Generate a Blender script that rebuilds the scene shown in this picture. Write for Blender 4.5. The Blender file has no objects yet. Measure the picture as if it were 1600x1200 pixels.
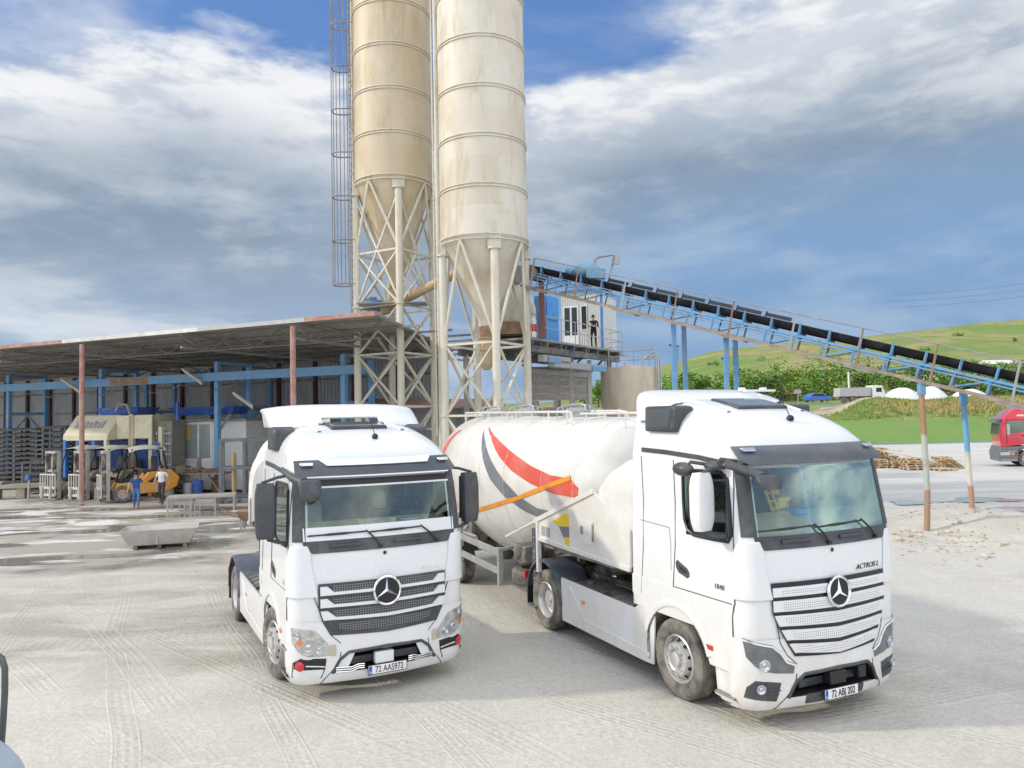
import bpy, bmesh, math, random
from mathutils import Vector, Matrix, noise
R = math.radians
S = bpy.context.scene
COL = S.collection
rnd = random.Random(7)

# ---------------------------------------------------------------- camera
cam_d = bpy.data.cameras.new("camera")
cam = bpy.data.objects.new("camera", cam_d)
COL.objects.link(cam)
cam_d.sensor_width = 36
cam_d.lens = 36 * 1201 / 1600
cam_d.clip_start = 0.1
cam_d.clip_end = 4000
PIT, ROL, CH = 0.0462, -0.0207, 3.6
fw = Vector((0, math.cos(PIT), math.sin(PIT)))
u0 = Vector((0, -math.sin(PIT), math.cos(PIT)))
r0 = Vector((1, 0, 0))
rt = r0 * math.cos(ROL) + u0 * math.sin(ROL)
up = -r0 * math.sin(ROL) + u0 * math.cos(ROL)
M = Matrix((rt, up, -fw)).transposed().to_4x4()
M.translation = (0, 0, CH)
cam.matrix_world = M
S.camera = cam

# ---------------------------------------------------------------- world, sun, exposure
SUN_EL = R(31)
SUN_DIR = Vector((-0.99, -0.05, 0)).normalized()      # towards the sun, seen from above
wd = bpy.data.worlds.new("World")
S.world = wd
wd.use_nodes = True
nt = wd.node_tree
N, L = nt.nodes, nt.links
N.clear()
def nd(t, **k):
    n = N.new(t)
    for a, b in k.items():
        setattr(n, a, b)
    return n
def mth(op, a, b=None, c=None, clamp=False):
    n = nd('ShaderNodeMath', operation=op, use_clamp=clamp)
    for i, x in enumerate((a, b, c)):
        if x is None: continue
        if isinstance(x, (int, float)): n.inputs[i].default_value = x
        else: L.new(x, n.inputs[i])
    return n.outputs[0]
def mrange(x, a, b, c=0.0, d=1.0):
    n = nd('ShaderNodeMapRange', interpolation_type='SMOOTHSTEP')
    L.new(x, n.inputs[0])
    for i, q in enumerate((a, b, c, d)): n.inputs[i + 1].default_value = q
    return n.outputs[0]
def mixc(f, a, b):
    n = nd('ShaderNodeMix', data_type='RGBA')
    if isinstance(f, (int, float)): n.inputs[0].default_value = f
    else: L.new(f, n.inputs[0])
    for i, x in ((6, a), (7, b)):
        if isinstance(x, tuple): n.inputs[i].default_value = (*x, 1)
        else: L.new(x, n.inputs[i])
    return n.outputs[2]
sky = nd('ShaderNodeTexSky', sky_type='NISHITA', sun_disc=False)
sky.sun_elevation = SUN_EL
sky.sun_rotation = math.atan2(SUN_DIR.x, SUN_DIR.y)
sky.air_density = 1.0; sky.dust_density = 0.8; sky.ozone_density = 1.6
tc = nd('ShaderNodeTexCoord')
sx = nd('ShaderNodeSeparateXYZ'); L.new(tc.outputs['Generated'], sx.inputs[0])
az = mth('ARCTAN2', sx.outputs[0], sx.outputs[1])          # 0 straight ahead, + to the right
el = mth('ARCSINE', sx.outputs[2])
cv = nd('ShaderNodeCombineXYZ'); L.new(az, cv.inputs[0]); L.new(mth('MULTIPLY', el, 1.9), cv.inputs[1])
def nz(scale, detail, rough, dist, off, rot=0.0, sc=(1, 1, 1)):
    mp = nd('ShaderNodeMapping'); L.new(cv.outputs[0], mp.inputs[0])
    mp.inputs['Location'].default_value = off; mp.inputs['Rotation'].default_value = (0, 0, rot); mp.inputs['Scale'].default_value = sc
    n = nd('ShaderNodeTexNoise'); L.new(mp.outputs[0], n.inputs[0])
    n.inputs['Scale'].default_value = scale; n.inputs['Detail'].default_value = detail
    n.inputs['Roughness'].default_value = rough; n.inputs['Distortion'].default_value = dist
    return n.outputs[0]
big = nz(2.2, 6, 0.5, 0.3, (1.7, 0.4, 0.2), -0.25, (0.8, 1.3, 1))
mid = nz(5.5, 9, 0.55, 0.25, (5.2, 2.0, 3.0), -0.2, (0.75, 1.2, 1))
fin = nz(15, 9, 0.6, 0.2, (0.2, 7.0, 1.0), -0.2, (0.8, 1.2, 1))
cen = lambda x: mth('SUBTRACT', x, 0.5)
wob = mth('ADD', mth('MULTIPLY', cen(mid), 0.16), mth('MULTIPLY', cen(fin), 0.06))
# upper rim of the cloud bank: a bulge on the left, a slow climb on the right
rimL = mth('MULTIPLY_ADD', mth('ABSOLUTE', mth('ADD', az, 0.38)), -0.24, 0.44)
rimR = mth('MULTIPLY_ADD', az, 0.26, 0.395)
rim = mth('MAXIMUM', rimL, rimR)
dep = mth('ADD', mth('SUBTRACT', rim, el), wob)                          # depth below the rim
below = mrange(dep, -0.03, 0.025)
grey = mth('ADD', mrange(dep, 0.015, 0.155), mth('MULTIPLY', cen(mid), -1.55), clamp=True)
grey = mth('ADD', grey, mth('ADD', mth('MULTIPLY', cen(fin), -0.75), mth('MULTIPLY', mth('MULTIPLY', mrange(az, 0.02, 0.5), mrange(el, 0.26, 0.42)), -0.5)), clamp=True)
streak = mrange(big, 0.40, 0.62)
hi = mth('MULTIPLY', mrange(big, 0.44, 0.66), 0.55)                      # thin high cloud in the blue
hiR = mth('MULTIPLY', mrange(mth('ADD', az, mth('MULTIPLY', cen(mid), 0.8)), 0.12, 0.38), 0.9)
cover = mth('MAXIMUM', below, mth('ADD', hi, hiR), clamp=True)
low = mrange(mth('SUBTRACT', mth('ADD', el, mth('MULTIPLY', cen(big), 0.22)), mth('MULTIPLY', mrange(az, -0.1, 0.25), 0.09)), 0.235, 0.07)  # clearer strip near the horizon
c_rim, c_grey, c_pale, c_blue, c_hor = (6.5, 6.6, 6.75), (1.85, 2.45, 3.25), (4.6, 5.2, 5.9), (.85, 1.95, 4.6), (1.65, 2.8, 4.6)
rimc = mixc(mth('MULTIPLY', mrange(mth('ADD', mth('MULTIPLY', mid, 0.55), mth('MULTIPLY', fin, 0.45)), 0.57, 0.43), 0.75), c_rim, (3.9, 4.4, 5.1))
cloud = mixc(grey, rimc, mixc(streak, c_grey, (2.55, 3.2, 4.15)))
lowc = mixc(mth('MULTIPLY', mrange(mid, 0.42, 0.62), 0.85), mixc(mrange(az, 0.05, -0.25), c_hor, (2.6, 3.45, 4.7)), mixc(mrange(az, 0.1, -0.15), (2.6, 3.6, 5.0), (5.6, 6.0, 6.5)))
cloud = mixc(mth('MULTIPLY', low, 0.9), cloud, lowc)
skyc = mixc(0.75, sky.outputs[0], c_blue)
front = mixc(cover, skyc, cloud)
back = mixc(mrange(mth('ADD', mth('MULTIPLY', big, 0.6), mth('MULTIPLY', mid, 0.4)), 0.42, 0.56), (4.4, 5.6, 7.9), (13.0, 12.9, 12.8))     # unseen bright broken cloud added behind the viewer and overhead to fill shade
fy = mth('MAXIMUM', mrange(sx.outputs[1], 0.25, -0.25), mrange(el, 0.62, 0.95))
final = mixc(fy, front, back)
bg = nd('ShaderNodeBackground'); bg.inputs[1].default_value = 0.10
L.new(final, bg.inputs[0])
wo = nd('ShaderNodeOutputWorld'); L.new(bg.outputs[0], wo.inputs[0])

sd = bpy.data.lights.new("sun", 'SUN'); so = bpy.data.objects.new("sun", sd); COL.objects.link(so)
sd.energy = 1.65; sd.angle = R(2.5); sd.color = (1.0, 0.91, 0.75)
sv = Vector((SUN_DIR.x * math.cos(SUN_EL), SUN_DIR.y * math.cos(SUN_EL), math.sin(SUN_EL)))
so.rotation_euler = (-sv).to_track_quat('-Z', 'Y').to_euler()
so.location = sv * 60
S.view_settings.view_transform = 'Standard'
S.view_settings.look = 'None'
S.view_settings.exposure = 0.47
S.view_settings.gamma = 1
S.cycles.use_denoising = True
S.cycles.max_bounces = 8
S.cycles.transparent_max_bounces = 12
S.cycles.sample_clamp_indirect = 6

# ---------------------------------------------------------------- helpers
def at(u, v, Y):                       # a point of the place seen at that spot, Y metres ahead
    d = fw + rt * ((u - 800) / 1201) - up * ((v - 600) / 1201)
    return Vector((0, 0, CH)) + d * (Y / d.y)
def tag(o, label=None, cat=None, group=None, kind=None):
    if label: o['label'] = label
    if cat: o['category'] = cat
    if group: o['group'] = group
    if kind: o['kind'] = kind
    return o
def thing(name, label, cat, loc=(0, 0, 0), rz=0, group=None):
    o = bpy.data.objects.new(name, None); COL.objects.link(o)
    o.empty_display_size = 0.3
    o.location = loc; o.rotation_euler = (0, 0, rz)
    return tag(o, label, cat, group)
def copy_tree(o, parent=None):
    c = o.copy(); COL.objects.link(c)
    if parent is not None: c.parent = parent
    for ch in list(o.children): copy_tree(ch, c)
    return c
def perp(d):
    d = Vector(d).normalized()
    a = Vector((0, 0, 1)) if abs(d.z) < 0.9 else Vector((1, 0, 0))
    s = d.cross(a).normalized()
    return s, s.cross(d).normalized()

class MB:
    def __init__(s): s.v = []; s.f = []; s.mi = []; s.m = 0
    def add(s, vs, fs):
        k = len(s.v); s.v += [tuple(x) for x in vs]
        for f in fs: s.f.append(tuple(i + k for i in f)); s.mi.append(s.m)
        return s
    def box(s, x0, x1, y0, y1, z0, z1, T=None):
        vs = [Vector((x, y, z)) for z in (z0, z1) for y in (y0, y1) for x in (x0, x1)]
        if T is not None: vs = [T @ p for p in vs]
        return s.add(vs, [(0, 2, 3, 1), (4, 5, 7, 6), (0, 1, 5, 4), (2, 6, 7, 3), (0, 4, 6, 2), (1, 3, 7, 5)])
    def beam(s, a, b, w, h=None):
        a, b = Vector(a), Vector(b); h = h or w
        p, q = perp(b - a)
        vs = [c + p * (i * w / 2) + q * (j * h / 2) for c in (a, b) for i, j in ((-1, -1), (1, -1), (1, 1), (-1, 1))]
        return s.add(vs, [(3, 2, 1, 0), (4, 5, 6, 7), (0, 1, 5, 4), (1, 2, 6, 5), (2, 3, 7, 6), (3, 0, 4, 7)])
    def cyl(s, a, b, r, r1=None, n=12, cap=True):
        a, b = Vector(a), Vector(b); r1 = r if r1 is None else r1
        p, q = perp(b - a)
        vs = []
        for c, rr in ((a, r), (b, r1)):
            vs += [c + (p * math.cos(t) + q * math.sin(t)) * rr for t in (2 * math.pi * i / n for i in range(n))]
        fs = [(i, (i + 1) % n, n + (i + 1) % n, n + i) for i in range(n)]
        if cap: fs += [tuple(range(n - 1, -1, -1)), tuple(range(n, 2 * n))]
        return s.add(vs, fs)
    def tube(s, pts, r, n=7, closed=False):
        pts = [Vector(p) for p in pts]; m = len(pts)
        rings = []
        pr = None
        for i, p in enumerate(pts):
            if closed: d = pts[(i + 1) % m] - pts[i - 1]
            else: d = pts[min(i + 1, m - 1)] - pts[max(i - 1, 0)]
            d.normalize()
            if pr is None: a, b = perp(d)
            else:
                a = pr - d * pr.dot(d); a.normalize(); b = a.cross(d)
            pr = a
            rr = r[i] if isinstance(r, (list, tuple)) else r
            rings.append([p + (a * math.cos(t) + b * math.sin(t)) * rr for t in (2 * math.pi * k / n for k in range(n))])
        return s.loft(rings, True, closed)
    def loft(s, rings, ring_closed=True, closed=False, caps=True):
        n = len(rings[0]); m = len(rings)
        vs = [p for r in rings for p in r]; fs = []
        for j in range(m if closed else m - 1):
            j2 = (j + 1) % m
            for i in range(n if ring_closed else n - 1):
                i2 = (i + 1) % n
                fs.append((j * n + i, j * n + i2, j2 * n + i2, j2 * n + i))
        if caps and not closed and ring_closed:
            fs += [tuple(range(n - 1, -1, -1)), tuple(range((m - 1) * n, m * n))]
        return s.add(vs, fs)
    def lathe(s, prof, n, T=None, closed=False):       # prof of (radius, height) about the local z axis
        rings = []
        for r, z in prof:
            ring = [Vector((r * math.cos(2 * math.pi * i / n), r * math.sin(2 * math.pi * i / n), z)) for i in range(n)]
            rings.append([T @ p for p in ring] if T is not None else ring)
        return s.loft(rings, True, closed, caps=False)
    def extrude(s, poly, vec):
        vec = Vector(vec); n = len(poly)
        vs = [Vector(p) for p in poly]; vs += [p + vec for p in vs]
        return s.add(vs, [tuple(range(n - 1, -1, -1)), tuple(range(n, 2 * n))] + [(i, (i + 1) % n, n + (i + 1) % n, n + i) for i in range(n)])
    def quad(s, a, b, c, d): return s.add([a, b, c, d], [(0, 1, 2, 3)])
    def ball(s, c, rx, ry=None, rz=None, n=10, T=None):
        ry = ry or rx; rz = rz or rx; c = Vector(c); rings = []
        for j in range(1, n):
            t = math.pi * j / n - math.pi / 2
            ring = [Vector((rx * math.cos(t) * math.cos(2 * math.pi * i / n), ry * math.cos(t) * math.sin(2 * math.pi * i / n), rz * math.sin(t))) for i in range(n)]
            if T is not None: ring = [T @ p for p in ring]
            rings.append([c + p for p in ring])
        return s.loft(rings)
    def mesh(s, name):
        me = bpy.data.meshes.new(name)
        me.from_pydata(s.v, [], s.f)
        me.polygons.foreach_set('material_index', s.mi)
        return me
    def build(s, name, mats, parent=None, smooth=35, bevel=0, fix=True, seg=2):
        me = s.mesh(name)
        if fix:
            bm = bmesh.new(); bm.from_mesh(me)
            bmesh.ops.recalc_face_normals(bm, faces=bm.faces)
            bm.to_mesh(me); bm.free()
        if not isinstance(mats, (list, tuple)): mats = [mats]
        for m in mats: me.materials.append(m)
        if smooth:
            me.polygons.foreach_set('use_smooth', [True] * len(me.polygons))
            me.set_sharp_from_angle(angle=R(smooth))
        o = bpy.data.objects.new(name, me); COL.objects.link(o)
        if parent is not None: o.parent = parent
        if bevel:
            b = o.modifiers.new('bevel', 'BEVEL'); b.width = bevel; b.segments = seg; b.limit_method = 'ANGLE'; b.angle_limit = R(40)
            b.harden_normals = False
        return o

# ---------------------------------------------------------------- materials
def new_mat(name):
    m = bpy.data.materials.new(name); m.use_nodes = True
    return m
class NT:
    def __init__(s, m):
        s.t = m.node_tree; s.n = s.t.nodes; s.l = s.t.links
        s.b = s.n['Principled BSDF']
        s.tc = s.n.new('ShaderNodeTexCoord').outputs['Object']
    def new(s, t, **k):
        n = s.n.new(t)
        for a, b in k.items(): setattr(n, a, b)
        return n
    def put(s, x, sock):
        if hasattr(x, 'is_output'): s.l.new(x, sock)
        elif isinstance(x, tuple) and len(x) == 3 and sock.type == 'RGBA': sock.default_value = (*x, 1)
        else: sock.default_value = x
    def noise(s, scale, detail=6, rough=0.6, dist=0, vec=None, sc=None, rot=0, loc=(0, 0, 0)):
        v = vec or s.tc
        if sc or rot:
            mp = s.new('ShaderNodeMapping'); s.l.new(v, mp.inputs[0]); mp.inputs['Scale'].default_value = sc or (1, 1, 1)
            mp.inputs['Rotation'].default_value = (0, 0, rot); mp.inputs['Location'].default_value = loc; v = mp.outputs[0]
        n = s.new('ShaderNodeTexNoise'); s.l.new(v, n.inputs[0])
        n.inputs['Scale'].default_value = scale; n.inputs['Detail'].default_value = detail
        n.inputs['Roughness'].default_value = rough; n.inputs['Distortion'].default_value = dist
        return n.outputs[0]
    def mr(s, x, a, b, c=0.0, d=1.0):
        n = s.new('ShaderNodeMapRange'); s.l.new(x, n.inputs[0])
        for i, q in enumerate((a, b, c, d)): n.inputs[i + 1].default_value = q
        return n.outputs[0]
    def math(s, op, a, b=None, clamp=False):
        n = s.new('ShaderNodeMath', operation=op, use_clamp=clamp); s.put(a, n.inputs[0])
        if b is not None: s.put(b, n.inputs[1])
        return n.outputs[0]
    def mix(s, f, a, b, mode='MIX'):
        n = s.new('ShaderNodeMix', data_type='RGBA', blend_type=mode)
        s.put(f, n.inputs[0]); s.put(a, n.inputs[6]); s.put(b, n.inputs[7])
        return n.outputs[2]
    def xyz(s):
        n = s.new('ShaderNodeSeparateXYZ'); s.l.new(s.tc, n.inputs[0]); return n.outputs
    def bump(s, h, strength, dist):
        n = s.new('ShaderNodeBump'); n.inputs['Strength'].default_value = strength; n.inputs['Distance'].default_value = dist
        s.put(h, n.inputs['Height']); s.l.new(n.outputs[0], s.b.inputs['Normal'])
    def col(s, c): s.put(c, s.b.inputs['Base Color'])
    def rough(s, r): s.put(r, s.b.inputs['Roughness'])
def shade(c, k): return tuple(min(1, x * k) for x in c)
def pm(name, c, rough=0.5, metal=0.0, var=0.12, scale=4.0, dirt=None, da=0.5, ds=2.0, dth=0.55, bump=0.0, bs=30, coat=0.0, streak=False, spec=None):
    m = new_mat(name); t = NT(m)
    n1 = t.noise(scale, 7, 0.6)
    col = t.mix(t.mr(n1, 0.3, 0.7), shade(c, 1 - var), shade(c, 1 + var))
    if dirt:
        n2 = t.noise(ds, 8, 0.65, 0.4, sc=(1, 1, 0.22) if streak else (1, 1, 1))
        col = t.mix(t.mr(n2, dth - 0.08, dth + 0.15, 0, da), col, dirt)
    t.col(col)
    t.rough(t.mr(n1, 0.3, 0.7, max(0.02, rough - 0.06), min(1, rough + 0.06)))
    t.b.inputs['Metallic'].default_value = metal
    if coat: t.b.inputs['Coat Weight'].default_value = coat; t.b.inputs['Coat Roughness'].default_value = 0.06
    if spec is not None: t.b.inputs['Specular IOR Level'].default_value = spec
    if bump: t.bump(t.noise(bs, 5, 0.6), bump, 0.02)
    return m
DUST = (0.50, 0.46, 0.38)
RUST = (0.23, 0.10, 0.045)
def truck_paint(name, c, dust):
    m = new_mat(name); t = NT(m)
    n1 = t.noise(1.3, 6, 0.6); n2 = t.noise(3.0, 9, 0.7, 0.6, sc=(1, 1, 0.35)); n3 = t.noise(40, 4, 0.6)
    z = t.xyz()[2]
    film = t.math('MULTIPLY', t.mr(z, 1.75, 0.35, 0.06, 1.0), t.mr(n2, 0.30, 0.62))      # road dust thrown up by the wheels
    film = t.math('MULTIPLY', film, dust, clamp=True)
    col = t.mix(t.mr(n1, 0.3, 0.7), shade(c, 0.975), shade(c, 1.01))
    col = t.mix(film, col, (0.58, 0.50, 0.37))
    col = t.mix(t.mr(n3, 0.66, 0.75, 0, 0.12), col, (0.5, 0.46, 0.4))
    t.col(col); t.rough(t.math('ADD', t.mr(n1, 0.3, 0.7, 0.22, 0.3), t.math('MULTIPLY', film, 0.3)))
    t.b.inputs['Coat Weight'].default_value = 0.5; t.b.inputs['Coat Roughness'].default_value = 0.05
    t.bump(t.noise(0.9, 3, 0.5), 0.05, 0.05)
    return m
M_white = truck_paint('white_paint', (0.77, 0.785, 0.80), 0.55)
M_whiteL = truck_paint('white_paint_clean', (0.77, 0.79, 0.81), 0.3)
M_trim = pm('grey_plastic', (0.055, 0.06, 0.068), 0.45, var=0.2, dirt=(0.22, 0.21, 0.19), da=0.35, ds=3)
M_visor = pm('smoked_plastic', (0.075, 0.085, 0.095), 0.22, var=0.1, dirt=(0.2, 0.2, 0.19), da=0.3, ds=3)
M_black = pm('black_plastic', (0.018, 0.019, 0.021), 0.4, var=0.2)
M_dkblue = pm('dusty_fender_plastic', (0.075, 0.09, 0.115), 0.55, var=0.15, dirt=DUST, da=0.35, ds=2.5)
M_rub = pm('tyre_rubber', (0.06, 0.058, 0.055), 0.85, var=0.15, dirt=(0.34, 0.31, 0.26), da=0.6, ds=3.5, dth=0.45)
M_rim = pm('silver_rim', (0.62, 0.62, 0.61), 0.38, 0.55, var=0.08, dirt=(0.35, 0.32, 0.27), da=0.5, ds=5)
M_hole = pm('dark_hole', (0.012, 0.012, 0.012), 0.9)
M_chrome = pm('chrome', (0.86, 0.87, 0.88), 0.12, 1.0, var=0.03)
M_steel = pm('galvanised_steel', (0.42, 0.43, 0.43), 0.5, 0.4, var=0.12, dirt=DUST, da=0.5, ds=3)
M_mesh = pm('grille_mesh', (0.10, 0.105, 0.11), 0.45, 0.3)
M_frame = pm('chassis_frame', (0.05, 0.05, 0.055), 0.6, dirt=DUST, da=0.6, ds=3, dth=0.45)
M_red = pm('red_lens', (0.55, 0.02, 0.03), 0.15, coat=1)
M_amber = pm('amber_lens', (0.8, 0.22, 0.03), 0.2, coat=1)
M_lens = pm('lamp_reflector', (0.55, 0.57, 0.60), 0.10, 0.95, coat=1)
M_lampbody = pm('lamp_body', (0.52, 0.53, 0.52), 0.14, 0.5, var=0.35, scale=16, coat=1)
M_plate = pm('plate_white', (0.82, 0.82, 0.82), 0.35)
M_ink = pm('plate_ink', (0.012, 0.012, 0.014), 0.4)
M_eu = pm('plate_blue', (0.02, 0.09, 0.5), 0.35)
M_beige = pm('beige_dashboard', (0.58, 0.50, 0.33), 0.7)
M_seat = pm('seat_fabric', (0.06, 0.065, 0.075), 0.9, var=0.3)
M_curtain = pm('cab_lining', (0.34, 0.36, 0.36), 0.9, var=0.2)
def glass(name, tint, refl=1.0):
    m = bpy.data.materials.new(name); m.use_nodes = True
    t = m.node_tree; t.nodes.clear()
    a = t.nodes.new('ShaderNodeBsdfTransparent'); a.inputs[0].default_value = (*tint, 1)
    g = t.nodes.new('ShaderNodeBsdfGlossy'); g.inputs['Roughness'].default_value = 0.02; g.inputs[0].default_value = (0.9, 1.0, 0.97, 1)
    fr = t.nodes.new('ShaderNodeFresnel'); fr.inputs[0].default_value = 1.48
    mu = t.nodes.new('ShaderNodeMath'); mu.operation = 'MULTIPLY_ADD'; mu.inputs[1].default_value = refl; mu.inputs[2].default_value = 0.03; mu.use_clamp = True
    mx = t.nodes.new('ShaderNodeMixShader'); o = t.nodes.new('ShaderNodeOutputMaterial')
    t.links.new(fr.outputs[0], mu.inputs[0]); t.links.new(mu.outputs[0], mx.inputs[0])
    t.links.new(a.outputs[0], mx.inputs[1]); t.links.new(g.outputs[0], mx.inputs[2]); t.links.new(mx.outputs[0], o.inputs[0])
    return m
M_glass = glass('green_tinted_glass', (0.90, 0.955, 0.94), 0.8)
M_sideglass = glass('dark_side_glass', (0.45, 0.52, 0.50), 1.2)

FONT_CACHE = {}
def text_mesh(txt, size, depth=0.004, shear=0.0, sx=1.0, spacing=1.0):
    cu = bpy.data.curves.new('lettering', 'FONT'); cu.body = txt; cu.size = size; cu.extrude = depth / 2
    cu.align_x = 'CENTER'; cu.align_y = 'CENTER'; cu.shear = shear; cu.space_character = spacing
    o = bpy.data.objects.new('lettering', cu); COL.objects.link(o)
    dg = bpy.context.evaluated_depsgraph_get()
    me = bpy.data.meshes.new_from_object(o.evaluated_get(dg))
    bpy.data.objects.remove(o); bpy.data.curves.remove(cu)
    me.transform(Matrix.Diagonal((sx, 1, 1, 1)))
    return me
def lettering(name, txt, size, T, m, parent, bold=0.0, **k):
    me = text_mesh(txt, size, **k)
    me.transform(T); me.materials.clear(); me.materials.append(m)
    o = bpy.data.objects.new(name, me); COL.objects.link(o); o.parent = parent
    return o
def frame_T(o, x, y):                  # text plane: x = reading direction, y = up
    x = Vector(x).normalized(); y = Vector(y).normalized(); z = x.cross(y)
    T = Matrix((x, y, z)).transposed().to_4x4(); T.translation = o
    return T
# ================================================================ ground, field, hill
def pole_bumps(x, y):
    h = -.20 * math.exp(-((x - 12.6) ** 2 + (y - 23.7) ** 2) / 2.6) + .42 * math.exp(-((x - 14.9) ** 2 / 5 + (y - 24.9) ** 2 / 1.6))
    h += .14 * math.exp(-((x - 15.5) ** 2 / 6 + (y - 22.6) ** 2 / 1.2)) + .16 * math.exp(-((x - 11.0) ** 2 / 2 + (y - 22.9) ** 2 / .6))
    return h
def ground_z(x, y):
    if y > 84: return 0
    h = pole_bumps(x, y)
    if 8 < x < 20 and 20 < y < 29: h += .10 * noise.noise(Vector((x * 1.1, y * 1.6, 0))) * min(1, (x - 8) / 2)
    if 9 < x < 30 and 18 < y < 33: h += .05 * noise.noise(Vector((x * 2.3, y * 2.3, 8))) * min(1, (x - 9) / 2)
    h += .012 * noise.noise(Vector((x * .7, y * .7, 3))) + .02 * noise.noise(Vector((x * .12, y * .12, 5)))
    if -10 < x < 9 and 7 < y < 21: h = h * .3
    return h
def m_ground():
    m = new_mat('dusty_yard_ground'); t = NT(m)
    x, y, z = t.xyz()
    n_big = t.noise(.16, 7, .6, .4); n_mid = t.noise(.9, 9, .65, .5); n_fin = t.noise(9, 9, .7); n_grit = t.noise(55, 3, .75); n_peb = t.noise(22, 5, .75)
    col = t.mix(t.mr(n_mid, .32, .68), (.56, .525, .455), (.69, .655, .585))
    col = t.mix(t.mr(n_big, .40, .62, 0, .6), col, (.55, .54, .505))
    col = t.mix(t.mr(n_fin, .42, .62, .32, 0), col, (.40, .37, .31))
    col = t.mix(t.mr(n_grit, .60, .72, 0, .45), col, (.70, .68, .63)); col = t.mix(t.mr(n_grit, .40, .30, 0, .5), col, (.33, .31, .27))
    col = t.mix(t.mr(n_peb, .54, .62, 0, .4), col, (.72, .70, .66)); col = t.mix(t.mr(n_peb, .46, .38, 0, .45), col, (.34, .315, .265))
    # darker brown ground left of the trucks, with a wandering edge
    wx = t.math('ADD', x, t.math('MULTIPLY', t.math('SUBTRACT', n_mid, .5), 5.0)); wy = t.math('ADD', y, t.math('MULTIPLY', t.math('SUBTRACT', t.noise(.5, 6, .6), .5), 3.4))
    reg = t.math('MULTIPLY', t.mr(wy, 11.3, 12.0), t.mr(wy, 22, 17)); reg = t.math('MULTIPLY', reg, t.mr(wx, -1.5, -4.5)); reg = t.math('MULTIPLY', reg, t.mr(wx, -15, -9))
    dark_patch = t.math('MULTIPLY', reg, t.mr(t.noise(.55, 8, .65, .6, sc=(.6, 1.5, 1)), .40, .60, .12, 1.0))
    col = t.mix(t.math('MULTIPLY', dark_patch, .62), col, t.mix(t.mr(n_peb, .35, .62), (.15, .13, .095), (.34, .305, .235)))
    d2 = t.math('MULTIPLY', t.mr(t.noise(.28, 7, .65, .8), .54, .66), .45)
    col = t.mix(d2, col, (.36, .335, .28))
    # wet concrete with puddles and dried white cement in front of the shed
    wet = t.math('MULTIPLY', t.mr(wx, -7.0, -9.5), t.mr(wy, 19.0, 20.5)); wet = t.math('MULTIPLY', wet, t.mr(wy, 37.5, 34.5))
    pn = t.noise(.34, 6, .55, .9, sc=(.6, 1.7, 1), rot=.12)
    pud = t.math('MULTIPLY', wet, t.mr(pn, .465, .52)); cem = t.math('MULTIPLY', wet, t.mr(t.noise(.4, 7, .6, .8, sc=(.6, 1.7, 1), rot=-.1, loc=(7, 3, 0)), .50, .57))
    col = t.mix(t.math('MULTIPLY', wet, .9), col, t.mix(n_fin, (.27, .245, .20), (.42, .39, .335)))
    col = t.mix(t.math('MULTIPLY', cem, .85), col, (.74, .735, .72))
    col = t.mix(pud, col, (.27, .25, .21))
    # smooth greyer roadway at the right rear
    road = t.math('MULTIPLY', t.mr(wx, 6, 12), t.mr(wy, 30, 33)); col = t.mix(t.math('MULTIPLY', road, t.mr(n_big, .3, .7, .5, .9)), col, t.mix(t.mr(t.noise(.5, 8, .6, sc=(.35, 1.6, 1)), .4, .6), (.46, .455, .44), (.60, .59, .56)))
    # tyre tracks
    hs = None
    for ang, per, off, seed in ((-1.10, 1.7, .3, 1.0), (-.74, 2.1, 1.1, 5.0), (-.92, 2.7, .9, 7.0), (.25, 6.2, .2, 9.0)):
        c = t.math('ADD', t.math('MULTIPLY', x, -math.sin(ang)), t.math('MULTIPLY', y, math.cos(ang)))
        a = t.math('ADD', t.math('MULTIPLY', x, math.cos(ang)), t.math('MULTIPLY', y, math.sin(ang)))
        c = t.math('ADD', c, t.math('MULTIPLY', t.noise(.09, 2, .5, loc=(seed, 0, 0), sc=(1, 1, 1)), 1.2))
        c = t.math('ADD', c, off)
        fr = t.math('ABSOLUTE', t.math('SUBTRACT', t.math('FRACT', t.math('DIVIDE', c, per)), .5))
        band = t.mr(fr, .085, .07)
        edge = t.math('MULTIPLY', t.mr(fr, .07, .08), t.mr(fr, .092, .082))
        tread = t.math('SINE', t.math('ADD', t.math('MULTIPLY', a, 42), t.math('MULTIPLY', t.math('ABSOLUTE', t.math('SUBTRACT', t.math('FRACT', t.math('MULTIPLY', c, 5)), .5)), 5)))
        rib = t.math('SINE', t.math('MULTIPLY', c, 70))
        pat = t.math('ADD', t.math('MULTIPLY', tread, .5), t.math('MULTIPLY', rib, .5))
        vis = t.math('MULTIPLY', t.mr(t.noise(.38, 6, .65, loc=(seed, seed, 0), sc=(1, 1, 1)), .40, .56), t.mr(y, 22, 12))
        h = t.math('MULTIPLY', vis, t.math('ADD', t.math('MULTIPLY', band, t.math('MULTIPLY', pat, .36)), t.math('MULTIPLY', edge, .6)))
        col = t.mix(t.math('MULTIPLY', t.math('MULTIPLY', vis, edge), .20), col, (.72, .69, .62))
        col = t.mix(t.math('MULTIPLY', t.math('MULTIPLY', vis, t.math('MULTIPLY', band, t.mr(pat, -.1, -.8))), .22), col, (.40, .37, .31))
        hs = h if hs is None else t.math('ADD', hs, h)
    t.col(col)
    rg = t.mix(pud, (.9, .9, .9), (.10, .10, .10)); t.rough(t.mix(t.math('MULTIPLY', dark_patch, .3), rg, (.6, .6, .6)))
    hh = t.math('ADD', t.math('MULTIPLY', n_fin, 1.2), t.math('ADD', t.math('ADD', t.math('MULTIPLY', n_grit, .25), t.math('MULTIPLY', n_peb, .7)), t.math('MULTIPLY', n_mid, 1.4)))
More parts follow.
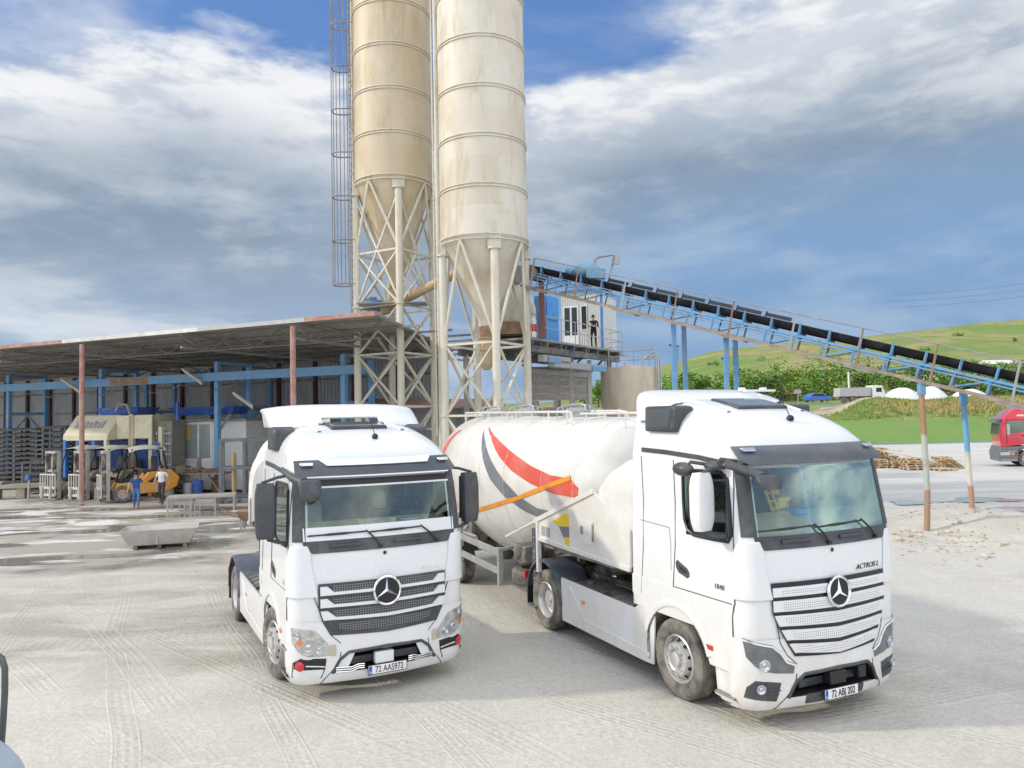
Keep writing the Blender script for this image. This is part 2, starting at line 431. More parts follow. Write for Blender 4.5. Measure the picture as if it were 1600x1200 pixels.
    hh = t.math('ADD', t.math('MULTIPLY', hh, t.math('SUBTRACT', 1.0, pud)), hs)
    t.bump(hh, .65, .03)
    return m
xs = [-260, -160, -110, -80, -60, -48, -40] + [-36 + .6 * i for i in range(41)] + [-11.4 + .4 * i for i in range(52)] + [9.6 + .22 * i for i in range(48)] + [20.4, 21.5, 23, 25, 28, 32, 37, 44, 54, 70, 95, 130, 180, 260]
ys = [-60, -25, -8, 0, 4] + [6 + .4 * i for i in range(34)] + [19.8 + .22 * i for i in range(42)] + [29.3, 30, 31, 32, 33, 34, 35.5, 37, 39, 42, 46, 52, 60, 70, 84.5]
b = MB(); nx = len(xs)
b.add([(x, y, ground_z(x, y)) for y in ys for x in xs], [(j * nx + i, j * nx + i + 1, (j + 1) * nx + i + 1, (j + 1) * nx + i) for j in range(len(ys) - 1) for i in range(nx - 1)])
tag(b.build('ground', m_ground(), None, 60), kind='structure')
# ================================================================ tractor trucks
def lerp(a, b, t): return a + (b - a) * t
class Shell:                                     # outer skin of a cab: perimeter coordinate q (0 = middle of the front), height z
    KEYS = [(.22, 1.15, 1.36, .11, .30), (.27, 1.19, 1.42, .12, .30), (.36, 1.205, 1.455, .13, .29), (.65, 1.22, 1.475, .13, .28), (.95, 1.22, 1.475, .12, .26),
            (1.4, 1.215, 1.465, .11, .24), (1.92, 1.205, 1.435, .10, .22), (2.07, 1.20, 1.415, .09, .21),
            (2.84, 1.16, 1.275, .08, .19), (2.95, 1.155, 1.235, .08, .19), (3.12, 1.14, 1.12, .10, .22)]
    XR = -0.97
    def __init__(s, lift):
        s.k = [(z + lift * min(1, max(0, (z - .65) / .3)), *r) for z, *r in s.KEYS]
    def par(s, z):
        k = s.k
        if z <= k[0][0]: return k[0][1:]
        for a, b in zip(k, k[1:]):
            if z <= b[0]:
                t = (z - a[0]) / (b[0] - a[0])
                return tuple(lerp(a[i], b[i], t) for i in range(1, 5))
        return k[-1][1:]
    def P(s, q, z):
        w, xf, bow, rc = s.par(z)
        yf = w - rc; sg = 1 if q >= 0 else -1; a = abs(q)
        if a <= yf: return Vector((xf - bow * (a / yf) ** 2, sg * a, z))
        a -= yf; arc = rc * math.pi / 2
        if a <= arc:
            t = a / rc
            return Vector((xf - bow - rc * (1 - math.cos(t)), sg * (yf + rc * math.sin(t)), z))
        return Vector((xf - bow - rc - (a - arc), sg * w, z))
    def q_of_x(s, x, z, side):                   # side = -1 right, +1 left
        w, xf, bow, rc = s.par(z)
        return side * (w - rc + rc * math.pi / 2 + (xf - bow - rc - x))
    def nrm(s, q, z):
        e = .004
        a = s.P(q + e, z) - s.P(q - e, z); b = s.P(q, z + e) - s.P(q, z - e)
        return a.cross(b).normalized()
    def O(s, q, z, off): return s.P(q, z) + s.nrm(q, z) * off
    def patch(s, mb, A, B, n=6, off=.006, th=.012, offs=None):   # strip between two curves of (q, z)
        if not offs:
            A2 = []; B2 = []
            for i in range(len(A) - 1):
                k = max(1, min(6, math.ceil(max(math.dist(A[i], A[i + 1]), math.dist(B[i], B[i + 1])) / .05)))
                for j in range(k): A2.append(tuple(lerp(A[i][c], A[i + 1][c], j / k) for c in (0, 1))); B2.append(tuple(lerp(B[i][c], B[i + 1][c], j / k) for c in (0, 1)))
            A = A2 + [A[-1]]; B = B2 + [B[-1]]
        m = len(A)
        F = []; K = []
        for j in range(m):
            o = offs[j] if offs else off
            for i in range(n + 1):
                t = i / n
                q = lerp(A[j][0], B[j][0], t); z = lerp(A[j][1], B[j][1], t)
                F.append(s.O(q, z, o)); K.append(s.O(q, z, o - th))
        k = len(F); w = n + 1; fs = []
        for j in range(m - 1):
            for i in range(n):
                a = j * w + i
                fs.append((a, a + 1, a + w + 1, a + w)); fs.append((k + a + w, k + a + w + 1, k + a + 1, k + a))
        for j in range(m - 1):
            for i in (0, n):
                a = j * w + i
                fs.append((a, a + w, k + a + w, k + a))
        for i in range(n):
            for a in (i, (m - 1) * w + i): fs.append((a, a + 1, k + a + 1, k + a))
        mb.add(F + K, fs)
    def xpatch(s, mb, pts_a, pts_b, side, n=4, off=.006, th=.012):   # same, given by (x, z) on a side wall
        s.patch(mb, [(s.q_of_x(x, z, side), z) for x, z in pts_a], [(s.q_of_x(x, z, side), z) for x, z in pts_b], n, off, th)
    def line(s, mb, pts, r=.004, off=0.0, k=3):
        out = []
        for a, b in zip(pts, pts[1:]):
            for i in range(k): out.append((lerp(a[0], b[0], i / k), lerp(a[1], b[1], i / k)))
        out.append(pts[-1])
        mb.tube([s.O(q, z, off) for q, z in out], r, 5)

M_hlR = pm('smoked_headlight', (.15, .16, .17), .10, .3, var=.3, scale=8, coat=1)
M_grey_slot = pm('grey_slot', (.30, .30, .33), .6)
def mesh_hex(name, base, hole, scale, thr):
    m = new_mat(name); t = NT(m)
    mp = t.new('ShaderNodeMapping'); t.l.new(t.tc, mp.inputs[0]); mp.inputs['Scale'].default_value = (0.0, 1, 1.15)
    v = t.new('ShaderNodeTexVoronoi'); v.inputs['Scale'].default_value = scale; v.inputs['Randomness'].default_value = 0.0
    t.l.new(mp.outputs[0], v.inputs['Vector'])
    t.col(t.mix(t.mr(v.outputs['Distance'], thr, thr + .08), hole, base)); t.rough(0.4)
    return m
M_hexL = mesh_hex('dark_perforated_mesh', (0.17, 0.175, 0.18), (0.01, 0.01, 0.01), 30, 0.32)
M_hexR = mesh_hex('white_perforated_slat', (0.75, 0.76, 0.77), (0.2, 0.2, 0.2), 34, 0.2)
def deck_mat():
    m = new_mat('tread_plate'); t = NT(m)
    v = t.new('ShaderNodeTexVoronoi'); v.inputs['Scale'].default_value = 22; v.inputs['Randomness'].default_value = 0.1
    t.l.new(t.tc, v.inputs['Vector'])
    t.col(t.mix(t.noise(3, 7, .7), (0.16, 0.15, 0.14), (0.40, 0.37, 0.32))); t.rough(0.6)
    t.bump(v.outputs['Distance'], 0.5, 0.02); t.b.inputs['Metallic'].default_value = 0.3
    return m
M_deck = deck_mat()

def star_emblem(parent, x, z, r, tilt=0.06):
    T = Matrix.Translation((x, 0, z)) @ Matrix.Rotation(-tilt, 4, 'Y') @ Matrix(((0, 0, 1, 0), (1, 0, 0, 0), (0, 1, 0, 0), (0, 0, 0, 1)))
    d = MB(); d.lathe([(0.0, .012), (r * .93, .012), (r * .93, -.03), (0, -.03)], 40, T)
    disc = d.build('star_emblem', M_ink, parent, 40)
    c = MB()
    c.lathe([(r * .90 + .018 * math.cos(a) * r / .19, .012 + .018 * math.sin(a)) for a in (2 * math.pi * i / 8 for i in range(8))], 44, T, closed=True)
    pts = []
    for i in range(6):
        a = math.pi / 2 + i * math.pi / 3; rr = r * .84 if i % 2 == 0 else r * .15
        pts.append(Vector((rr * math.cos(a), rr * math.sin(a), .016)))
    c.add([T @ p for p in pts] + [T @ Vector((0, 0, .05))], [(i, (i + 1) % 6, 6) for i in range(6)])
    c.build('star', M_chrome, disc, 20)
    return disc

def wheel(parent, x, y, side, front, r=.505, wd=.30, steer=0, name='wheel'):
    # outer face at y, side -1 = right. local wheel axis +z outward
    s = side
    base = Matrix(((1, 0, 0, x), (0, 0, s, y - s * wd), (0, 1, 0, r), (0, 0, 0, 1)))
    if steer: base = Matrix.Translation((x, y - s * .2, 0)) @ Matrix.Rotation(steer, 4, 'Z') @ Matrix.Translation((-x, -(y - s * .2), 0)) @ base
    t = MB()
    ri = .30
    prof = [(ri, .02), (ri + .02, .0), (r - .06, .0), (r - .015, .025), (r, .06)]
    for g in range(5):
        z0 = .075 + g * .036
        prof += [(r, z0), (r - .012, z0 + .004), (r - .012, z0 + .010), (r, z0 + .014)]
    prof += [(r, wd - .06), (r - .015, wd - .025), (r - .05, wd - .003), (ri + .07, wd), (ri + .03, wd - .012), (ri, wd - .03)]
    t.lathe(prof, 44, base)
    ty = t.build(name, M_rub, parent, 28)
    m = MB()
    if front:
        prof = [(ri + .004, .02), (ri + .006, wd - .03), (ri - .012, wd - .018), (ri - .03, wd - .045), (ri - .035, wd - .10), (.235, wd - .085), (.215, wd - .02), (.205, wd + .012), (.15, wd + .022), (.13, wd + .01), (.125, wd - .02), (.095, wd - .015), (.09, wd + .03), (.06, wd + .042), (0, wd + .042)]
    else:
        prof = [(ri + .004, .02), (ri + .006, wd - .03), (ri - .012, wd - .018), (ri - .03, wd - .05), (ri - .045, wd - .15), (ri - .07, wd - .18), (.16, wd - .175), (.155, wd - .09), (.10, wd - .085), (.085, wd - .05), (0, wd - .05)]
    m.lathe(prof, 36, base)
    nut_r, nut_z = (.168, wd + .018) if front else (.19, wd - .175)
    for i in range(10):
        a = 2 * math.pi * i / 10
        c = Vector((nut_r * math.cos(a), nut_r * math.sin(a), nut_z))
        m.cyl(base @ c, base @ (c + Vector((0, 0, .03))), .016, .012, 6)
    rim = m.build('rim', M_rim, ty, 30)
    h = MB()
    for i in range(10):
        a = 2 * math.pi * (i + .5) / 10; rr = .226 if front else .235
        z0 = wd - .05 if front else wd - .181
        nrm = Vector((math.cos(a), math.sin(a), .9)).normalized() if front else Vector((0, 0, 1))
        c = Vector((rr * math.cos(a), rr * math.sin(a), z0))
        p, q = perp(nrm)
        rad = Vector((math.cos(a), math.sin(a), 0)); tan = Vector((-rad.y, rad.x, 0)); rd2 = nrm.cross(tan)
        h.add([base @ (c + nrm * .012 + tan * (.024 * math.cos(b)) + rd2 * (.034 * math.sin(b))) for b in (2 * math.pi * k / 12 for k in range(12))], [tuple(range(12))])
    h.build('rim_hole', M_hole, rim, 0, fix=False)
    return ty

def build_truck(name, label, loc, yaw, lift, newer):
    W_ = M_white if newer else M_whiteL
    root = thing(name, label, 'truck', loc, yaw, 'white tractor trucks parked in the yard')
    sh = Shell(lift); P = sh.P; K = lambda z: z + lift
    zb, zw0, zw1, zr = 1.02, K(2.07), K(2.84), K(2.93)
    # ---- cab skin with openings for the windscreen and both door windows
    zs = [zb, 1.2, 1.4, 1.7, K(1.92), K(1.99), zw0, K(2.3), K(2.55), K(2.78), zw1, zr]
    xs = [-.97, -.94, -.62, -.2, .26, .66, 1.0]
    rings = []
    for z in zs:
        w, xf, bow, rc = sh.par(z); yf = w - rc; arc = rc * math.pi / 2
        right = [Vector((-.97, -(w - .06), z))] + [Vector((x, -w, z)) for x in xs[1:]]
        fr = [P(q, z) for q in [-(yf + arc * (1 - i / 5)) for i in range(5)] + [yf * k / 4 for k in range(-4, 5)] + [yf + arc * (i + 1) / 5 for i in range(5)]]
        left = [Vector((p.x, -p.y, z)) for p in reversed(right)]
        rings.append(right + fr + left)
    n = len(rings[0]); vs = [p for r_ in rings for p in r_]; fs = []
    nr = len(xs)
    for j in range(len(zs) - 1):
        for i in range(n):
            i2 = (i + 1) % n
            zm = (zs[j] + zs[j + 1]) / 2
            front = nr + 5 <= i < nr + 5 + 8
            if front and zw0 < zm < zw1: continue
            sidewin = (i in (4, 5) or i in (n - 1 - 5, n - 1 - 6))
            if sidewin and K(1.99) < zm < K(2.78): continue
            fs.append((j * n + i, j * n + i2, (j + 1) * n + i2, (j + 1) * n + i))
    cab = MB(); cab.add(vs, fs)
    cab.add([p for p in rings[0]], [tuple(range(n))])
    # roof: cross-sections along x, domed over the eaves
    H = ([(1.19, .03), (1.13, .16), (1.03, .29), (.88, .41), (.68, .52), (.45, .605), (.2, .675), (-.05, .735), (-.35, .79), (-.65, .82), (-.97, .83)] if newer else
         [(1.19, .03), (1.13, .15), (1.03, .28), (.88, .40), (.68, .505), (.45, .575), (.2, .63), (-.05, .665), (-.35, .685), (-.65, .69), (-.97, .69)])
    rr = []
    for x, h in H:
        w, xf, bow, rc = sh.par(zr)
        xc = xf - bow - rc
        wx = w if x <= xc else max(.55, w - rc + math.sqrt(max(0, rc * rc - (x - xc) ** 2)))
        if x > 1.02: wx = lerp(wx, w - .05, .5)
        ring = []
        nseg = 22
        for i in range(nseg + 1):
            a = math.pi * i / nseg
            c, s_ = math.cos(a), math.sin(a)
            y = -wx * (abs(c) ** .36) * (1 if c > 0 else -1)
            zz_ = (abs(s_) ** .50) * h
            y *= 1 - .10 * (zz_ / .8)
            ring.append(Vector((x - .04 * (abs(y) / w) ** 2 * (1 if x > .3 else 0), y, zr - .02 + zz_)))
        rr.append(ring)
    cab.loft(rr, False, caps=False)
    cab.add(rr[-1], [tuple(range(len(rr[-1])))]); 
    nose = [Vector((p.x, p.y, p.z)) for p in rr[0]]
    cab_o = cab.build('cab', W_, root, 42)
    for pl in (-.86, -.55):
        pass
    # inside of the cab
    inn = MB(); inn.box(-.90, 1.22, -1.12, 1.12, K(1.25), K(1.30)); inn.box(-.93, -.90, -1.12, 1.12, K(1.3), K(2.9)); inn.box(-.9, 1.0, -1.1, 1.1, K(2.90), K(2.92))
    inn.build('cab_lining', M_curtain, root, 0)
    da = MB()
    da.extrude([(1.27, -1.08, K(1.9)), (1.27, -1.08, K(2.09)), (1.10, -1.08, K(2.17)), (.88, -1.08, K(2.26)), (.74, -1.08, K(2.25)), (.68, -1.08, K(2.12)), (.68, -1.08, K(1.6))], (0, 2.16, 0))
    dash = da.build('dashboard', M_beige, root, 30, .02)
    g = MB(); g.box(.70, .86, .02, .30, K(2.05), K(2.38)); g.box(.70, .86, .42, .85, K(2.2), K(2.33)); g.build('instrument_panel', M_black, dash, 30, .03)
    st = MB(); T = Matrix.Translation((.60, .62, K(2.33))) @ Matrix.Rotation(R(-52), 4, 'Y')
    st.lathe([(.225 + .018 * math.cos(a), .018 * math.sin(a)) for a in (2 * math.pi * i / 8 for i in range(8))], 28, T, closed=True)
    st.beam(T @ Vector((-.22, 0, 0)), T @ Vector((.22, 0, 0)), .05, .03); st.beam(T @ Vector((0, .22, 0)), T @ Vector((0, -.22, 0)), .05, .03)
    st.cyl(T @ Vector((0, 0, -.2)), T @ Vector((0, 0, .02)), .06)
    st.build('steering_wheel', M_black, root, 40)
    for y in (-.62, .62):
        s_ = MB(); s_.box(-.28, .28, y - .26, y + .26, K(1.68), K(1.85))
        s_.box(-.42, -.27, y - .25, y + .25, K(1.8), K(2.42)); s_.box(-.42, -.30, y - .14, y + .14, K(2.44), K(2.66))
        s_.build('seat', M_seat, root, 40, .05)
    if newer:                                        # a tool and a blue cloth left on the dashboard
        c = MB(); c.box(.84, 1.02, -.12, .10, K(2.225), K(2.29)); c.build('blue_cloth', pm('blue_cloth', (.05, .28, .62), .8), dash, 30, .02)
        c = MB()
        for dx in (0, .09): c.beam((.74, -.22 + dx, K(2.24)), (.68, -.36 + dx, K(2.68)), .035, .03)
        for k in range(4): c.beam((.73 - .012 * k, -.26 - .03 * k, K(2.28 + .10 * k)), (.73 - .012 * k, -.12 - .03 * k, K(2.28 + .10 * k)), .03, .03)
        c.box(.66, .76, -.14, .06, K(2.28), K(2.42)); c.box(.66, .74, -.24, -.10, K(2.45), K(2.60))
        c.build('yellow_tool', pm('yellow_tool', (.55, .36, .03), .5), dash, 30, .01)
    else:
        c = MB(); c.box(-.2, .35, -1.0, -.55, K(1.9), K(2.5)); c.box(.0, .4, .15, .4, K(1.8), K(2.6)); c.build('hanging_jacket', pm('pale_cloth', (.4, .41, .36), .9, var=.3), root, 40, .08)
        c = MB(); c.box(.9, 1.05, -.25, .3, K(2.19), K(2.27)); c.box(.95, 1.1, .35, .6, K(2.19), K(2.25)); c.build('papers', pm('papers', (.5, .52, .42), .7, var=.4, scale=9), dash, 20, .01)
    # ---- windscreen, band, pillars
    ws = MB(); wv = []
    za, zb_ = zw0 - .01, zw1 + .01
    yf = lambda z: sh.par(z)[0] - sh.par(z)[3]
    sh.patch(ws, [(-yf(z) - .05, z) for z in (za, K(2.3), K(2.55), zb_)], [(yf(z) + .05, z) for z in (za, K(2.3), K(2.55), zb_)], 16, .008, .006)
    wso = ws.build('windscreen', M_glass, root, 60)
    bd = MB()
    z0, z1 = K(1.915), K(2.07)
    A = [(-.93, z0 + .0), (-1.03, z0 + .05), (-1.06, z1)]; B = [(.93, z0), (1.03, z0 + .05), (1.06, z1)]
    sh.patch(bd, A, B, 18, .014, .02)
    band = bd.build('windscreen_cowl', M_trim, root, 40)
    if not newer:
        b = MB(); sh.patch(b, [(-1.05, K(2.075)), (-1.05, K(2.245))], [(1.05, K(2.075)), (1.05, K(2.245))], 18, .013, .004)
        sh.patch(b, [(-1.0, K(2.745)), (-1.0, K(2.77))], [(1.02, K(2.745)), (1.02, K(2.77))], 18, .013, .004)
        b.build('windscreen_strip', M_whiteL, wso, 40)
        b = MB(); sh.patch(b, [(-1.0, K(2.77)), (-1.0, K(2.85))], [(1.0, K(2.77)), (1.0, K(2.85))], 18, .014, .004); b.build('windscreen_header', M_black, wso, 40)
    for sgn in (-1, 1):
        cr = MB(); sh.patch(cr, [(sgn * (yf(z) + .03), z) for z in (z1, K(2.4), K(2.9))], [(sgn * (yf(z) + sh.par(z)[3] * 1.0), z) for z in (z1, K(2.4), K(2.9))], 5, .012, .02)
        cr.build('windscreen_pillar', M_trim, root, 40)
    for k, (y0, y1, ym) in enumerate(((-1.0, -.25, -.06), (-.20, .52, .76))):
        w_ = MB(); zt = K(2.17); zl = K(1.95)
        pts = [(ym, zl), ((ym * .6 + y1 * .4), (zl + zt) / 2), (y1, zt)]
        w_.tube([sh.O(q, z, .045) for q, z in pts], .012, 6)
        w_.tube([sh.O(lerp(y1, y0, i / 8), zt - .015 - .012 * i / 8 * (2 if newer else 1), .03) for i in range(9)], [.011 + .006 * (2 < i < 6) for i in range(9)], 6)
        w_.cyl(sh.O(ym, zl, .0), sh.O(ym, zl, .06), .025)
        w_.build('wiper', M_black, root, 40)
        b = MB(); c0 = -.52 if k == 0 else .33
        b.loft([[sh.O(c0 + i * .2, K(2.0) + .028 * math.sin(a), .014 + .03 * max(0, math.cos(a)) + .001) for a in (math.pi * 2 * j / 8 for j in range(8))] for i in (-1, -.9, .9, 1)])
        b.build('grab_handle', M_trim, band, 40, .006)
    # ---- sun visor
    v = MB(); zlo, zhi = K(2.85), K(3.09)
    if newer:
        A = [(-1.02, zlo), (-1.09, zlo + .06), (-1.10, zhi - .03), (-1.09, zhi)]; B = [(1.02, zlo), (1.09, zlo + .06), (1.10, zhi - .03), (1.09, zhi)]
        sh.patch(v, A, B, 20, .1, .016, offs=[.12, .115, .05, .02])
        vo = v.build('sun_visor', M_visor, root, 40)
    else:
        A = [(-.98, zlo), (-1.08, zlo + .05), (-1.10, zhi)]; B = [(.98, zlo), (1.08, zlo + .05), (1.10, zhi)]
        sh.patch(v, A, B, 20, .1, .016, offs=[.12, .115, .035])
        vo = v.build('sun_visor', M_visor, root, 40)
        v = MB(); sh.patch(v, [(-.70, zlo + .135), (-.79, zhi - .0)], [(.70, zlo + .135), (.79, zhi - .0)], 18, .08, .012, offs=[.092, .045]); 
        sh.patch(v, [(-.97, zlo - .004), (-.99, zlo + .014)], [(.97, zlo - .004), (.99, zlo + .014)], 18, .1, .01, offs=[.126, .124])
        v.build('visor_stripe', W_, vo, 40)
    for y in (-.95, .95):
        b = MB(); sh.patch(b, [(y - .07, zlo + .13), (y - .085, zlo + .18)], [(y + .07, zlo + .13), (y + .085, zlo + .18)], 4, .1, .016, offs=[.108, .09])
        b.build('marker_lamp', M_lens, vo, 40, .008)
    # ---- front lid, corner deflectors, grille
    hs = [K(1.36), K(1.5), K(1.75), K(1.93), K(2.02)]
    for sgn in (-1, 1):
        c = MB()
        inner = [.875, .90, .945, .96, 1.0]; outer = [1.34, 1.345, 1.33, 1.29, 1.23]
        sh.patch(c, [(sgn * a, z) for a, z in zip(inner, hs)], [(sgn * b, z) for b, z in zip(outer, hs)], 9, .028, .03)
        cd = c.build('corner_deflector', W_, root, 42, .012)
        for i in range(7 if newer and sgn > 0 else 0):
            z = K(1.42 + .085 * i); s_ = MB()
            sh.patch(s_, [(sgn * 1.27, z), (sgn * 1.27, z + .06)], [(sgn * 1.335, z), (sgn * 1.335, z + .06)], 1, .034, .004)
            s_.build('deflector_slot', M_grey_slot, cd, 0)
    gz = [1.665, 1.52, 1.355, 1.19, 1.03, .88] if newer else [1.515, 1.36, 1.205, 1.045, .895]
    gy = (lambda z: .88 - .25 * max(0, (1.36 - z) / .48) ** 1.3) if newer else (lambda z: .865 - .13 * max(0, (1.2 - z) / .3) ** 1.5)
    dip = lambda i, y: -(.0, .004, .014, .03, .045, .06)[i] * max(0, 1 - abs(y) / .9) ** .9
    g = MB()
    zz_ = [gz[0] + .012] + gz[1:-1] + [gz[-1] - .02]
    for j in range(len(zz_) - 1):
        for k in range(12):
            pass
    vsA = []; 
    A = [(-gy(z) - .01, z) for z in zz_]; B = [(gy(z) + .01, z) for z in zz_]
    # the surround follows the V of the slats
    F = []
    for j, z in enumerate(zz_):
        for i in range(17):
            y = lerp(-gy(z) - .012, gy(z) + .012, i / 16); F.append(sh.O(y, z + dip(j, y), .021))
    g.add(F, [(j * 17 + i, j * 17 + i + 1, (j + 1) * 17 + i + 1, (j + 1) * 17 + i) for j in range(len(zz_) - 1) for i in range(16)])
    gr = g.build('grille', M_black if newer else M_trim, root, 40)
    def slat(mb, i, t0, t1, ya, yb, off, th, n=20):      # t0,t1: metres above the row's lower line
        za, zc = gz[i + 1], gz[i]
        rows = []
        for t in (t0, t1):
            row = []
            for k in range(n + 1):
                y0 = lerp(ya, yb, k / n)
                z = za + t
                row.append((y0 * gy(za + t), z + lerp(dip(i + 1, y0), dip(i, y0), t / (zc - za))))
            rows.append(row)
        F = [sh.O(q, z, off) for row in rows for q, z in row]; Kk = [sh.O(q, z, off - th) for row in rows for q, z in row]
        w = n + 1; k = len(F); fs = [(a, a + 1, a + w + 1, a + w) for a in range(n)]
        fs += [(a, a + 1, k + a + 1, k + a) for a in range(n)] + [(w + a, w + a + 1, k + w + a + 1, k + w + a) for a in range(n)] + [(0, w, k + w, k), (n, w + n, k + w + n, k + n)]
        mb.add(F + Kk, fs)
    for i in range(len(gz) - 1):
        hgt = gz[i] - gz[i + 1]
        if newer:
            s_ = MB(); slat(s_, i, .0, hgt - .042, -1, 1, .04, .034); so_ = s_.build('grille_slat', W_, gr, 40, .006)
            s_ = MB(); slat(s_, i, .022, hgt - .062, -.86, .86, .0425, .004); s_.build('slat_perforation', M_hexR, so_, 40)
        else:
            s_ = MB(); slat(s_, i, .055 if i < 3 else .03, hgt - .015, -.80, .80, .030, .024); so_ = s_.build('grille_slat', M_hexL, gr, 40)
            if i < 3:
                s_ = MB(); slat(s_, i, .022, .058, -.985, .985, .048, .04)
                for sg in (-1, 1):
                    pa, pb = [], []
                    for t_, inner in ((.022, .77), (.058, .79), (hgt - .022, .885)):
                        z_ = gz[i + 1] + t_
                        pa.append((sg * .985 * gy(z_), z_)); pb.append((sg * inner * gy(z_), z_))
                    sh.patch(s_, pa, pb, 3, .052, .04)
                s_.build('slat_trim', W_, so_, 40)
    b = MB()
    for i in range(1, len(gz) - 1):
        for y in (-.6, -.36, -.12, .12, .36, .6): b.beam(sh.O(y, gz[i] - .03, .012), sh.O(y, gz[i] + .03, .012), .008, .008)
    b.build('grille_rib', M_trim, gr, 0)
    zst = 1.52 if newer else 1.375
    star_emblem(gr, sh.P(0, zst).x + .05, zst, .185 if newer else .2)
    c = MB(); T = Matrix.Translation((sh.P(0, K(1.86)).x + .003, 0, K(1.86))) @ Matrix.Rotation(R(90), 4, 'Y')
    c.lathe([(.0, .006), (.034, .006), (.034, -.01)], 20, T); bo = c.build('bonnet_badge', M_chrome, root, 30)
    c = MB(); c.lathe([(.0, .0075), (.024, .0075), (.024, 0)], 20, T); bi = c.build('badge_disc', M_ink, bo, 30)
    tq = .60 if newer else .66
    zt = 1.745 if newer else 1.60
    o = sh.O(tq, zt, .004); tx = sh.O(tq + .2, zt, 0) - sh.O(tq - .2, zt, 0); tz = sh.O(tq, zt + .05, 0) - sh.O(tq, zt - .05, 0)
    tx.normalize(); tz = (tz - tx * tz.dot(tx)).normalized()
    if newer: lettering('model_lettering', 'ACTROS L', .085, frame_T(o, tx, tz), M_ink, root, shear=.35, sx=1.15)
    else: lettering('model_lettering', 'Actros', .085, frame_T(o, tx, tz), M_chrome, root, shear=.35, sx=1.3)
    # ---- bumper with its opening
    bz = [.24, .28, .37, .45, .54, .62, .70, .82, .95, 1.05]
    hq = lambda z: lerp(.70, .53, min(1, max(0, (z - .37) / .25)))
    rows = []
    for z in bz:
        w, xf, bow, rc = sh.par(z); yf_ = w - rc; arc = rc * math.pi / 2
        hqz = hq(z)
        qs = [-(yf_ + arc + (xf - bow - rc - 1.02))] + [-(yf_ + arc * (1 - i / 6)) for i in range(6)] + [-yf_, -(yf_ + hqz) / 2, -hqz, -.25, 0, .25, hqz, (yf_ + hqz) / 2, yf_] + [yf_ + arc * (i + 1) / 6 for i in range(6)] + [yf_ + arc + (xf - bow - rc - 1.02)]
        rows.append([sh.O(q, z, .012) for q in qs])
    n = len(rows[0]); fs = []
    for j in range(len(bz) - 1):
        for i in range(n - 1):
            if 9 <= i <= 12 and .37 - .001 <= bz[j] < .619: continue
            fs.append((j * n + i, j * n + i + 1, (j + 1) * n + i + 1, (j + 1) * n + i))
    bp = MB(); bp.add([p for r_ in rows for p in r_], fs)
    inset = [p - Vector((.16, 0, 0)) for p in rows[0]]; bp.add(rows[0] + inset, [(i, i + 1, n + i + 1, n + i) for i in range(n - 1)])
    bump_o = bp.build('bumper', W_, root, 42)
    d = MB()
    for (za_, zc_) in ((.37, .62),):
        q0, q1 = hq(za_), hq(zc_)
        fr_ = [sh.O(-q0, za_, .01), sh.O(q0, za_, .01), sh.O(q1, zc_, .01), sh.O(-q1, zc_, .01)]
        bk = [p - Vector((.22, 0, 0)) for p in fr_]
        d.add(fr_ + bk, [(4, 5, 6, 7), (0, 1, 5, 4), (2, 3, 7, 6), (1, 2, 6, 5), (3, 0, 4, 7)])
    d.m = 1
    lip = [(-.70, .368), (-.66, .45), (-.61, .54), (-.50, .625), (0, .645), (.50, .625), (.61, .54), (.66, .45), (.70, .368)]
    out = []
    for a, b in zip(lip, lip[1:]):
        for i in range(4): out.append((lerp(a[0], b[0], i / 4), lerp(a[1], b[1], i / 4)))
    out.append(lip[-1])
    d.tube([sh.O(q, z, .008) for q, z in out], .022, 6)
    d.beam(sh.O(-.5, .47, -.1), sh.O(.5, .47, -.1), .03, .09); d.beam(sh.O(-.5, .58, -.1), sh.O(.5, .58, -.1), .03, .03)
    op = d.build('bumper_intake', [M_hole, M_trim], root, 40)
    b = MB()
    if newer:
        b.box(1.36, 1.475, -.13, .12, .44, .60); b.build('radar_cover', M_black, op, 40, .012)
        b = MB(); b.box(1.38, 1.478, .32, .44, .46, .60); b.build('sensor_cover', M_black, op, 40, .012)
        b = MB(); sh.patch(b, [(-.46, .28), (-.46, .39)], [(.42, .28), (.42, .39)], 8, .022, .03); b.build('plate_bracket', M_trim, op, 40, .006)
    else:
        b.box(1.38, 1.482, -.16, .10, .42, .575); b.build('radar_cover', W_, op, 40, .015)
        for sgn in (-1, 1):
            b = MB(); sh.patch(b, [(sgn * .68, .42), (sgn * .53, .61)], [(sgn * .50, .44), (sgn * .42, .61)], 3, .004, .02); b.build('intake_corner', W_, op, 40)
            b = MB()
            for k in range(3):
                pts = [(sgn * .66, .385 + .028 * k), (sgn * .46, .375 + .028 * k), (sgn * .38, .405 + .026 * k), (sgn * .30, .40 + .026 * k)]
                b.tube([sh.O(q, z, .022) for q, z in pts], .009, 6)
            b.build('chrome_strip', M_chrome, op, 40)
    # plate
    zp = .36
    o = Vector((sh.P(0, zp).x + .055, 0, zp))
    b = MB(); b.box(o.x - .012, o.x, -.26, .26, zp - .056, zp + .056); pl = b.build('licence_plate', M_plate, bump_o, 30, .004)
    b = MB(); b.box(o.x - .002, o.x + .0015, -.255, -.215, zp - .052, zp + .052); b.build('plate_band', M_eu, pl, 0)
    b = MB(); b.box(o.x - .014, o.x - .003, -.27, .27, zp - .066, zp + .066); b.build('plate_frame', M_black, pl, 0, .004)
    lettering('plate_number', '72 ABJ 202' if newer else '72 AAS972', .118, frame_T(o + Vector((.003, .022, -.002)), (0, 1, 0), (0, 0, 1)), M_ink, pl, sx=.70 if newer else .72)
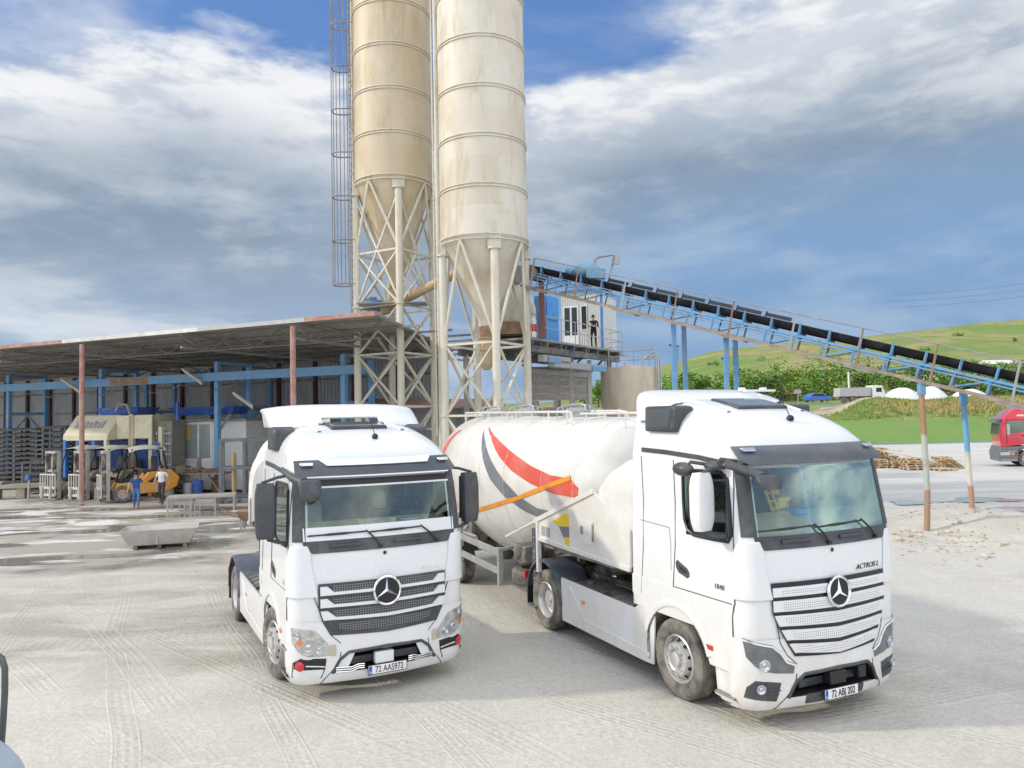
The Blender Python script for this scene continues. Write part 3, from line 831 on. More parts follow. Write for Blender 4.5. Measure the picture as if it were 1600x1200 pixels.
    lettering('plate_country', 'TR', .035, frame_T(o + Vector((.003, -.235, -.03)), (0, 1, 0), (0, 0, 1)), M_plate, pl, sx=.8)
    # headlights, fog lamps
    for sgn in (-1, 1):
        if newer: top = [(1.24, 1.07), (1.08, 1.03), (.90, .985), (.80, .90), (.73, .80), (.62, .755)]; bot = [(1.20, .86), (1.10, .755), (.98, .69), (.86, .665), (.74, .655), (.64, .645)]
        else: top = [(1.24, 1.00), (1.10, .985), (.92, .945), (.84, .85), (.75, .755), (.66, .735)]; bot = [(1.22, .80), (1.12, .67), (1.0, .61), (.88, .60), (.76, .605), (.66, .60)]
        b = MB(); sh.patch(b, [(sgn * q, z) for q, z in top], [(sgn * q, z) for q, z in bot], 6, .018, .03)
        hl = b.build('headlight', M_hlR if newer else M_lampbody, root, 42, .008)
        b = MB()
        for (q, z, rr_) in ((((1.0, .77, .062),) if newer else ((1.0, .735, .085), (1.14, .89, .05), (.87, .70, .05)))):
            c = sh.O(sgn * q, z, .012); nn = sh.nrm(sgn * q, z); p_, q_ = perp(nn)
            T = Matrix((p_, q_, nn)).transposed().to_4x4(); T.translation = c
            b.lathe([(rr_ * 1.15, .004), (rr_ * 1.1, .016), (rr_ * .95, .012), (rr_ * .8, .016), (rr_ * .5, .008), (rr_ * .35, .014), (0, .018)], 20, T)
        b.build('lamp_lens', M_lens, hl, 40)
        if newer:
            b = MB(); b.tube([sh.O(sgn * q, z - .018, .022) for q, z in top], .011, 6); b.build('led_strip', M_plate, hl, 40)
        else:
            b = MB(); sh.patch(b, [(sgn * 1.17, .78), (sgn * 1.12, .83)], [(sgn * 1.08, .75), (sgn * 1.07, .81)], 3, .021, .004); b.build('indicator_lens', M_amber, hl, 40)
            b = MB(); sh.patch(b, [(sgn * .66, .60), (sgn * .66, .735)], [(sgn * .72, .60), (sgn * .72, .745)], 3, .022, .006); b.build('lamp_end', pm('amber_trim', (.52, .45, .34), .3), hl, 40)
        if newer: a_, b_ = [(1.22, .395), (1.19, .52), (1.10, .60)], [(.84, .345), (.81, .46), (.79, .555)]
        else: a_, b_ = [(1.19, .45), (1.19, .53), (1.10, .585)], [(.80, .43), (.79, .50), (.785, .56)]
        b = MB(); sh.patch(b, [(sgn * q, z) for q, z in a_], [(sgn * q, z) for q, z in b_], 6, .018, .02)
        fg = b.build('fog_lamp_bezel', M_black if not newer else M_trim, root, 42, .008)
        q, z = (1.04, .505) if newer else (1.10, .50)
        c = sh.O(sgn * q, z, .014); nn = sh.nrm(sgn * q, z); p_, q_ = perp(nn)
        T = Matrix((p_, q_, nn)).transposed().to_4x4(); T.translation = c
        b = MB(); rr_ = .055 if newer else .062
        b.lathe([(rr_, .0), (rr_, .026), (rr_ * .9, .03), (rr_ * .8, .022), (rr_ * .45, .016), (rr_ * .3, .024), (0, .026)] if newer else [(rr_, .0), (rr_, .024), (rr_ * .85, .03), (0, .034)], 20, T); b.build('fog_lamp', M_lens if newer else M_red, fg, 40)
        b = MB(); b.tube([sh.O(sgn * q_, lerp(.50, .47, i / 4), .024) for i, q_ in enumerate((1.03, .97, .91, .85, .80))], .008, 5)
        if newer: b.tube([sh.O(sgn * q_, lerp(.46, .43, i / 4), .024) for i, q_ in enumerate((1.0, .97, .91, .85, .82))], .008, 5)
        b.build('bezel_strip', M_trim if newer else M_plate, fg, 40)
        if not newer:
            b = MB(); b.tube([sh.O(sgn * a, zq, .014) for a, zq in ((1.22, .34), (1.20, .53), (1.10, .59), (.78, .565), (.80, .43), (.84, .325))], .007, 5); b.build('bezel_outline', M_ink, fg, 40)
    # panel gaps
    gp = MB()
    for sgn in (-1, 1):
        sh.line(gp, [(sgn * .60, .64), (sgn * .62, .50), (sgn * .80, .30), (sgn * .84, .24)], .006, .012)
        sh.line(gp, [(sgn * (gy(1.2) + .06), 1.36 + lift), (sgn * .80, 1.0), (sgn * .72, .86), (sgn * .60, .75)], .0055, .012)
        q = lambda x, z: sh.q_of_x(x, z, sgn)
        sh.line(gp, [(q(1.10, K(2.9)), K(2.9)), (q(1.135, K(2.05)), K(2.05)), (q(1.14, 1.42), 1.42)], .008, .001)
        sh.line(gp, [(q(1.13, 1.42), 1.42), (q(1.10, 1.28), 1.28), (q(1.10, 1.06), 1.06)], .009, .002)
        sh.line(gp, [(q(-.02, K(2.9)), K(2.9)), (q(-.02, 1.42), 1.42)], .008, .001)
        sh.line(gp, [(q(-.75, K(2.93)), K(2.93)), (q(-.75, 1.2), 1.2)], .007, .001)
        if newer: sh.line(gp, [(q(-.75, K(2.06)), K(2.06)), (q(-.09, K(2.03)), K(2.03)), (q(-.06, 1.98), 1.98), (q(-.06, 1.62), 1.62)], .004, .001)
        sh.line(gp, [(q(1.1, 1.42), 1.42), (q(-.02, 1.42), 1.42)], .007, .001)
    gp.build('panel_gap', pm('panel_seam', (.07, .07, .075), .8), root, 40)
    # roof line moulding
    for sgn in (-1, 1):
        b = MB()
        sh.xpatch(b, [(-.75, K(2.99)), (-.2, K(2.97)), (.5, K(2.925)), (.92, K(2.87))], [(-.75, K(3.05)), (-.2, K(3.03)), (.5, K(2.985)), (.99, K(2.93))], sgn, 2, .008, .02)
        b.build('roof_moulding', M_trim, root, 40, .004)
    # doors: window, handle, lettering
    for sgn in (-1, 1):
        d = MB()
        zt = [K(2.0), K(2.05), K(2.4), K(2.7), K(2.79)]
        sh.xpatch(d, [(.42, zt[0]), (.24, zt[1] + .12), (.21, zt[2]), (.19, zt[3] - .02), (.22, zt[4])], [(1.06, zt[0]), (1.11, zt[1] + .03), (1.075, zt[2]), (1.04, zt[3]), (.93, zt[4])], sgn, 5, .010, .012)
        fr_ = d.build('door_window', M_sideglass, root, 40)
        f = MB()
        loop = [(.42, zt[0]), (.30, zt[0] + .05), (.24, zt[1] + .12), (.21, zt[2]), (.19, zt[3]), (.23, zt[4]), (.6, zt[4] + .005), (.93, zt[4]), (1.03, zt[3] + .02), (1.075, zt[2]), (1.11, zt[1] + .03), (1.06, zt[0]), (.75, zt[0] - .005)]
        f.tube([sh.O(sh.q_of_x(x, z, sgn), z, .008) for x, z in loop], .022, 6, closed=True)
        f.build('window_frame', M_black, fr_, 40)
        b = MB(); sh.xpatch(b, [(.10, 1.50 + lift * .9), (.05, 1.56 + lift * .9), (.04, 1.63 + lift * .8), (.07, 1.67 + lift * .8)], [(.27, 1.455 + lift * .9), (.32, 1.48 + lift * .9), (.32, 1.54 + lift * .8), (.28, 1.59 + lift * .8)], sgn, 3, .008, .014)
        h_ = b.build('door_handle', M_trim, root, 40, .012)
        b = MB(); sh.xpatch(b, [(.14, 1.56 + lift * .8), (.14, 1.60 + lift * .8)], [(.27, 1.525 + lift * .8), (.27, 1.56 + lift * .8)], sgn, 2, .022, .01); b.build('handle_grip', M_black, h_, 40, .006)
        y = sgn * (sh.par(1.5)[0] + .003)
        lettering('model_number', '1848' if newer else '1845', .085, frame_T(Vector((.88, y, 1.50 + lift * .6)), (-sgn * -1 if sgn < 0 else -1, 0, 0) if sgn > 0 else (1, 0, 0), (0, 0, 1)), M_trim if newer else M_chrome, root, sx=1.1)
    # ---- wheel-arch side panels, steps
    for sgn in (-1, 1):
        y0, y1 = sgn * 1.222, sgn * .98
        arch = [(.0 + .66 * math.cos(a), .50 + .66 * math.sin(a)) for a in (R(18 + 9 * i) for i in range(17))]
        poly = [(1.10, 1.06), (1.13, 1.43), (-.97, 1.43), (-.97, 1.16), (-.80, 1.12)] + [(x, z) for x, z in reversed(arch)][1:] + [(.66, .62), (1.08, .62)]
        b = MB(); b.extrude([(x, y0, z) for x, z in poly], (0, y1 - y0, 0))
        sp_ = b.build('fender_panel', W_, root, 42, .015)
        b = MB(); n_ = 17
        b.loft([[(x * .995, sgn * 1.23, .5 + (z - .5) * .995), (x * 1.06, sgn * 1.245, .5 + (z - .5) * 1.06), (x * 1.16, sgn * 1.215, .5 + (z - .5) * 1.16)] for x, z in arch], False, caps=False)
        b.build('arch_lip', W_, sp_, 50)
        b = MB(); b.loft([[(x * .985, sgn * 1.215, .5 + (z - .5) * .985), (x * .985, sgn * .75, .5 + (z - .5) * .985)] for x, z in arch], False, caps=False)
        b.extrude([(-.68, sgn * 1.2, .34), (-.60, sgn * 1.2, .34), (-.60, sgn * 1.2, .8), (-.66, sgn * 1.2, .82)], (0, -sgn * .5, 0))
        b.build('arch_liner', M_frame, sp_, 40)
        b = MB(); b.box(.58, .70, sgn * 1.226, sgn * 1.236, .80, .86, Matrix.Translation((.04, 0, 0))); b.build('side_marker', M_amber if not newer else M_red, sp_, 0, .006)
        b = MB()
        b.extrude([(.70, sgn * 1.18, .66), (1.12, sgn * 1.18, .66), (1.12, sgn * 1.18, .25), (.80, sgn * 1.18, .25), (.73, sgn * 1.18, .33)], (0, -sgn * .3, 0))
        stp = b.build('step_box', W_, root, 40, .02)
        b = MB(); b.box(.76, 1.10, min(sgn * 1.14, sgn * 1.24), max(sgn * 1.14, sgn * 1.24), .335, .36)
        if not newer: b.box(.80, 1.10, min(sgn * 1.12, sgn * 1.235), max(sgn * 1.12, sgn * 1.235), .66, .685)
        b.build('step_tread', M_deck if newer else M_trim, stp, 0, .006)
        b = MB(); b.extrude([(.76, sgn * 1.14, .25), (1.12, sgn * 1.14, .25), (1.12, sgn * 1.235, .32), (.76, sgn * 1.235, .32)], (0, 0, .016)); b.build('step_lip', W_, stp, 0, .01)
    # ---- chassis
    c = MB()
    for y in (-.42, .42): c.box(-4.55, .9, y - .045, y + .045, .70, .97)
    for x in (-4.5, -3.9, -2.6, -1.6): c.box(x - .06, x + .06, -.38, .38, .74, .94)
    c.box(-4.0, -3.4, -.28, .28, .35, .68); c.cyl((-3.7, -.9, .505), (-3.7, .9, .505), .12); c.cyl((0, -.9, .505), (0, .9, .505), .1)
    c.box(-1.2, .8, -.55, .55, .55, 1.2)
    ch = c.build('chassis', M_frame, root, 30, .01)
    c = MB(); c.box(-2.2, -1.05, -.72, .72, .985, 1.0); c.box(-1.5, -1.05, -1.16, .4, .94, .96); c.build('deck_plate', M_deck, ch, 0)
    T = Matrix.Translation((-3.15, 0, 1.10)) @ Matrix.Rotation(R(4), 4, 'Y')
    c = MB(); c.lathe([(0, .03), (.40, .03), (.45, .0), (.43, -.05), (.0, -.05)], 28, T); c.box(-3.35, -2.95, -.42, .42, .95, 1.06); c.build('fifth_wheel', M_frame, root, 40)
    for sgn in (-1, 1):
        c = MB(); c.loft([[(x, sgn * .80 + .37 * math.copysign(abs(math.cos(a)) ** .6, math.cos(a)), .63 + .31 * math.copysign(abs(math.sin(a)) ** .6, math.sin(a))) for a in (2 * math.pi * i / 20 for i in range(20))] for x in (-2.95, -2.9, -2.12, -2.07)])
        for x in (-2.8, -2.5, -2.2): c.loft([[(xx, sgn * .80 + .385 * math.copysign(abs(math.cos(a)) ** .6, math.cos(a)), .63 + .325 * math.copysign(abs(math.sin(a)) ** .6, math.sin(a))) for a in (2 * math.pi * i / 20 for i in range(20))] for xx in (x - .03, x + .03)])
        c.cyl((-2.65, sgn * .9, .92), (-2.65, sgn * .9, .985), .06)
        ft = c.build('fuel_tank', pm('dusty_tank', (.20, .19, .18), .5, .3, dirt=DUST, da=.5, ds=3), root, 40)
        c = MB(); c.loft([[(x, sgn * .82 + .33 * math.cos(a), .70 + .25 * math.sin(a)) for a in (2 * math.pi * i / 18 for i in range(18))] for x in (-2.0, -1.95, -1.55, -1.5)]); c.build('air_tank', M_frame, root, 40)
        y = sgn * 1.20
        poly = [(-3.13, .97), (-3.10, .99), (-.97, .95), (-.72, 1.10), (-.66, 1.08), (-.48, .97), (-.54, .28), (-.75, .27), (-3.11, .29)]
        c = MB(); c.extrude([(x, y, z) for x, z in poly], (0, -sgn * .035, 0)); sk = c.build('side_skirt', W_, root, 40, .012)
        c = MB(); c.extrude([(-2.95, y + sgn * .006, .90), (-2.80, y + sgn * .006, .90), (-2.35, y + sgn * .006, .48), (-.62, y + sgn * .006, .42), (-.62, y + sgn * .006, .36), (-2.45, y + sgn * .006, .42)], (0, -sgn * .02, 0)); c.build('skirt_crease', W_, sk, 40, .006)
        c = MB(); c.box(-2.44, -2.34, min(y, y + sgn * .012), max(y, y + sgn * .012), .70, .75); c.build('side_marker', M_amber, sk, 0, .004)
        # rear fender
        arc_ = [(-3.74 + .64 * math.cos(a), .56 + .62 * math.sin(a)) for a in (R(-2 + 11 * i) for i in range(18))]
        ring = []
        for x, z in arc_:
            dx, dz = (x + 3.74) / .64, (z - .56) / .62
            ring.append([(x - dx * .035, sgn * 1.235, z - dz * .035), (x, sgn * 1.225, z), (x + dx * .012, sgn * 1.16, z + dz * .012), (x + dx * .012, sgn * .66, z + dz * .012), (x - dx * .01, sgn * .645, z - dz * .02)])
        c = MB(); c.loft(ring, False, caps=False)
        fe = c.build('rear_fender', M_dkblue, root, 42)
        so2 = fe.modifiers.new('shell', 'SOLIDIFY'); so2.thickness = .015
        c = MB(); c.box(-4.385, -4.365, min(sgn * 1.22, sgn * .68), max(sgn * 1.22, sgn * .68), .28, .62); c.build('mudflap', M_black, fe, 0, .005)
        wheel(root, 0, sgn * 1.215, sgn, True, steer=0 if newer else R(7))
        wheel(root, -3.7, sgn * 1.215, sgn, False)
        wheel(root, -3.7, sgn * .88, sgn, False)
        c = MB(); c.box(-4.53, -4.47, sgn * 1.1 - .12, sgn * 1.1 + .12, .74, .86); c.build('tail_lamp', M_red, root, 0, .01)
    # ---- roof kit
    zh = zr - .02 + (.688 if newer else .638)
    sl = R(12 if newer else 6)
    T = Matrix.Translation((.08, 0 if not newer else .05, zh + .022 + (0.02 if newer else .012))) @ Matrix.Rotation(sl, 4, 'Y')
    c = MB(); c.box(-.30, .28, -.42, .42, -.08, .002, T); hb = c.build('roof_hatch', M_trim, root, 40, .02)
    c = MB(); c.box(-.25, .24, -.38, .38, -.03, .010, T); c.build('hatch_glass', pm('smoked_glass', (.10, .12, .14), .08, coat=1), hb, 0, .01)
    T = Matrix.Translation((.76, .10, zr - .02 + (.482 if newer else .468)))
    c = MB(); c.ball(T @ Vector((0, 0, .02)), .05, .045, .045, 10); c.cyl(T @ Vector((0, 0, .04)), T @ Vector((-.10, -.04, .26)), .007, .004, 6)
    if newer: c.ball((.05, .62, zh + .02), .06, .05, .03, 8); c.cyl((.05, .62, zh + .02), (.04, .62, zh + .14), .012, .01, 6)
    c.build('antenna', M_black, root, 40)
    for sgn in (-1, 1):
        c = MB(); zv = K(3.25) - .0
        T = Matrix.Translation((0, sgn * 1.125, 0))
        if newer: poly = [(-.64, 3.40), (.02, 3.39), (.07, 3.72), (-.05, 3.74), (-.62, 3.74)]
        else: poly = [(-.50, 3.22), (.02, 3.22), (.06, 3.50), (-.04, 3.56), (-.48, 3.57)]
        c.extrude([(x, sgn * 1.17, z) for x, z in poly], (0, -sgn * .3, 0)); vb = c.build('roof_side_vent', M_trim, root, 40, .03)
        c = MB(); cx = sum(p[0] for p in poly) / 5; cz = sum(p[1] for p in poly) / 5
        c.extrude([(cx + (x - cx) * .74 - .03, sgn * 1.178, cz + (z - cz) * .74) for x, z in poly], (0, -sgn * .02, 0)); c.build('vent_panel', M_visor, vb, 40, .01)
    rb = MB()
    for y in (-.62, .62):
        rb.loft([[(x, y - .06, zr - .05 + h * .985), (x, y - .02, zr - .005 + h * .985), (x, y + .02, zr - .005 + h * .985), (x, y + .06, zr - .05 + h * .985)] for x, h in H[5:]], False, caps=False)
    rb.build('roof_rib', W_, cab_o, 60)
    if newer:
        c = MB(); rings = []
        for x, zt_, wv_ in ((-.28, 3.775, 1.08), (-.34, 3.815, 1.10), (-.55, 3.90, 1.115), (-.80, 3.965, 1.12), (-.99, 3.985, 1.12)):
            ring = []
            for i in range(23):
                a = math.pi * i / 22; cc, ss = math.cos(a), math.sin(a)
                ring.append((x + .10 * abs(cc) ** 3, -wv_ * (abs(cc) ** .3) * (1 if cc > 0 else -1), 3.55 + (abs(ss) ** .38) * (zt_ - 3.55)))
            rings.append(ring)
        c.loft(rings, False, caps=False); c.add(rings[-1], [tuple(range(23))]); c.add(rings[0], [tuple(range(23))])
        rdf = c.build('roof_deflector', W_, root, 45)
        c = MB(); c.tube([Vector(p) + Vector((.006, 0, 0)) for p in rings[0]], .012, 5); c.build('deflector_seal', M_trim, rdf, 50)
        c = MB(); c.box(-.72, -.62, .55, .62, 3.95, 4.0); c.box(-.72, -.62, .95, 1.02, 3.95, 4.0); c.box(-.5, -.42, .45, 1.0, 3.93, 3.96); c.build('roof_bracket', W_, root, 0, .01)
    else:
        nu, nv = 32, 12; F = []
        for j in range(nv + 1):
            t = j / nv
            for i in range(nu + 1):
                y = lerp(-1.16, 1.16, i / nu); e = abs(y) / 1.16
                zlow = 3.535 + .045 * max(0, 1 - (abs(y) / .95) ** 4)
                x = -.02 - .62 * t - .16 * e ** 3 - (.05 if e > .95 else 0)
                ztop = 3.90 - .06 * e ** 4
                F.append(Vector((x, y * (1 + .03 * t), lerp(zlow, ztop, 1 - (1 - t) ** 1.5))))
        fs = []
        for j in range(nv):
            for i in range(nu):
                ym = abs(lerp(-1.16, 1.16, (i + .5) / nu)); t = (j + .5) / nv
                if ym < .49 - .25 * t and t < .27: continue
                a = j * (nu + 1) + i; fs.append((a, a + 1, a + nu + 2, a + nu + 1))
        c = MB(); c.add(F, fs); w1 = nu + 1
        for i in (0, nu):                                  # wings folding back along the sides
            col_ = [F[j * w1 + i] for j in range(nv + 1)]
            bk = [Vector((-.86, p.y, lerp(p.z, 3.62, .3))) for p in col_]
            c.add(col_ + bk, [(j, j + 1, nv + 1 + j + 1, nv + 1 + j) for j in range(nv)])
        top = F[nv * w1:(nv + 1) * w1]
        c.add(top + [p + Vector((-.14, 0, -.02)) for p in top], [(i, i + 1, w1 + i + 1, w1 + i) for i in range(nu)])
        o = c.build('roof_deflector', W_, root, 45)
        sm = o.modifiers.new('shell', 'SOLIDIFY'); sm.thickness = .03
        b_ = o.modifiers.new('bevel', 'BEVEL'); b_.width = .012; b_.segments = 2
        c = MB()
        for y in (-.7, .7): c.beam((-.65, y, 3.55), (-.62, y, 3.84), .04)
        c.build('deflector_strut', M_trim, o, 0)
    # ---- mirrors
    if newer:
        c = MB()
        ang = R(16)
        T = Matrix.Translation((.93, -1.47, K(2.47))) @ Matrix.Rotation(ang, 4, 'Z')
        def pill(T, hx, hy, hz, p=.35, n=24, m=8, tap=0):
            rings = []
            for j in range(m + 1):
                t = -1 + 2 * j / m
                k = (1 - abs(t) ** 5) ** .35 if abs(t) < 1 else .25
                k = max(k, .72)
                rings.append([T @ Vector((hx * k * math.copysign(abs(math.cos(a)) ** p, math.cos(a)), hy * k * math.copysign(abs(math.sin(a)) ** p, math.sin(a)), hz * t)) for a in (2 * math.pi * i / n for i in range(n))])
            return rings
        c.loft(pill(T, .085, .155, .335)); mo = c.build('door_mirror', W_, root, 50)
        c = MB(); T2 = T @ Matrix.Translation((-.085, 0, 0)); c.loft(pill(T2, .025, .14, .31)); c.build('mirror_back', M_black, mo, 50)
        c = MB(); c.tube([(.98, -1.15, K(2.86)), (.95, -1.34, K(2.85)), (.93, -1.45, K(2.79))], .025, 7); c.build('mirror_arm', M_trim, mo, 50); c = MB(); c.tube([(1.02, -1.18, K(2.06)), (.96, -1.35, K(2.08)), (.93, -1.45, K(2.14))], .035, 7); c.build('mirror_arm', M_trim, mo, 50)
        for (x, y, z, rx, ry, rz_) in ((.58, -1.46, K(2.83), .17, .10, .085), (.90, -1.27, K(2.87), .13, .09, .06)):
            c = MB(); c.ball((x, y, z), rx, ry, rz_, 12); c.tube([(x + .05, y + .02, z + .03), (x + .12, y + .02, z + .09), (x + .22, y + .18, z + .06), (x + .2, -1.16, z + .03)], .022, 7); c.build('kerb_mirror', M_trim, root, 50)
        c = MB(); c.loft([[Vector((lerp(1.10, 1.48, t), lerp(-1.22, -1.02, t), K(lerp(2.90, 2.77, t)))) + Vector((0, .05 * math.cos(a) * (1 + t * .6), .055 * math.sin(a) * (1 - t * .15))) for a in (2 * math.pi * i / 12 for i in range(12))] for t in (0, .2, .5, .8, 1)]); 
        c.loft([[Vector((1.47 + .10 * t, -1.0, K(2.79 - .16 * t))) + Vector((.06 * k * math.cos(a) + .02 * k, .17 * k * math.copysign(abs(math.sin(a)) ** .6, math.sin(a)), 0)) for a in (2 * math.pi * i / 14 for i in range(14))] for t, k in ((0, .75), (.15, 1), (.6, .95), (1, .7))])
        c.build('front_mirror', M_trim, root, 50)
    else:
        for sgn in (-1, 1):
            c = MB(); T = Matrix.Translation((.98, sgn * 1.46, K(2.47))) @ Matrix.Rotation(-sgn * R(-14), 4, 'Z')
            rings = []
            for j in range(9):
                t = -1 + 2 * j / 8
                k = max((1 - abs(t) ** 6) ** .35 if abs(t) < 1 else 0, .8)
                rings.append([T @ Vector((.09 * k * math.copysign(abs(math.cos(a)) ** .35, math.cos(a)), .135 * k * math.copysign(abs(math.sin(a)) ** .35, math.sin(a)), .36 * t)) for a in (2 * math.pi * i / 24 for i in range(24))])
            c.loft(rings); mo = c.build('door_mirror', M_trim, root, 50)
            c = MB(); c.box(-.10, -.088, -.11, .11, -.31, .31, T); c.build('mirror_glass', pm('mirror_glass', (.7, .72, .72), .03, 1.0), mo, 0)
            c = MB(); c.tube([(.95, sgn * 1.15, K(2.92)), (.96, sgn * 1.3, K(2.90)), (.97, sgn * 1.5, K(2.84)), (.97, sgn * 1.5, K(2.76))], .022, 7); c.build('mirror_arm', M_trim, mo, 50); c = MB()
            c.tube([(1.0, sgn * 1.15, K(2.03)), (.98, sgn * 1.30, K(2.05)), (.98, sgn * 1.44, K(2.10))], .024, 7); c.build('mirror_arm', M_trim, mo, 50)
        c = MB(); c.loft([[Vector((lerp(.72, 1.42, t), lerp(-1.19, -1.05, t ** 2), K(lerp(2.99, 2.83, t)))) + Vector((0, (.03 + .04 * t) * math.cos(a), (.03 + .05 * t) * math.sin(a))) for a in (2 * math.pi * i / 12 for i in range(12))] for t in (0, .3, .6, .85, 1)])
        c.loft([[Vector((1.44 + .10 * t, -1.0, K(2.88 - .27 * t))) + Vector((.06 * k * math.cos(a) + .02 * k, .15 * k * math.copysign(abs(math.sin(a)) ** .6, math.sin(a)), 0)) for a in (2 * math.pi * i / 14 for i in range(14))] for t, k in ((0, .7), (.1, 1), (.6, .95), (.9, .75), (1, .4))])
        c.build('front_mirror', M_trim, root, 50)
    return root
T_R = build_truck('tractor_truck', 'white tractor truck with white perforated grille, coupled to the striped cement tanker', (3.1304, 10.4628, 0), -1.141, .13, True)
T_L = build_truck('tractor_truck', 'white tractor truck with dark mesh grille, dark mirrors and raised roof spoiler, no trailer', (-2.42, 11.66, 0), -1.0876, 0, False)
# ================================================================ cement tanker trailers
M_tank = pm('tank_paint', (0.74, 0.73, 0.70), 0.30, var=0.05, scale=1.2, dirt=(0.52, 0.46, 0.36), da=0.5, ds=0.9, dth=0.52, coat=0.2)
M_sred = pm('red_stripe', (0.66, 0.085, 0.05), 0.35, var=0.06, dirt=(0.6, 0.35, 0.28), da=0.3, ds=2)
M_sgrey = pm('grey_stripe', (0.16, 0.175, 0.20), 0.4, dirt=(0.4, 0.38, 0.35), da=0.3, ds=2)
M_orange = pm('orange_reflective_tape', (0.80, 0.30, 0.01), 0.4)
M_yellow = pm('yellow_sign', (0.75, 0.55, 0.02), 0.4)
TPROF = [(-1.98, .30, 2.35, 2.85), (-2.06, .72, 1.95, 3.22), (-2.18, 1.0, 1.70, 3.44), (-2.34, 1.17, 1.56, 3.56), (-2.5, 1.22, 1.52, 3.60), (-3.2, 1.24, 1.34, 3.61), (-4, 1.25, 1.15, 3.62), (-4.8, 1.25, 1.0, 3.63), (-5.5, 1.25, .85, 3.64), (-6.0, 1.25, .77, 3.65), (-6.5, 1.25, .72, 3.66), (-7.2, 1.25, .75, 3.67), (-7.7, 1.25, .86, 3.675),
         (-8.2, 1.25, 1.0, 3.68), (-9.1, 1.22, 1.35, 3.68), (-9.26, 1.17, 1.42, 3.63), (-9.42, 1.0, 1.6, 3.5), (-9.54, .72, 1.9, 3.25), (-9.62, .3, 2.3, 2.8)]
def tsec(x):
    p = TPROF
    for a, b in zip(p, p[1:]):
        if a[0] >= x >= b[0]:
            t = (x - a[0]) / (b[0] - a[0]); return [lerp(a[i], b[i], t) for i in (1, 2, 3)]
    return p[-1][1:]
def tring(x, n=44, off=0):
    w, zb, zt = tsec(x); zc = lerp(zt - 1.2, (zb + zt) / 2, 0 if zt > 3.58 else 1); out = []
    for i in range(n):
        a = 2 * math.pi * i / n; s_ = math.sin(a)
        out.append(Vector((x + OX, (w + off) * math.cos(a), zc + s_ * ((zt - zc + off) if s_ > 0 else (zc - zb + off)))))
    return out
OX = 6.5
def on_tank(x, z, off):
    w, zb, zt = tsec(x); zc = zt - 1.2; b = 1.2 if z > zc else zc - zb
    y = -w * math.sqrt(max(0, 1 - ((z - zc) / b) ** 2))
    n = Vector((0, y / w ** 2, (z - zc) / b ** 2)).normalized()
    return Vector((x + OX, y, z)) + n * off
def tank_patch(mb, A, B, n=5, off=.006):
    F = []
    for a, b in zip(A, A[1:]): pass
    def res(c):
        o = []
        for a, b in zip(c, c[1:]):
            for k in range(4): o.append((lerp(a[0], b[0], k / 4), lerp(a[1], b[1], k / 4)))
        return o + [c[-1]]
    A, B = res(A), res(B)
    for a, b in zip(A, B):
        for i in range(n + 1): F.append(on_tank(lerp(a[0], b[0], i / n), lerp(a[1], b[1], i / n), off))
    w = n + 1
    mb.add(F, [(j * w + i, j * w + i + 1, (j + 1) * w + i + 1, (j + 1) * w + i) for j in range(len(A) - 1) for i in range(n)])
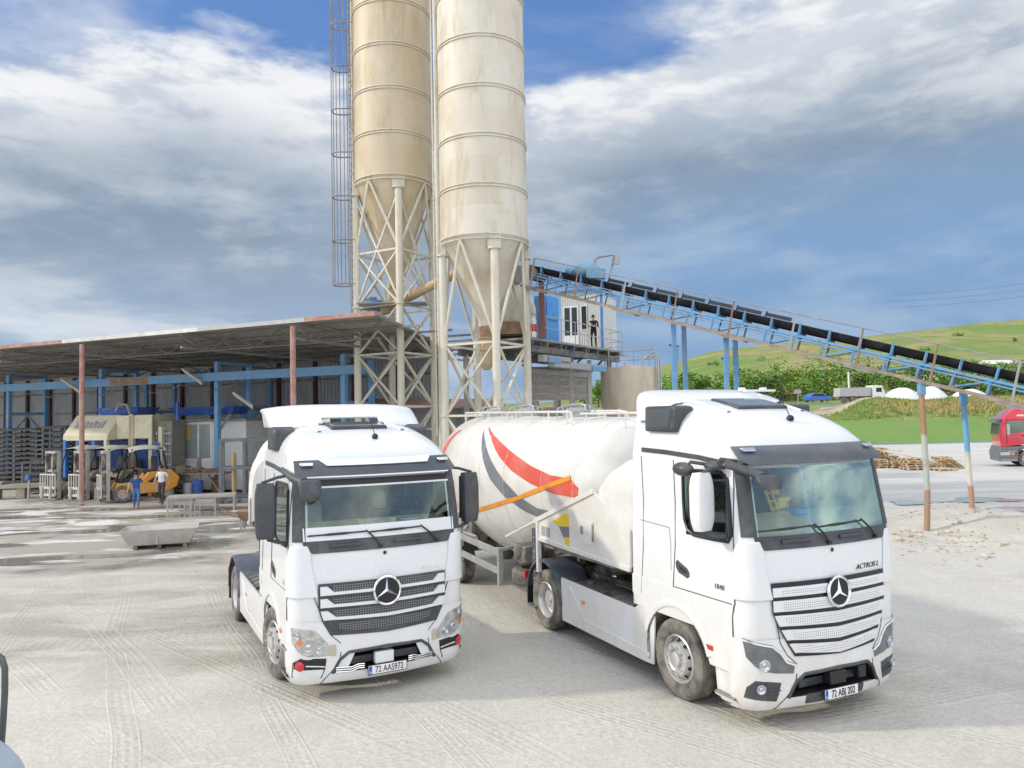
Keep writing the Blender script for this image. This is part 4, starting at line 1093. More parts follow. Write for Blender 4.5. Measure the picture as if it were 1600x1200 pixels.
def tanker(label, loc, yaw):
    root = thing('cement_tanker', label, 'tanker trailer', loc, yaw, 'white cement tankers with red and grey stripes')
    t = MB(); t.loft([tring(x) for x, *_ in TPROF])
    tank = t.build('tank', M_tank, root, 40)
    s_ = MB()
    for x in (-2.62, -3.7, -5.3, -6.5, -7.6, -8.9):
        s_.tube([p for p in tring(x, 48, .001)], .009, 5, closed=True)
        s_.build('weld_seam', M_tank, tank, 60); s_ = MB()
    b = MB(); tank_patch(b, [(-7.23, 3.46), (-6.19, 3.22), (-5.15, 2.98), (-4.17, 2.77), (-3.39, 2.65), (-2.7, 2.63), (-2.45, 2.5)], [(-7.23, 3.46), (-6.56, 3.25), (-5.66, 2.89), (-4.92, 2.64), (-4.07, 2.46), (-3.26, 2.35), (-2.48, 2.34)])
    b.build('red_stripe', M_sred, tank, 60)
    b = MB(); tank_patch(b, [(-7.25, 3.39), (-6.81, 3.12), (-6.31, 2.74), (-5.88, 2.41), (-5.25, 2.12), (-4.53, 1.93), (-3.98, 1.86)], [(-7.25, 3.39), (-6.61, 3.12), (-5.97, 2.79), (-5.33, 2.48), (-4.65, 2.2), (-3.96, 2.04), (-3.44, 2.03)])
    b.build('grey_stripe', M_sgrey, tank, 60)
    b = MB(); tank_patch(b, [(-7.74, 1.515), (-6.0, 1.85), (-4.59, 2.14), (-2.7, 2.60)], [(-7.74, 1.585), (-6.0, 1.93), (-4.59, 2.215), (-2.7, 2.685)], 2, .014)
    b.build('orange_stripe', M_orange, tank, 60)
    b = MB(); tank_patch(b, [(-8.75, 3.38), (-9.0, 3.1), (-9.08, 2.5), (-8.95, 1.9)], [(-8.6, 3.38), (-8.78, 3.1), (-8.85, 2.5), (-8.9, 1.9)])
    b.build('red_stripe', M_sred, tank, 60)
    for sg, xx in ((-1, -2.06), ):
        b = MB(); F = []
        for j in range(9):
            z = 2.95 - .085 * j
            w = .50 * math.sin(math.pi * (j + .6) / 9.2) ** .7
            F += [Vector((-1.90 + OX, -.95 + (-.10) * w - .1, z)), Vector((-1.90 + OX, -.95 + .3 * w, z))]
    # neck shield, beams, panels
    for sg in (-1, 1):
        y = sg * 1.225
        b = MB(); b.extrude([(x + OX, y, z) for x, z in ((-3.85, 1.53), (-3.85, 1.87), (-1.95, 2.47), (-1.6, 2.3), (-1.0, 2.0), (-1.0, 1.48))], (0, -sg * .04, 0))
        pn = b.build('neck_panel', M_tank, root, 40, .008)
        b = MB(); b.beam((-4.0 + OX, y, 1.81), (-1.95 + OX, y, 2.49), .06, .08); b.beam((-5.3 + OX, y * .985, 1.375), (-4.0 + OX, y * .995, 1.81), .03, .045); b.beam((-3.87 + OX, y, .95), (-3.87 + OX, y, 1.9), .08, .06)
        b.beam((-3.9 + OX, y, 1.53), (-1.0 + OX, y, 1.47), .05, .07); b.build('neck_beam', M_tank, root, 40, .008)
        ys = y + sg * .004
        b = MB(); b.extrude([(x + OX, ys, z) for x, z in ((-3.32, 1.88), (-2.85, 2.07), (-2.75, 2.03), (-2.75, 1.86), (-3.1, 1.83))], (0, -sg * .004, 0)); b.extrude([(x + OX, ys, z) for x, z in ((-2.93, 1.66), (-2.75, 1.69), (-2.75, 1.50), (-2.85, 1.50))], (0, -sg * .004, 0)); b.build('neck_emblem', M_yellow, pn, 0)
        b = MB(); b.extrude([(x + OX, ys + sg * .001, z) for x, z in ((-3.1, 1.825), (-2.75, 1.855), (-2.75, 1.695), (-2.95, 1.665))], (0, -sg * .004, 0)); b.build('neck_emblem', M_sgrey, pn, 0)
        b = MB(); b.box(-2.32 + OX, -1.98 + OX, min(ys, y + sg * .012), max(ys, y + sg * .012), 1.66, 2.02); b.build('service_hatch', M_tank, pn, 0, .006)
        b = MB(); b.beam((-1.99 + OX, ys + sg * .012, 1.72), (-1.99 + OX, ys + sg * .012, 1.98), .02); b.box(-2.36 + OX, -2.28 + OX, min(ys, ys + sg * .014), max(ys, ys + sg * .014), 1.80, 1.92); b.build('hatch_latch', M_frame, pn, 0)
        for k in range(2):
            b = MB(); b.box(-3.74 + .17 * k + OX, -3.60 + .17 * k + OX, min(ys, ys - sg * .003), max(ys, ys - sg * .003), 1.60, 1.76); b.build('data_plate', M_steel, pn, 0)
    b = MB(); rings = []
    for x, zt, w in ((-2.45, 1.7, .95), (-2.3, 2.3, 1.12), (-2.1, 2.6, 1.215), (-1.8, 2.88, 1.24), (-1.4, 3.04, 1.245), (-1.1, 3.06, 1.23), (-1.0, 2.9, 1.15)):
        rings.append([Vector((x + OX, w * math.copysign(abs(math.cos(a)) ** .35, math.cos(a)), 1.5 + (zt - 1.5) * abs(math.sin(a)) ** .45)) for a in (math.pi * i / 24 for i in range(25))])
    b.loft(rings, False, caps=False); b.add(rings[-1], [tuple(range(25))]); b.build('neck_shield', M_tank, root, 55)
    b = MB(); b.box(-3.9 + OX, -1.0 + OX, -1.15, 1.15, 1.38, 1.46); b.build('neck_plate', M_frame, root, 30, .01); b = MB(); b.box(-5.9 + OX, -3.7 + OX, -.5, -.38, .95, 1.4); b.build('frame_rail', M_frame, root, 30, .01); b = MB(); b.box(-5.9 + OX, -3.7 + OX, .38, .5, .95, 1.4); b.build('frame_rail', M_frame, root, 30, .01); b = MB()
    for sg in (-.45, .45): b.box(-10.6 + OX, -7.6 + OX, sg - .06, sg + .06, .78, 1.02)
    b.box(-10.6 + OX, -10.5 + OX, -1.2, 1.2, .45, .6); b.build('frame', M_frame, root, 30, .01)
    b = MB()
    for y in (-.55, .55):
        b.beam((-9.1 + OX, y, 1.1), (-8.2 + OX, y, .9), .1); b.beam((-9.3 + OX, y, .95), (-9.3 + OX, y, 1.6), .1); b.beam((-6.3 + OX, y, .75), (-5.4 + OX, y, .98), .1)
    b.build('tank_cradle', M_frame, root, 0)
    for sg in (-1, 1):
        b = MB(); b.beam((-4.15 + OX, sg * 1.1, .34), (-4.15 + OX, sg * 1.1, 1.66), .16, .16); b.box(-4.3 + OX, -4.0 + OX, sg * 1.1 - .16, sg * 1.1 + .16, .30, .34)
        lg = b.build('landing_leg', pm('landing_leg_paint', (.07, .085, .12), .5, dirt=DUST, da=.5), root, 30, .01)
        b = MB()
        for k in range(9): b.cyl((-4.06 + OX, sg * 1.1, .55 + .12 * k), (-4.05 + OX, sg * 1.1, .55 + .12 * k), .02, n=8)
        for k in range(9): b.cyl((-4.15 + OX, sg * 1.185, .55 + .12 * k), (-4.15 + OX, sg * 1.17, .55 + .12 * k), .02, n=8)
        b.build('leg_bolt', M_steel, lg, 30)
        for z in (1.03, .67):
            b = MB(); b.beam((-7.75 + OX, sg * 1.24, z + .06), (-5.5 + OX, sg * 1.24, z), .045, .13); b.build('side_guard', M_steel, root, 0, .008)
        b = MB(); b.box(-5.55 + OX, -5.46 + OX, sg * 1.25 - .05, sg * 1.25 + .05, .42, 1.14); b.box(-7.7 + OX, -7.62 + OX, sg * 1.22 - .04, sg * 1.22 + .04, .55, 1.3); b.beam((-5.5 + OX, sg * 1.2, 1.1), (-5.5 + OX, sg * .4, 1.2), .06); b.build('guard_post', M_steel, root, 0, .008)
        for x in (-8.1, -9.25, -10.3):
            wheel(root, x + OX, sg * 1.2, sg, False)
        b = MB()
        for x in (-8.1, -9.25, -10.3):
            b.loft([[(x + OX + .58 * math.cos(a), sg * 1.23, .56 + .57 * math.sin(a)), (x + OX + .58 * math.cos(a), sg * .8, .56 + .57 * math.sin(a))] for a in (R(20 + 14 * i) for i in range(11))], False, caps=False)
            m_ = b.build('mudguard', M_black, root, 50); b = MB()
        b = MB(); b.tube([(-7.55 + OX, sg * 1.0, 1.5), (-7.5 + OX, sg * 1.22, 1.25), (-7.5 + OX, sg * 1.22, 1.18), (-6.8 + OX, sg * 1.22, 1.18), (-6.8 + OX, sg * 1.15, .95), (-6.2 + OX, sg * 1.1, .95)], .035, 7)
        b.cyl((-7.62 + OX, sg * 1.16, 1.38), (-7.62 + OX, sg * 1.28, 1.38), .10); b.build('discharge_pipe', M_steel, root, 50)
    b = MB(); b.box(-8.6 + OX, -7.75 + OX, -.95, -.55, .9, 1.5); b.build('equipment_box', M_frame, root, 30, .02); b = MB(); b.box(-5.2 + OX, -4.7 + OX, -1.1, -.7, .95, 1.25); b.build('equipment_box', M_frame, root, 30, .02); b = MB(); b.cyl((-6.2 + OX, -.5, .78), (-4.6 + OX, -.5, .82), .14); b.build('air_pipe', M_frame, root, 30, .02)
    T = Matrix.Translation((-4.95 + OX, -.72, .52))
    b = MB(); b.lathe([(.28, .05), (.31, 0), (.44, 0), (.49, .05), (.49, .25), (.44, .30), (.31, .30), (.28, .25)], 36, T, closed=True)
    b.build('spare_tyre', M_rub, root, 35)
    # top: rails, walkway, manholes
    for sg in (-1, 1):
        b = MB()
        b.tube([(-9.0 + OX, sg * .55, 3.62), (-9.0 + OX, sg * .55, 3.78), (-3.95 + OX, sg * .55, 3.72), (-3.75 + OX, sg * .58, 3.70), (-3.70 + OX, sg * .6, 3.5)], .022, 7)
        b.tube([(-3.7 + OX, sg * .42, 3.68), (-1.4 + OX, sg * .42, 3.66)], .02, 7); 
        for k in range(8): b.cyl((-9.0 + .72 * k + OX, sg * .55, 3.5), (-9.0 + .72 * k + OX, sg * .55, 3.76), .014, n=6)
        for k in range(4): b.cyl((-3.5 + .62 * k + OX, sg * .42, 3.5 if k < 2 else 3.3), (-3.5 + .62 * k + OX, sg * .42, 3.66), .014, n=6)
        b.build('roof_rail', M_tank, root, 50)
    for x in (-8.6, -6.8, -4.6):
        b = MB(); zt = tsec(x)[2]; T = Matrix.Translation((x + OX, 0, zt - .04))
        b.lathe([(.25, 0), (.25, .13), (.28, .13), (.28, .155), (.24, .16), (.15, .21), (0, .22)], 24, T)
        mh = b.build('manhole', M_steel, root, 40)
        b = MB()
        b.tube([(x - .36 + OX, 0, zt + .12), (x - .34 + OX, 0, zt + .21), (x - .2 + OX, 0, zt + .24), (x + .2 + OX, 0, zt + .24), (x + .34 + OX, 0, zt + .21), (x + .36 + OX, 0, zt + .12)], .014, 6)
        b.tube([(x + OX, -.42, zt - .02), (x + OX, -.40, zt + .16), (x + OX, -.25, zt + .22), (x + OX, .25, zt + .22), (x + OX, .40, zt + .16), (x + OX, .42, zt - .02)], .014, 6)
        for a in range(4):
            c = Vector((x + OX + .27 * math.cos(a * math.pi / 2 + .7), .27 * math.sin(a * math.pi / 2 + .7), zt + .06)); b.cyl(c, c + Vector((0, 0, .13)), .02, n=6)
        b.build('manhole_handle', M_steel, mh, 50)
    return root
cR, sR = math.cos(-1.141), math.sin(-1.141)
TK1 = tanker('white cement tanker with red and grey swoosh stripes, coupled behind the truck with white grille', (3.1304 - 6.5 * cR, 10.4628 - 6.5 * sR, 0), -1.141)
TK2 = copy_tree(TK1)
a2 = R(-75)
TK2.location = (-5.0 - (-2.5 + 6.5) * math.cos(a2) , 18.6 - (-2.5 + 6.5) * math.sin(a2), 0); TK2.rotation_euler = (0, 0, a2)
tag(TK2, 'white cement tanker mostly hidden behind the truck with dark mesh grille', 'tanker trailer')

# ================================================================ cement silos
def silo_paint(name, c, tan, amt):
    m = new_mat(name); t = NT(m)
    x, y, z = t.xyz()
    ang = t.math('ARCTAN2', y, x)
    course = t.math('FLOOR', t.math('DIVIDE', z, 2.03))
    cv_ = t.new('ShaderNodeCombineXYZ'); t.l.new(course, cv_.inputs[2])
    t.l.new(t.math('FLOOR', t.math('MULTIPLY', t.math('ADD', ang, t.math('MULTIPLY', t.noise(2.0, 3, .5, vec=None, sc=(.05, .05, 1)), .12)), .9)), cv_.inputs[0])
    wn = t.new('ShaderNodeTexWhiteNoise'); t.l.new(cv_.outputs[0], wn.inputs['Vector'])
    st = t.noise(1.1, 9, .7, .8, sc=(1, 1, .18)); st2 = t.noise(.6, 6, .6, .3, sc=(1, 1, .6)); sp = t.noise(5, 8, .7)
    col = t.mix(t.mr(wn.outputs['Value'], 0, 1, 0, .55), c, tan)
    col = t.mix(t.mr(st2, .40, .70, 0, amt), col, tan)
    col = t.mix(t.mr(st, .48, .66, 0, .65 * amt + .12), col, (.36, .26, .14))
    col = t.mix(t.mr(sp, .63, .70, 0, .5), col, (.20, .12, .06))
    t.col(col); t.rough(.55); t.bump(t.noise(1.2, 4, .5), .08, .1)
    return m
M_silo1 = silo_paint('silo_cream_paint', (.62, .55, .42), (.51, .40, .25), .75)
M_silo2 = silo_paint('silo_white_paint', (.69, .665, .585), (.57, .49, .36), .65)
M_leg = pm('cream_steel', (.64, .61, .51), .55, var=.06, dirt=(.34, .24, .13), da=.5, ds=2.2, dth=.58, streak=True)
M_rustst = pm('rusty_steel', (.30, .18, .11), .75, var=.3, dirt=(.42, .34, .26), da=.6, ds=3)
M_blue = pm('blue_steel', (.11, .34, .62), .5, var=.12, dirt=(.33, .30, .27), da=.75, ds=3.5, dth=.52)
M_grey = pm('grey_steel', (.24, .25, .26), .6, var=.15, dirt=DUST, da=.5, ds=2.5)
M_yel = pm('yellow_steel', (.50, .33, .12), .6, dirt=(.42, .37, .30), da=.75, ds=2.5, dth=.45)
M_brown = pm('brown_chord', (.26, .21, .17), .7, var=.25, dirt=(.45, .38, .3), da=.6, ds=2.5)
def silo(label, cx, cy, r, zc, ztop, ztip, levels, mat, ladder):
    root = thing('cement_silo', label, 'silo', (cx, cy, 0), 0, 'tall cement silos on braced legs')
    b = MB(); prof = [(r, zc)]
    z = zc
    while z < ztop: prof += [(r, z + .04), (r, min(ztop, z + 2.0))]; z += 2.03
    prof += [(r * .7, ztop + .5), (0, ztop + .8)]
    b.lathe(prof, 56); sh_ = b.build('silo_shell', mat, root, 40)
    b = MB(); b.lathe([(r, zc), (r * .985, zc - .02), (.30, ztip), (.30, ztip - .25), (.24, ztip - .3)], 56); b.build('hopper_cone', mat, root, 30)
    z = zc; k = 0
    while z < ztop:
        b = MB()
        for dz in ((-.05, .07) if k else (-.12, .06)):
            b.lathe([(r + .0, z + dz - .02), (r + .05, z + dz - .02), (r + .05, z + dz + .02), (r, z + dz + .02)], 56)
        b.build('ring_flange', M_leg, sh_, 30); z += 2.03; k += 1
    L_ = []
    for i in range(4):
        a = R(-75 + 90 * i); p = Vector((r * .97 * math.cos(a), r * .97 * math.sin(a), 0)); L_.append(p)
        b = MB(); b.cyl(p, p + Vector((0, 0, zc - .55)), .165, n=16); b.cyl(p + Vector((0, 0, zc - .57)), p + Vector((0, 0, zc - .5)), .26, n=16)
        t_ = Vector((-p.y, p.x, 0)).normalized()
        for s_ in (-.16, -.05, .05, .16): b.beam(p + t_ * s_ + Vector((0, 0, zc - .5)), p + t_ * s_ + Vector((0, 0, zc + .1)), .02, .24)
        for zl in levels[1:-1]: b.cyl(p + Vector((0, 0, zl - .03)), p + Vector((0, 0, zl + .03)), .22, n=12)
        b.cyl(p, p + Vector((0, 0, .05)), .3, n=12)
        b.build('silo_leg', M_leg, root, 40)
    for i in range(4):
        p, q = L_[i], L_[(i + 1) % 4]; mid = (p + q).normalized() * r * .985
        for s_ in (p, q):
            b = MB(); b.cyl(mid + Vector((0, 0, zc - .1)), s_ + Vector((0, 0, levels[0])), .065, n=8); b.build('silo_brace', M_leg, root, 50)
        for k, (za, zb2) in enumerate(zip(levels, levels[1:])):
            for u_, v_ in ((p, q), (q, p)):
                b = MB(); o_ = (u_ - v_).normalized() * .15
                b.beam(u_ - o_ + Vector((0, 0, za - .12)), v_ + o_ + Vector((0, 0, zb2 + .12)), .10, .07); b.build('silo_brace', M_leg, root, 0)
            b = MB(); b.beam(p + Vector((0, 0, za)), q + Vector((0, 0, za)), .10, .09); b.build('silo_tie', M_leg, root, 0)
    return root
S1 = silo('tan stained cement silo with caged ladder, the one farther back on the left', -5.40, 35.9, 1.83, 14.7, 27, 10.2, [11.4, 8.9, 6.7, 4.3, 1.6], M_silo1, True)
S2 = silo('whiter cement silo with yellow outlet valve, the nearer one beside the conveyor', -1.05, 32.0, 1.83, 10.96, 24.5, 7.75, [6.7, 3.8, .9], M_silo2, False)
# big crosses right under the left silo's shell
for i in range(4):
    p, q = [Vector((1.775 * math.cos(R(-75 + 90 * (i + d))), 1.775 * math.sin(R(-75 + 90 * (i + d))), 0)) for d in (0, 1)]
    for u_, v_ in ((p, q), (q, p)):
        b = MB(); b.beam(u_ + Vector((0, 0, 14.0)), v_ + Vector((0, 0, 9.0)), .09, .07); b.build('silo_brace', M_leg, S1, 0)
# catwalk plate half way up the legs of the left silo
b = MB(); b.box(-1.3, 1.6, -1.75, -.6, 8.92, 8.96); b.box(-1.5, -1.2, -1.6, .8, 8.94, 8.98); b.build('catwalk_plate', M_grey, S1, 0)
M_cage = pm('dark_cage_steel', (.20, .20, .21), .6, dirt=(.45, .42, .36), da=.6)
# caged ladder on the left silo
b = MB(); lx, ly = -1.83 - .12, -.45
for dy in (-.2, .2): b.cyl((lx, ly + dy, 8.6), (lx, ly + dy, 27), .025, n=6)
for k in range(62): b.cyl((lx, ly - .2, 8.8 + .3 * k), (lx, ly + .2, 8.8 + .3 * k), .013, n=5)
lad = b.build('ladder', M_cage, S1, 50)
for k in range(9):
    z = 10.0 + 2.05 * k
    b = MB(); b.tube([(lx, ly - .36, z), (lx - .55, ly - .38, z), (lx - .82, ly - .2, z), (lx - .82, ly + .2, z), (lx - .55, ly + .38, z), (lx, ly + .36, z)], .032, 6)
    b.beam((lx, ly - .36, z), (-1.7, ly - .36, z), .03); b.build('cage_hoop', M_cage, lad, 50)
b = MB()
for x, y in ((-.82, -.2), (-.82, .2), (-.55, -.38), (-.55, .38), (-.2, -.37), (-.2, .37)): b.cyl((lx + x, ly + y, 10), (lx + x, ly + y, 27), .022, n=5)
b.build('cage_bar', M_cage, lad, 50)
b = MB(); b.cyl((-1.88, -.1, .1), (-1.88, -.1, 27), .075, n=10)
for k in range(9): b.cyl((-1.88, -.1, 9 + 2.1 * k), (-1.88, -.1, 9.1 + 2.1 * k), .10, n=10)
b.build('filling_pipe', M_leg, S1, 50)
b = MB(); b.cyl((-1.95, .3, .1), (-1.95, .3, 24.5), .10, n=10); b.build('filling_pipe', M_leg, S2, 50)
b = MB()
for k in range(100): b.tube([(-2.12, .28, 4 + .2 * k), (-2.16, .34, 4.1 + .2 * k), (-2.12, .40, 4.2 + .2 * k)], .014, 4)
for dy in (.18, .48): b.cyl((-2.12, dy, 3), (-2.12, dy, 24.5), .022, n=6)
for k in range(70): b.cyl((-2.12, .18, 3.2 + .3 * k), (-2.12, .48, 3.2 + .3 * k), .012, n=5)
b.build('ladder', M_leg, S2, 50)
b = MB(); b.cyl((.05, 0, 7.5), (.05, 0, 7.05), .34, .30, 20); b.build('outlet_flange', M_rustst, S2, 40)
b = MB(); b.lathe([(.30, 7.05), (.33, 7.0), (.26, 6.95), (.26, 6.55), (.3, 6.5), (.25, 6.45), (.25, 6.0), (.30, 5.95), (.16, 5.7)], 20); b.build('outlet_valve', M_yel, S2, 40)
b = MB(); b.lathe([(.24, 9.9), (.36, 9.85), (.30, 9.7), (.30, 9.3), (.36, 9.2), (.18, 8.95)], 20); b.build('outlet_valve', M_yel, S1, 40)
# screw conveyor and its motor between the two silos
sc_ = thing('screw_conveyor', 'dusty yellow screw conveyor tube rising between the two silos', 'screw conveyor', (-5.4, 35.4, 9.0))
b = MB(); b.cyl((-.3, 0, -.1), (3.9, -2.4, 1.35), .21, n=16); b.cyl((-.6, 0, -.2), (-.25, 0, -.08), .30, n=16); b.cyl((3.9, -2.4, 1.35), (4.2, -2.55, 1.45), .27, n=16); b.build('screw_tube', M_yel, sc_, 40)
b = MB(); b.cyl((-1.2, 0, .1), (-.6, 0, -.02), .27, n=16); b.cyl((-1.32, 0, .13), (-1.2, 0, .1), .22, n=16); b.box(-1.1, -.8, -.1, .1, .25, .4); b.build('drive_motor', pm('motor_blue', (.08, .17, .30), .5, dirt=DUST, da=.6), sc_, 40)

# ================================================================ belt conveyor
CB0 = Vector((1.24, 33.0, 9.2)); CB1 = Vector((13.4, 24.7, 4.5)); CD = (CB1 - CB0); CLEN = CD.length; CD.normalize()
CN = Vector((CD.y, -CD.x, 0)).normalized()
if CN.y > 0: CN = -CN
CU = CN.cross(CD); CU = CU if CU.z > 0 else -CU
LT = 29.0
conv = thing('belt_conveyor', 'long inclined belt conveyor with blue lattice frame and handrail', 'conveyor', tuple(CB0))
def cp(t, s, u): return CD * t + CN * s + CU * u          # along, sideways (+ towards the yard), up
b = MB()
for s in (-.42, .42):
    b.beam(cp(-.3, s, .52), cp(LT, s, .52), .09, .09); b.beam(cp(-.3, s, .40), cp(LT, s, .40), .05, .05)
fr = b.build('top_chord', M_blue, conv, 0)
b = MB()
for s in (-.42, .42): b.beam(cp(-.3, s, 0), cp(LT, s, 0), .10, .10)
b.beam(cp(-.3, .98, -.02), cp(LT, .98, -.02), .08, .10); b.build('bottom_chord', M_brown, conv, 0)
k = 0; t = .1
while t < LT:
    b = MB()
    for s in (-.42, .42):
        b.beam(cp(t, s, .02), cp(t, s, .5), .07, .05)
        if k % 2 == 0: b.beam(cp(t, s, .04), cp(t + 1.0, s, .48), .04, .04)
    b.beam(cp(t, -.42, .02), cp(t, .42, .02), .05, .05)
    b.build('lattice_bay', M_blue, conv, 0)
    t += 1.0; k += 1
def belt_ring(t, dz=0, th=.022):
    pr = [(-.46, .90), (-.30, .70), (-.16, .64), (.16, .64), (.30, .70), (.46, .90)]
    return [cp(t, s, u + dz) for s, u in pr] + [cp(t, s, u + dz + th) for s, u in reversed(pr)]
b = MB(); b.loft([belt_ring(-.45), belt_ring(LT)]); b.box(0, 0, 0, 0, 0, 0) if False else None
b.add([cp(-.3, -.36, .30), cp(-.3, .36, .30), cp(LT, .36, .30), cp(LT, -.36, .30)], [(0, 1, 2, 3)])
b.build('belt', pm('belt_rubber', (.014, .014, .018), .75, dirt=(.2, .19, .17), da=.2, ds=3), conv, 30)
b = MB(); b.cyl(cp(-.3, -.45, .60), cp(-.3, .45, .60), .30, n=20); b.build('head_drum', M_rustst, conv, 40)
t = .2
while t < LT:
    b = MB()
    for s in (-1, 1):
        b.beam(cp(t, s * .44, .54), cp(t, s * .53, .96), .07, .05)
        b.cyl(cp(t, s * .18, .60), cp(t, s * .47, .86), .045, n=8)
    b.cyl(cp(t, -.17, .585), cp(t, .17, .585), .045, n=8); b.beam(cp(t, -.48, .55), cp(t, .48, .55), .05, .04)
    b.build('idler', M_blue, conv, 40); t += 1.0
b = MB()
pts_n = int(LT / 2.2)
for k in range(pts_n + 1):
    t = .2 + 2.2 * k
    b = MB(); b.beam(cp(t, 1.0, -.08), cp(t - .12, 1.0, 1.22), .05, .05); b.beam(cp(t, .42, .0), cp(t, 1.02, -.04), .05, .06)
    b.build('rail_post', M_rustst if k % 3 == 1 else M_brown if k % 3 == 0 else M_steel, conv, 0)
    b = MB(); b.add([cp(t + .1, .5, -.03), cp(t + .1, 1.0, -.03), cp(t + 2.0, 1.0, -.03), cp(t + 2.0, .5, -.03)], [(0, 1, 2, 3)])
    if k % 2 == 0: b.box(-.5, .5, -.25, .25, -.03, .03, Matrix.Translation(cp(t + .1, .75, -.095)) @ Matrix((CD, CN, CU)).transposed().to_4x4())
    b.build('walkway_plate', M_grey, conv, 0)
b = MB(); b.tube([cp(.1, 1.0, 1.22), cp(LT, 1.0, 1.22)], .024, 6); b.tube([cp(.3, 1.0, -.08), cp(.1, 1.0, 1.22)], .024, 6); b.tube([cp(.1, 1.0, .62), cp(5.5, 1.0, .62)], .016, 6); b.build('handrail', M_grey, conv, 50)
b = MB(); b.ball(cp(1.75, -.65, 1.2), .62, .42, .34, 12); b.cyl(cp(1.1, -.7, 1.0), cp(.8, -.7, 1.05), .24, n=12); b.box(-.4, .4, -.3, .3, -.2, .2, Matrix.Translation(cp(2.2, -.6, 1.15)))
b.build('drive_unit', pm('drive_blue', (.16, .36, .52), .6, dirt=DUST, da=.5), conv, 40)
b = MB(); b.tube([cp(2.0, -.8, 1.2), cp(1.9, -.8, 1.75), cp(2.05, -.8, 1.9), cp(2.75, -.75, 2.12), cp(2.8, -.72, 2.0), cp(2.9, -.7, .4)], .05, 7); b.cyl(cp(2.98, -.7, 1.75), cp(2.93, -.7, 2.1), .13, n=10); b.build('lamp_bracket', M_steel, conv, 50)
# far side skirt boards
t = 2.9
while t < 10:
    b = MB(); b.add([cp(t, -.55, .98), cp(t + .95, -.55, .98), cp(t + .95, -.58, 1.12), cp(t, -.58, 1.12)], [(0, 1, 2, 3)]); b.beam(cp(t, -.5, .8), cp(t, -.60, 1.16), .05)
    b.build('skirt_board', M_black, conv, 0); t += 1.12
# blue A-frame legs
for (t, sp, la) in ((6.65, .35, 'first'), (8.75, .25, 'second')):
    for s in (-.5, .5):
        top = cp(t, s, -.05); w_ = CB0 + top
        b = MB(); b.beam(top, Vector((top.x - (.12 if s > 0 else -.02), top.y, -CB0.z)), .16, .16); b.build('support_leg', M_blue, conv, 0)
    b = MB(); p1, p2 = cp(t, -.5, -.9), cp(t, .5, -.9); b.beam(p1, p2, .08); b.beam(cp(t, -.5, -1.0), Vector((cp(t, .5, 0).x, cp(t, .5, 0).y, -5)), .07); b.build('support_brace', M_blue, conv, 0)
def pole_mat(name, z1, z2, ctop, cmid, cbot):
    m = new_mat(name); t = NT(m); z = t.math('ADD', t.xyz()[2], t.math('MULTIPLY', t.noise(3, 4), .25))
    n = t.noise(2.6, 9, .7, .5, sc=(1, 1, .4))
    c = t.mix(t.mr(z, z1 - .04, z1 + .04), cbot, t.mix(t.mr(z, z2 - .04, z2 + .04), cmid, ctop))
    t.col(t.mix(t.mr(n, .52, .64, 0, .8), c, (.30, .15, .07))); t.rough(.7); return m
def support_post(label, x, y, z0, top, r, m, kink=0):
    o = thing('support_post', label, 'post', (x, y, z0))
    b = MB(); h = top.z - z0
    dx, dy = top.x - x, top.y - y
    b.tube([(0, 0, -.2), (kink * .6, 0, .55), (dx * .3 + kink, dy * .3, .3 * h), (dx, dy, h)], r, 14); b.build('post_tube', m, o, 50)
    b = MB(); b.box(dx - r * 1.1, dx + r * 1.1, dy - r * 1.1, dy + r * 1.1, h - .02, h + .42); b.build('post_head', M_blue, o, 0, .01)
    b = MB(); b.cyl((0, 0, -.15), (0, 0, .08), r * 1.5, r * 1.1, 14); b.build('footing', pm('post_footing', (.5, .45, .38), .9), o, 50)
_t1 = CB0 + cp(CLEN + .0, .9, -.4); _t2 = CB0 + cp(CLEN + 1.08, -.55, -.4)
support_post('rusty bent support post with flaking pale paint under the conveyor', _t1.x - .05, _t1.y - .02, -.22, _t1, .088, pole_mat('rusty_pole', 1.5, 3.2, (.36, .22, .12), (.42, .46, .42), (.36, .23, .15)), .07)
support_post('blue and white painted support post under the conveyor', _t2.x + .10, _t2.y, .40, _t2, .082, pole_mat('blue_white_pole', .95, 2.0, (.16, .40, .68), (.62, .60, .53), (.42, .27, .18)), 0)

# ================================================================ batching plant behind the silos
plat = thing('batching_platform', 'grey steel batching platform on columns with handrails behind the right silo', 'platform', (2.0, 36.0, 0))
PO = Vector((2.0, 36.0, 0))
PF0, PF1 = Vector((.9, 33.8, 7.22)), Vector((6.1, 42.0, 7.22)); PE = (PF1 - PF0).normalized(); PI_ = Vector((-PE.y, PE.x, 0))
def pp(a, b, z): return PF0 + PE * a + PI_ * b + Vector((0, 0, z)) - PO
PL = (PF1 - PF0).length
b = MB(); b.loft([[pp(-.2, 0, 0), pp(-.2, 4.2, 0), pp(-.2, 4.2, -.1), pp(-.2, 0, -.1)], [pp(PL, 0, 0), pp(PL, 4.2, 0), pp(PL, 4.2, -.1), pp(PL, 0, -.1)]]); b.loft([[pp(PL, .8, -.001), pp(PL, 4.2, -.001), pp(PL, 4.2, -.1), pp(PL, .8, -.1)], [pp(PL + 2.4, .8, -.001), pp(PL + 2.4, 4.2, -.001), pp(PL + 2.4, 4.2, -.1), pp(PL + 2.4, .8, -.1)]]); b.build('floor', M_grey, plat, 0)
b = MB()
for k in range(8): b.beam(pp(.2 + k * PL / 7.4, .05, -.22), pp(.2 + k * PL / 7.4, 4.1, -.22), .12, .22)
for y_ in (.3, 3.8): b.beam(pp(-.2, y_, -.45), pp(PL, y_, -.45), .2, .3)
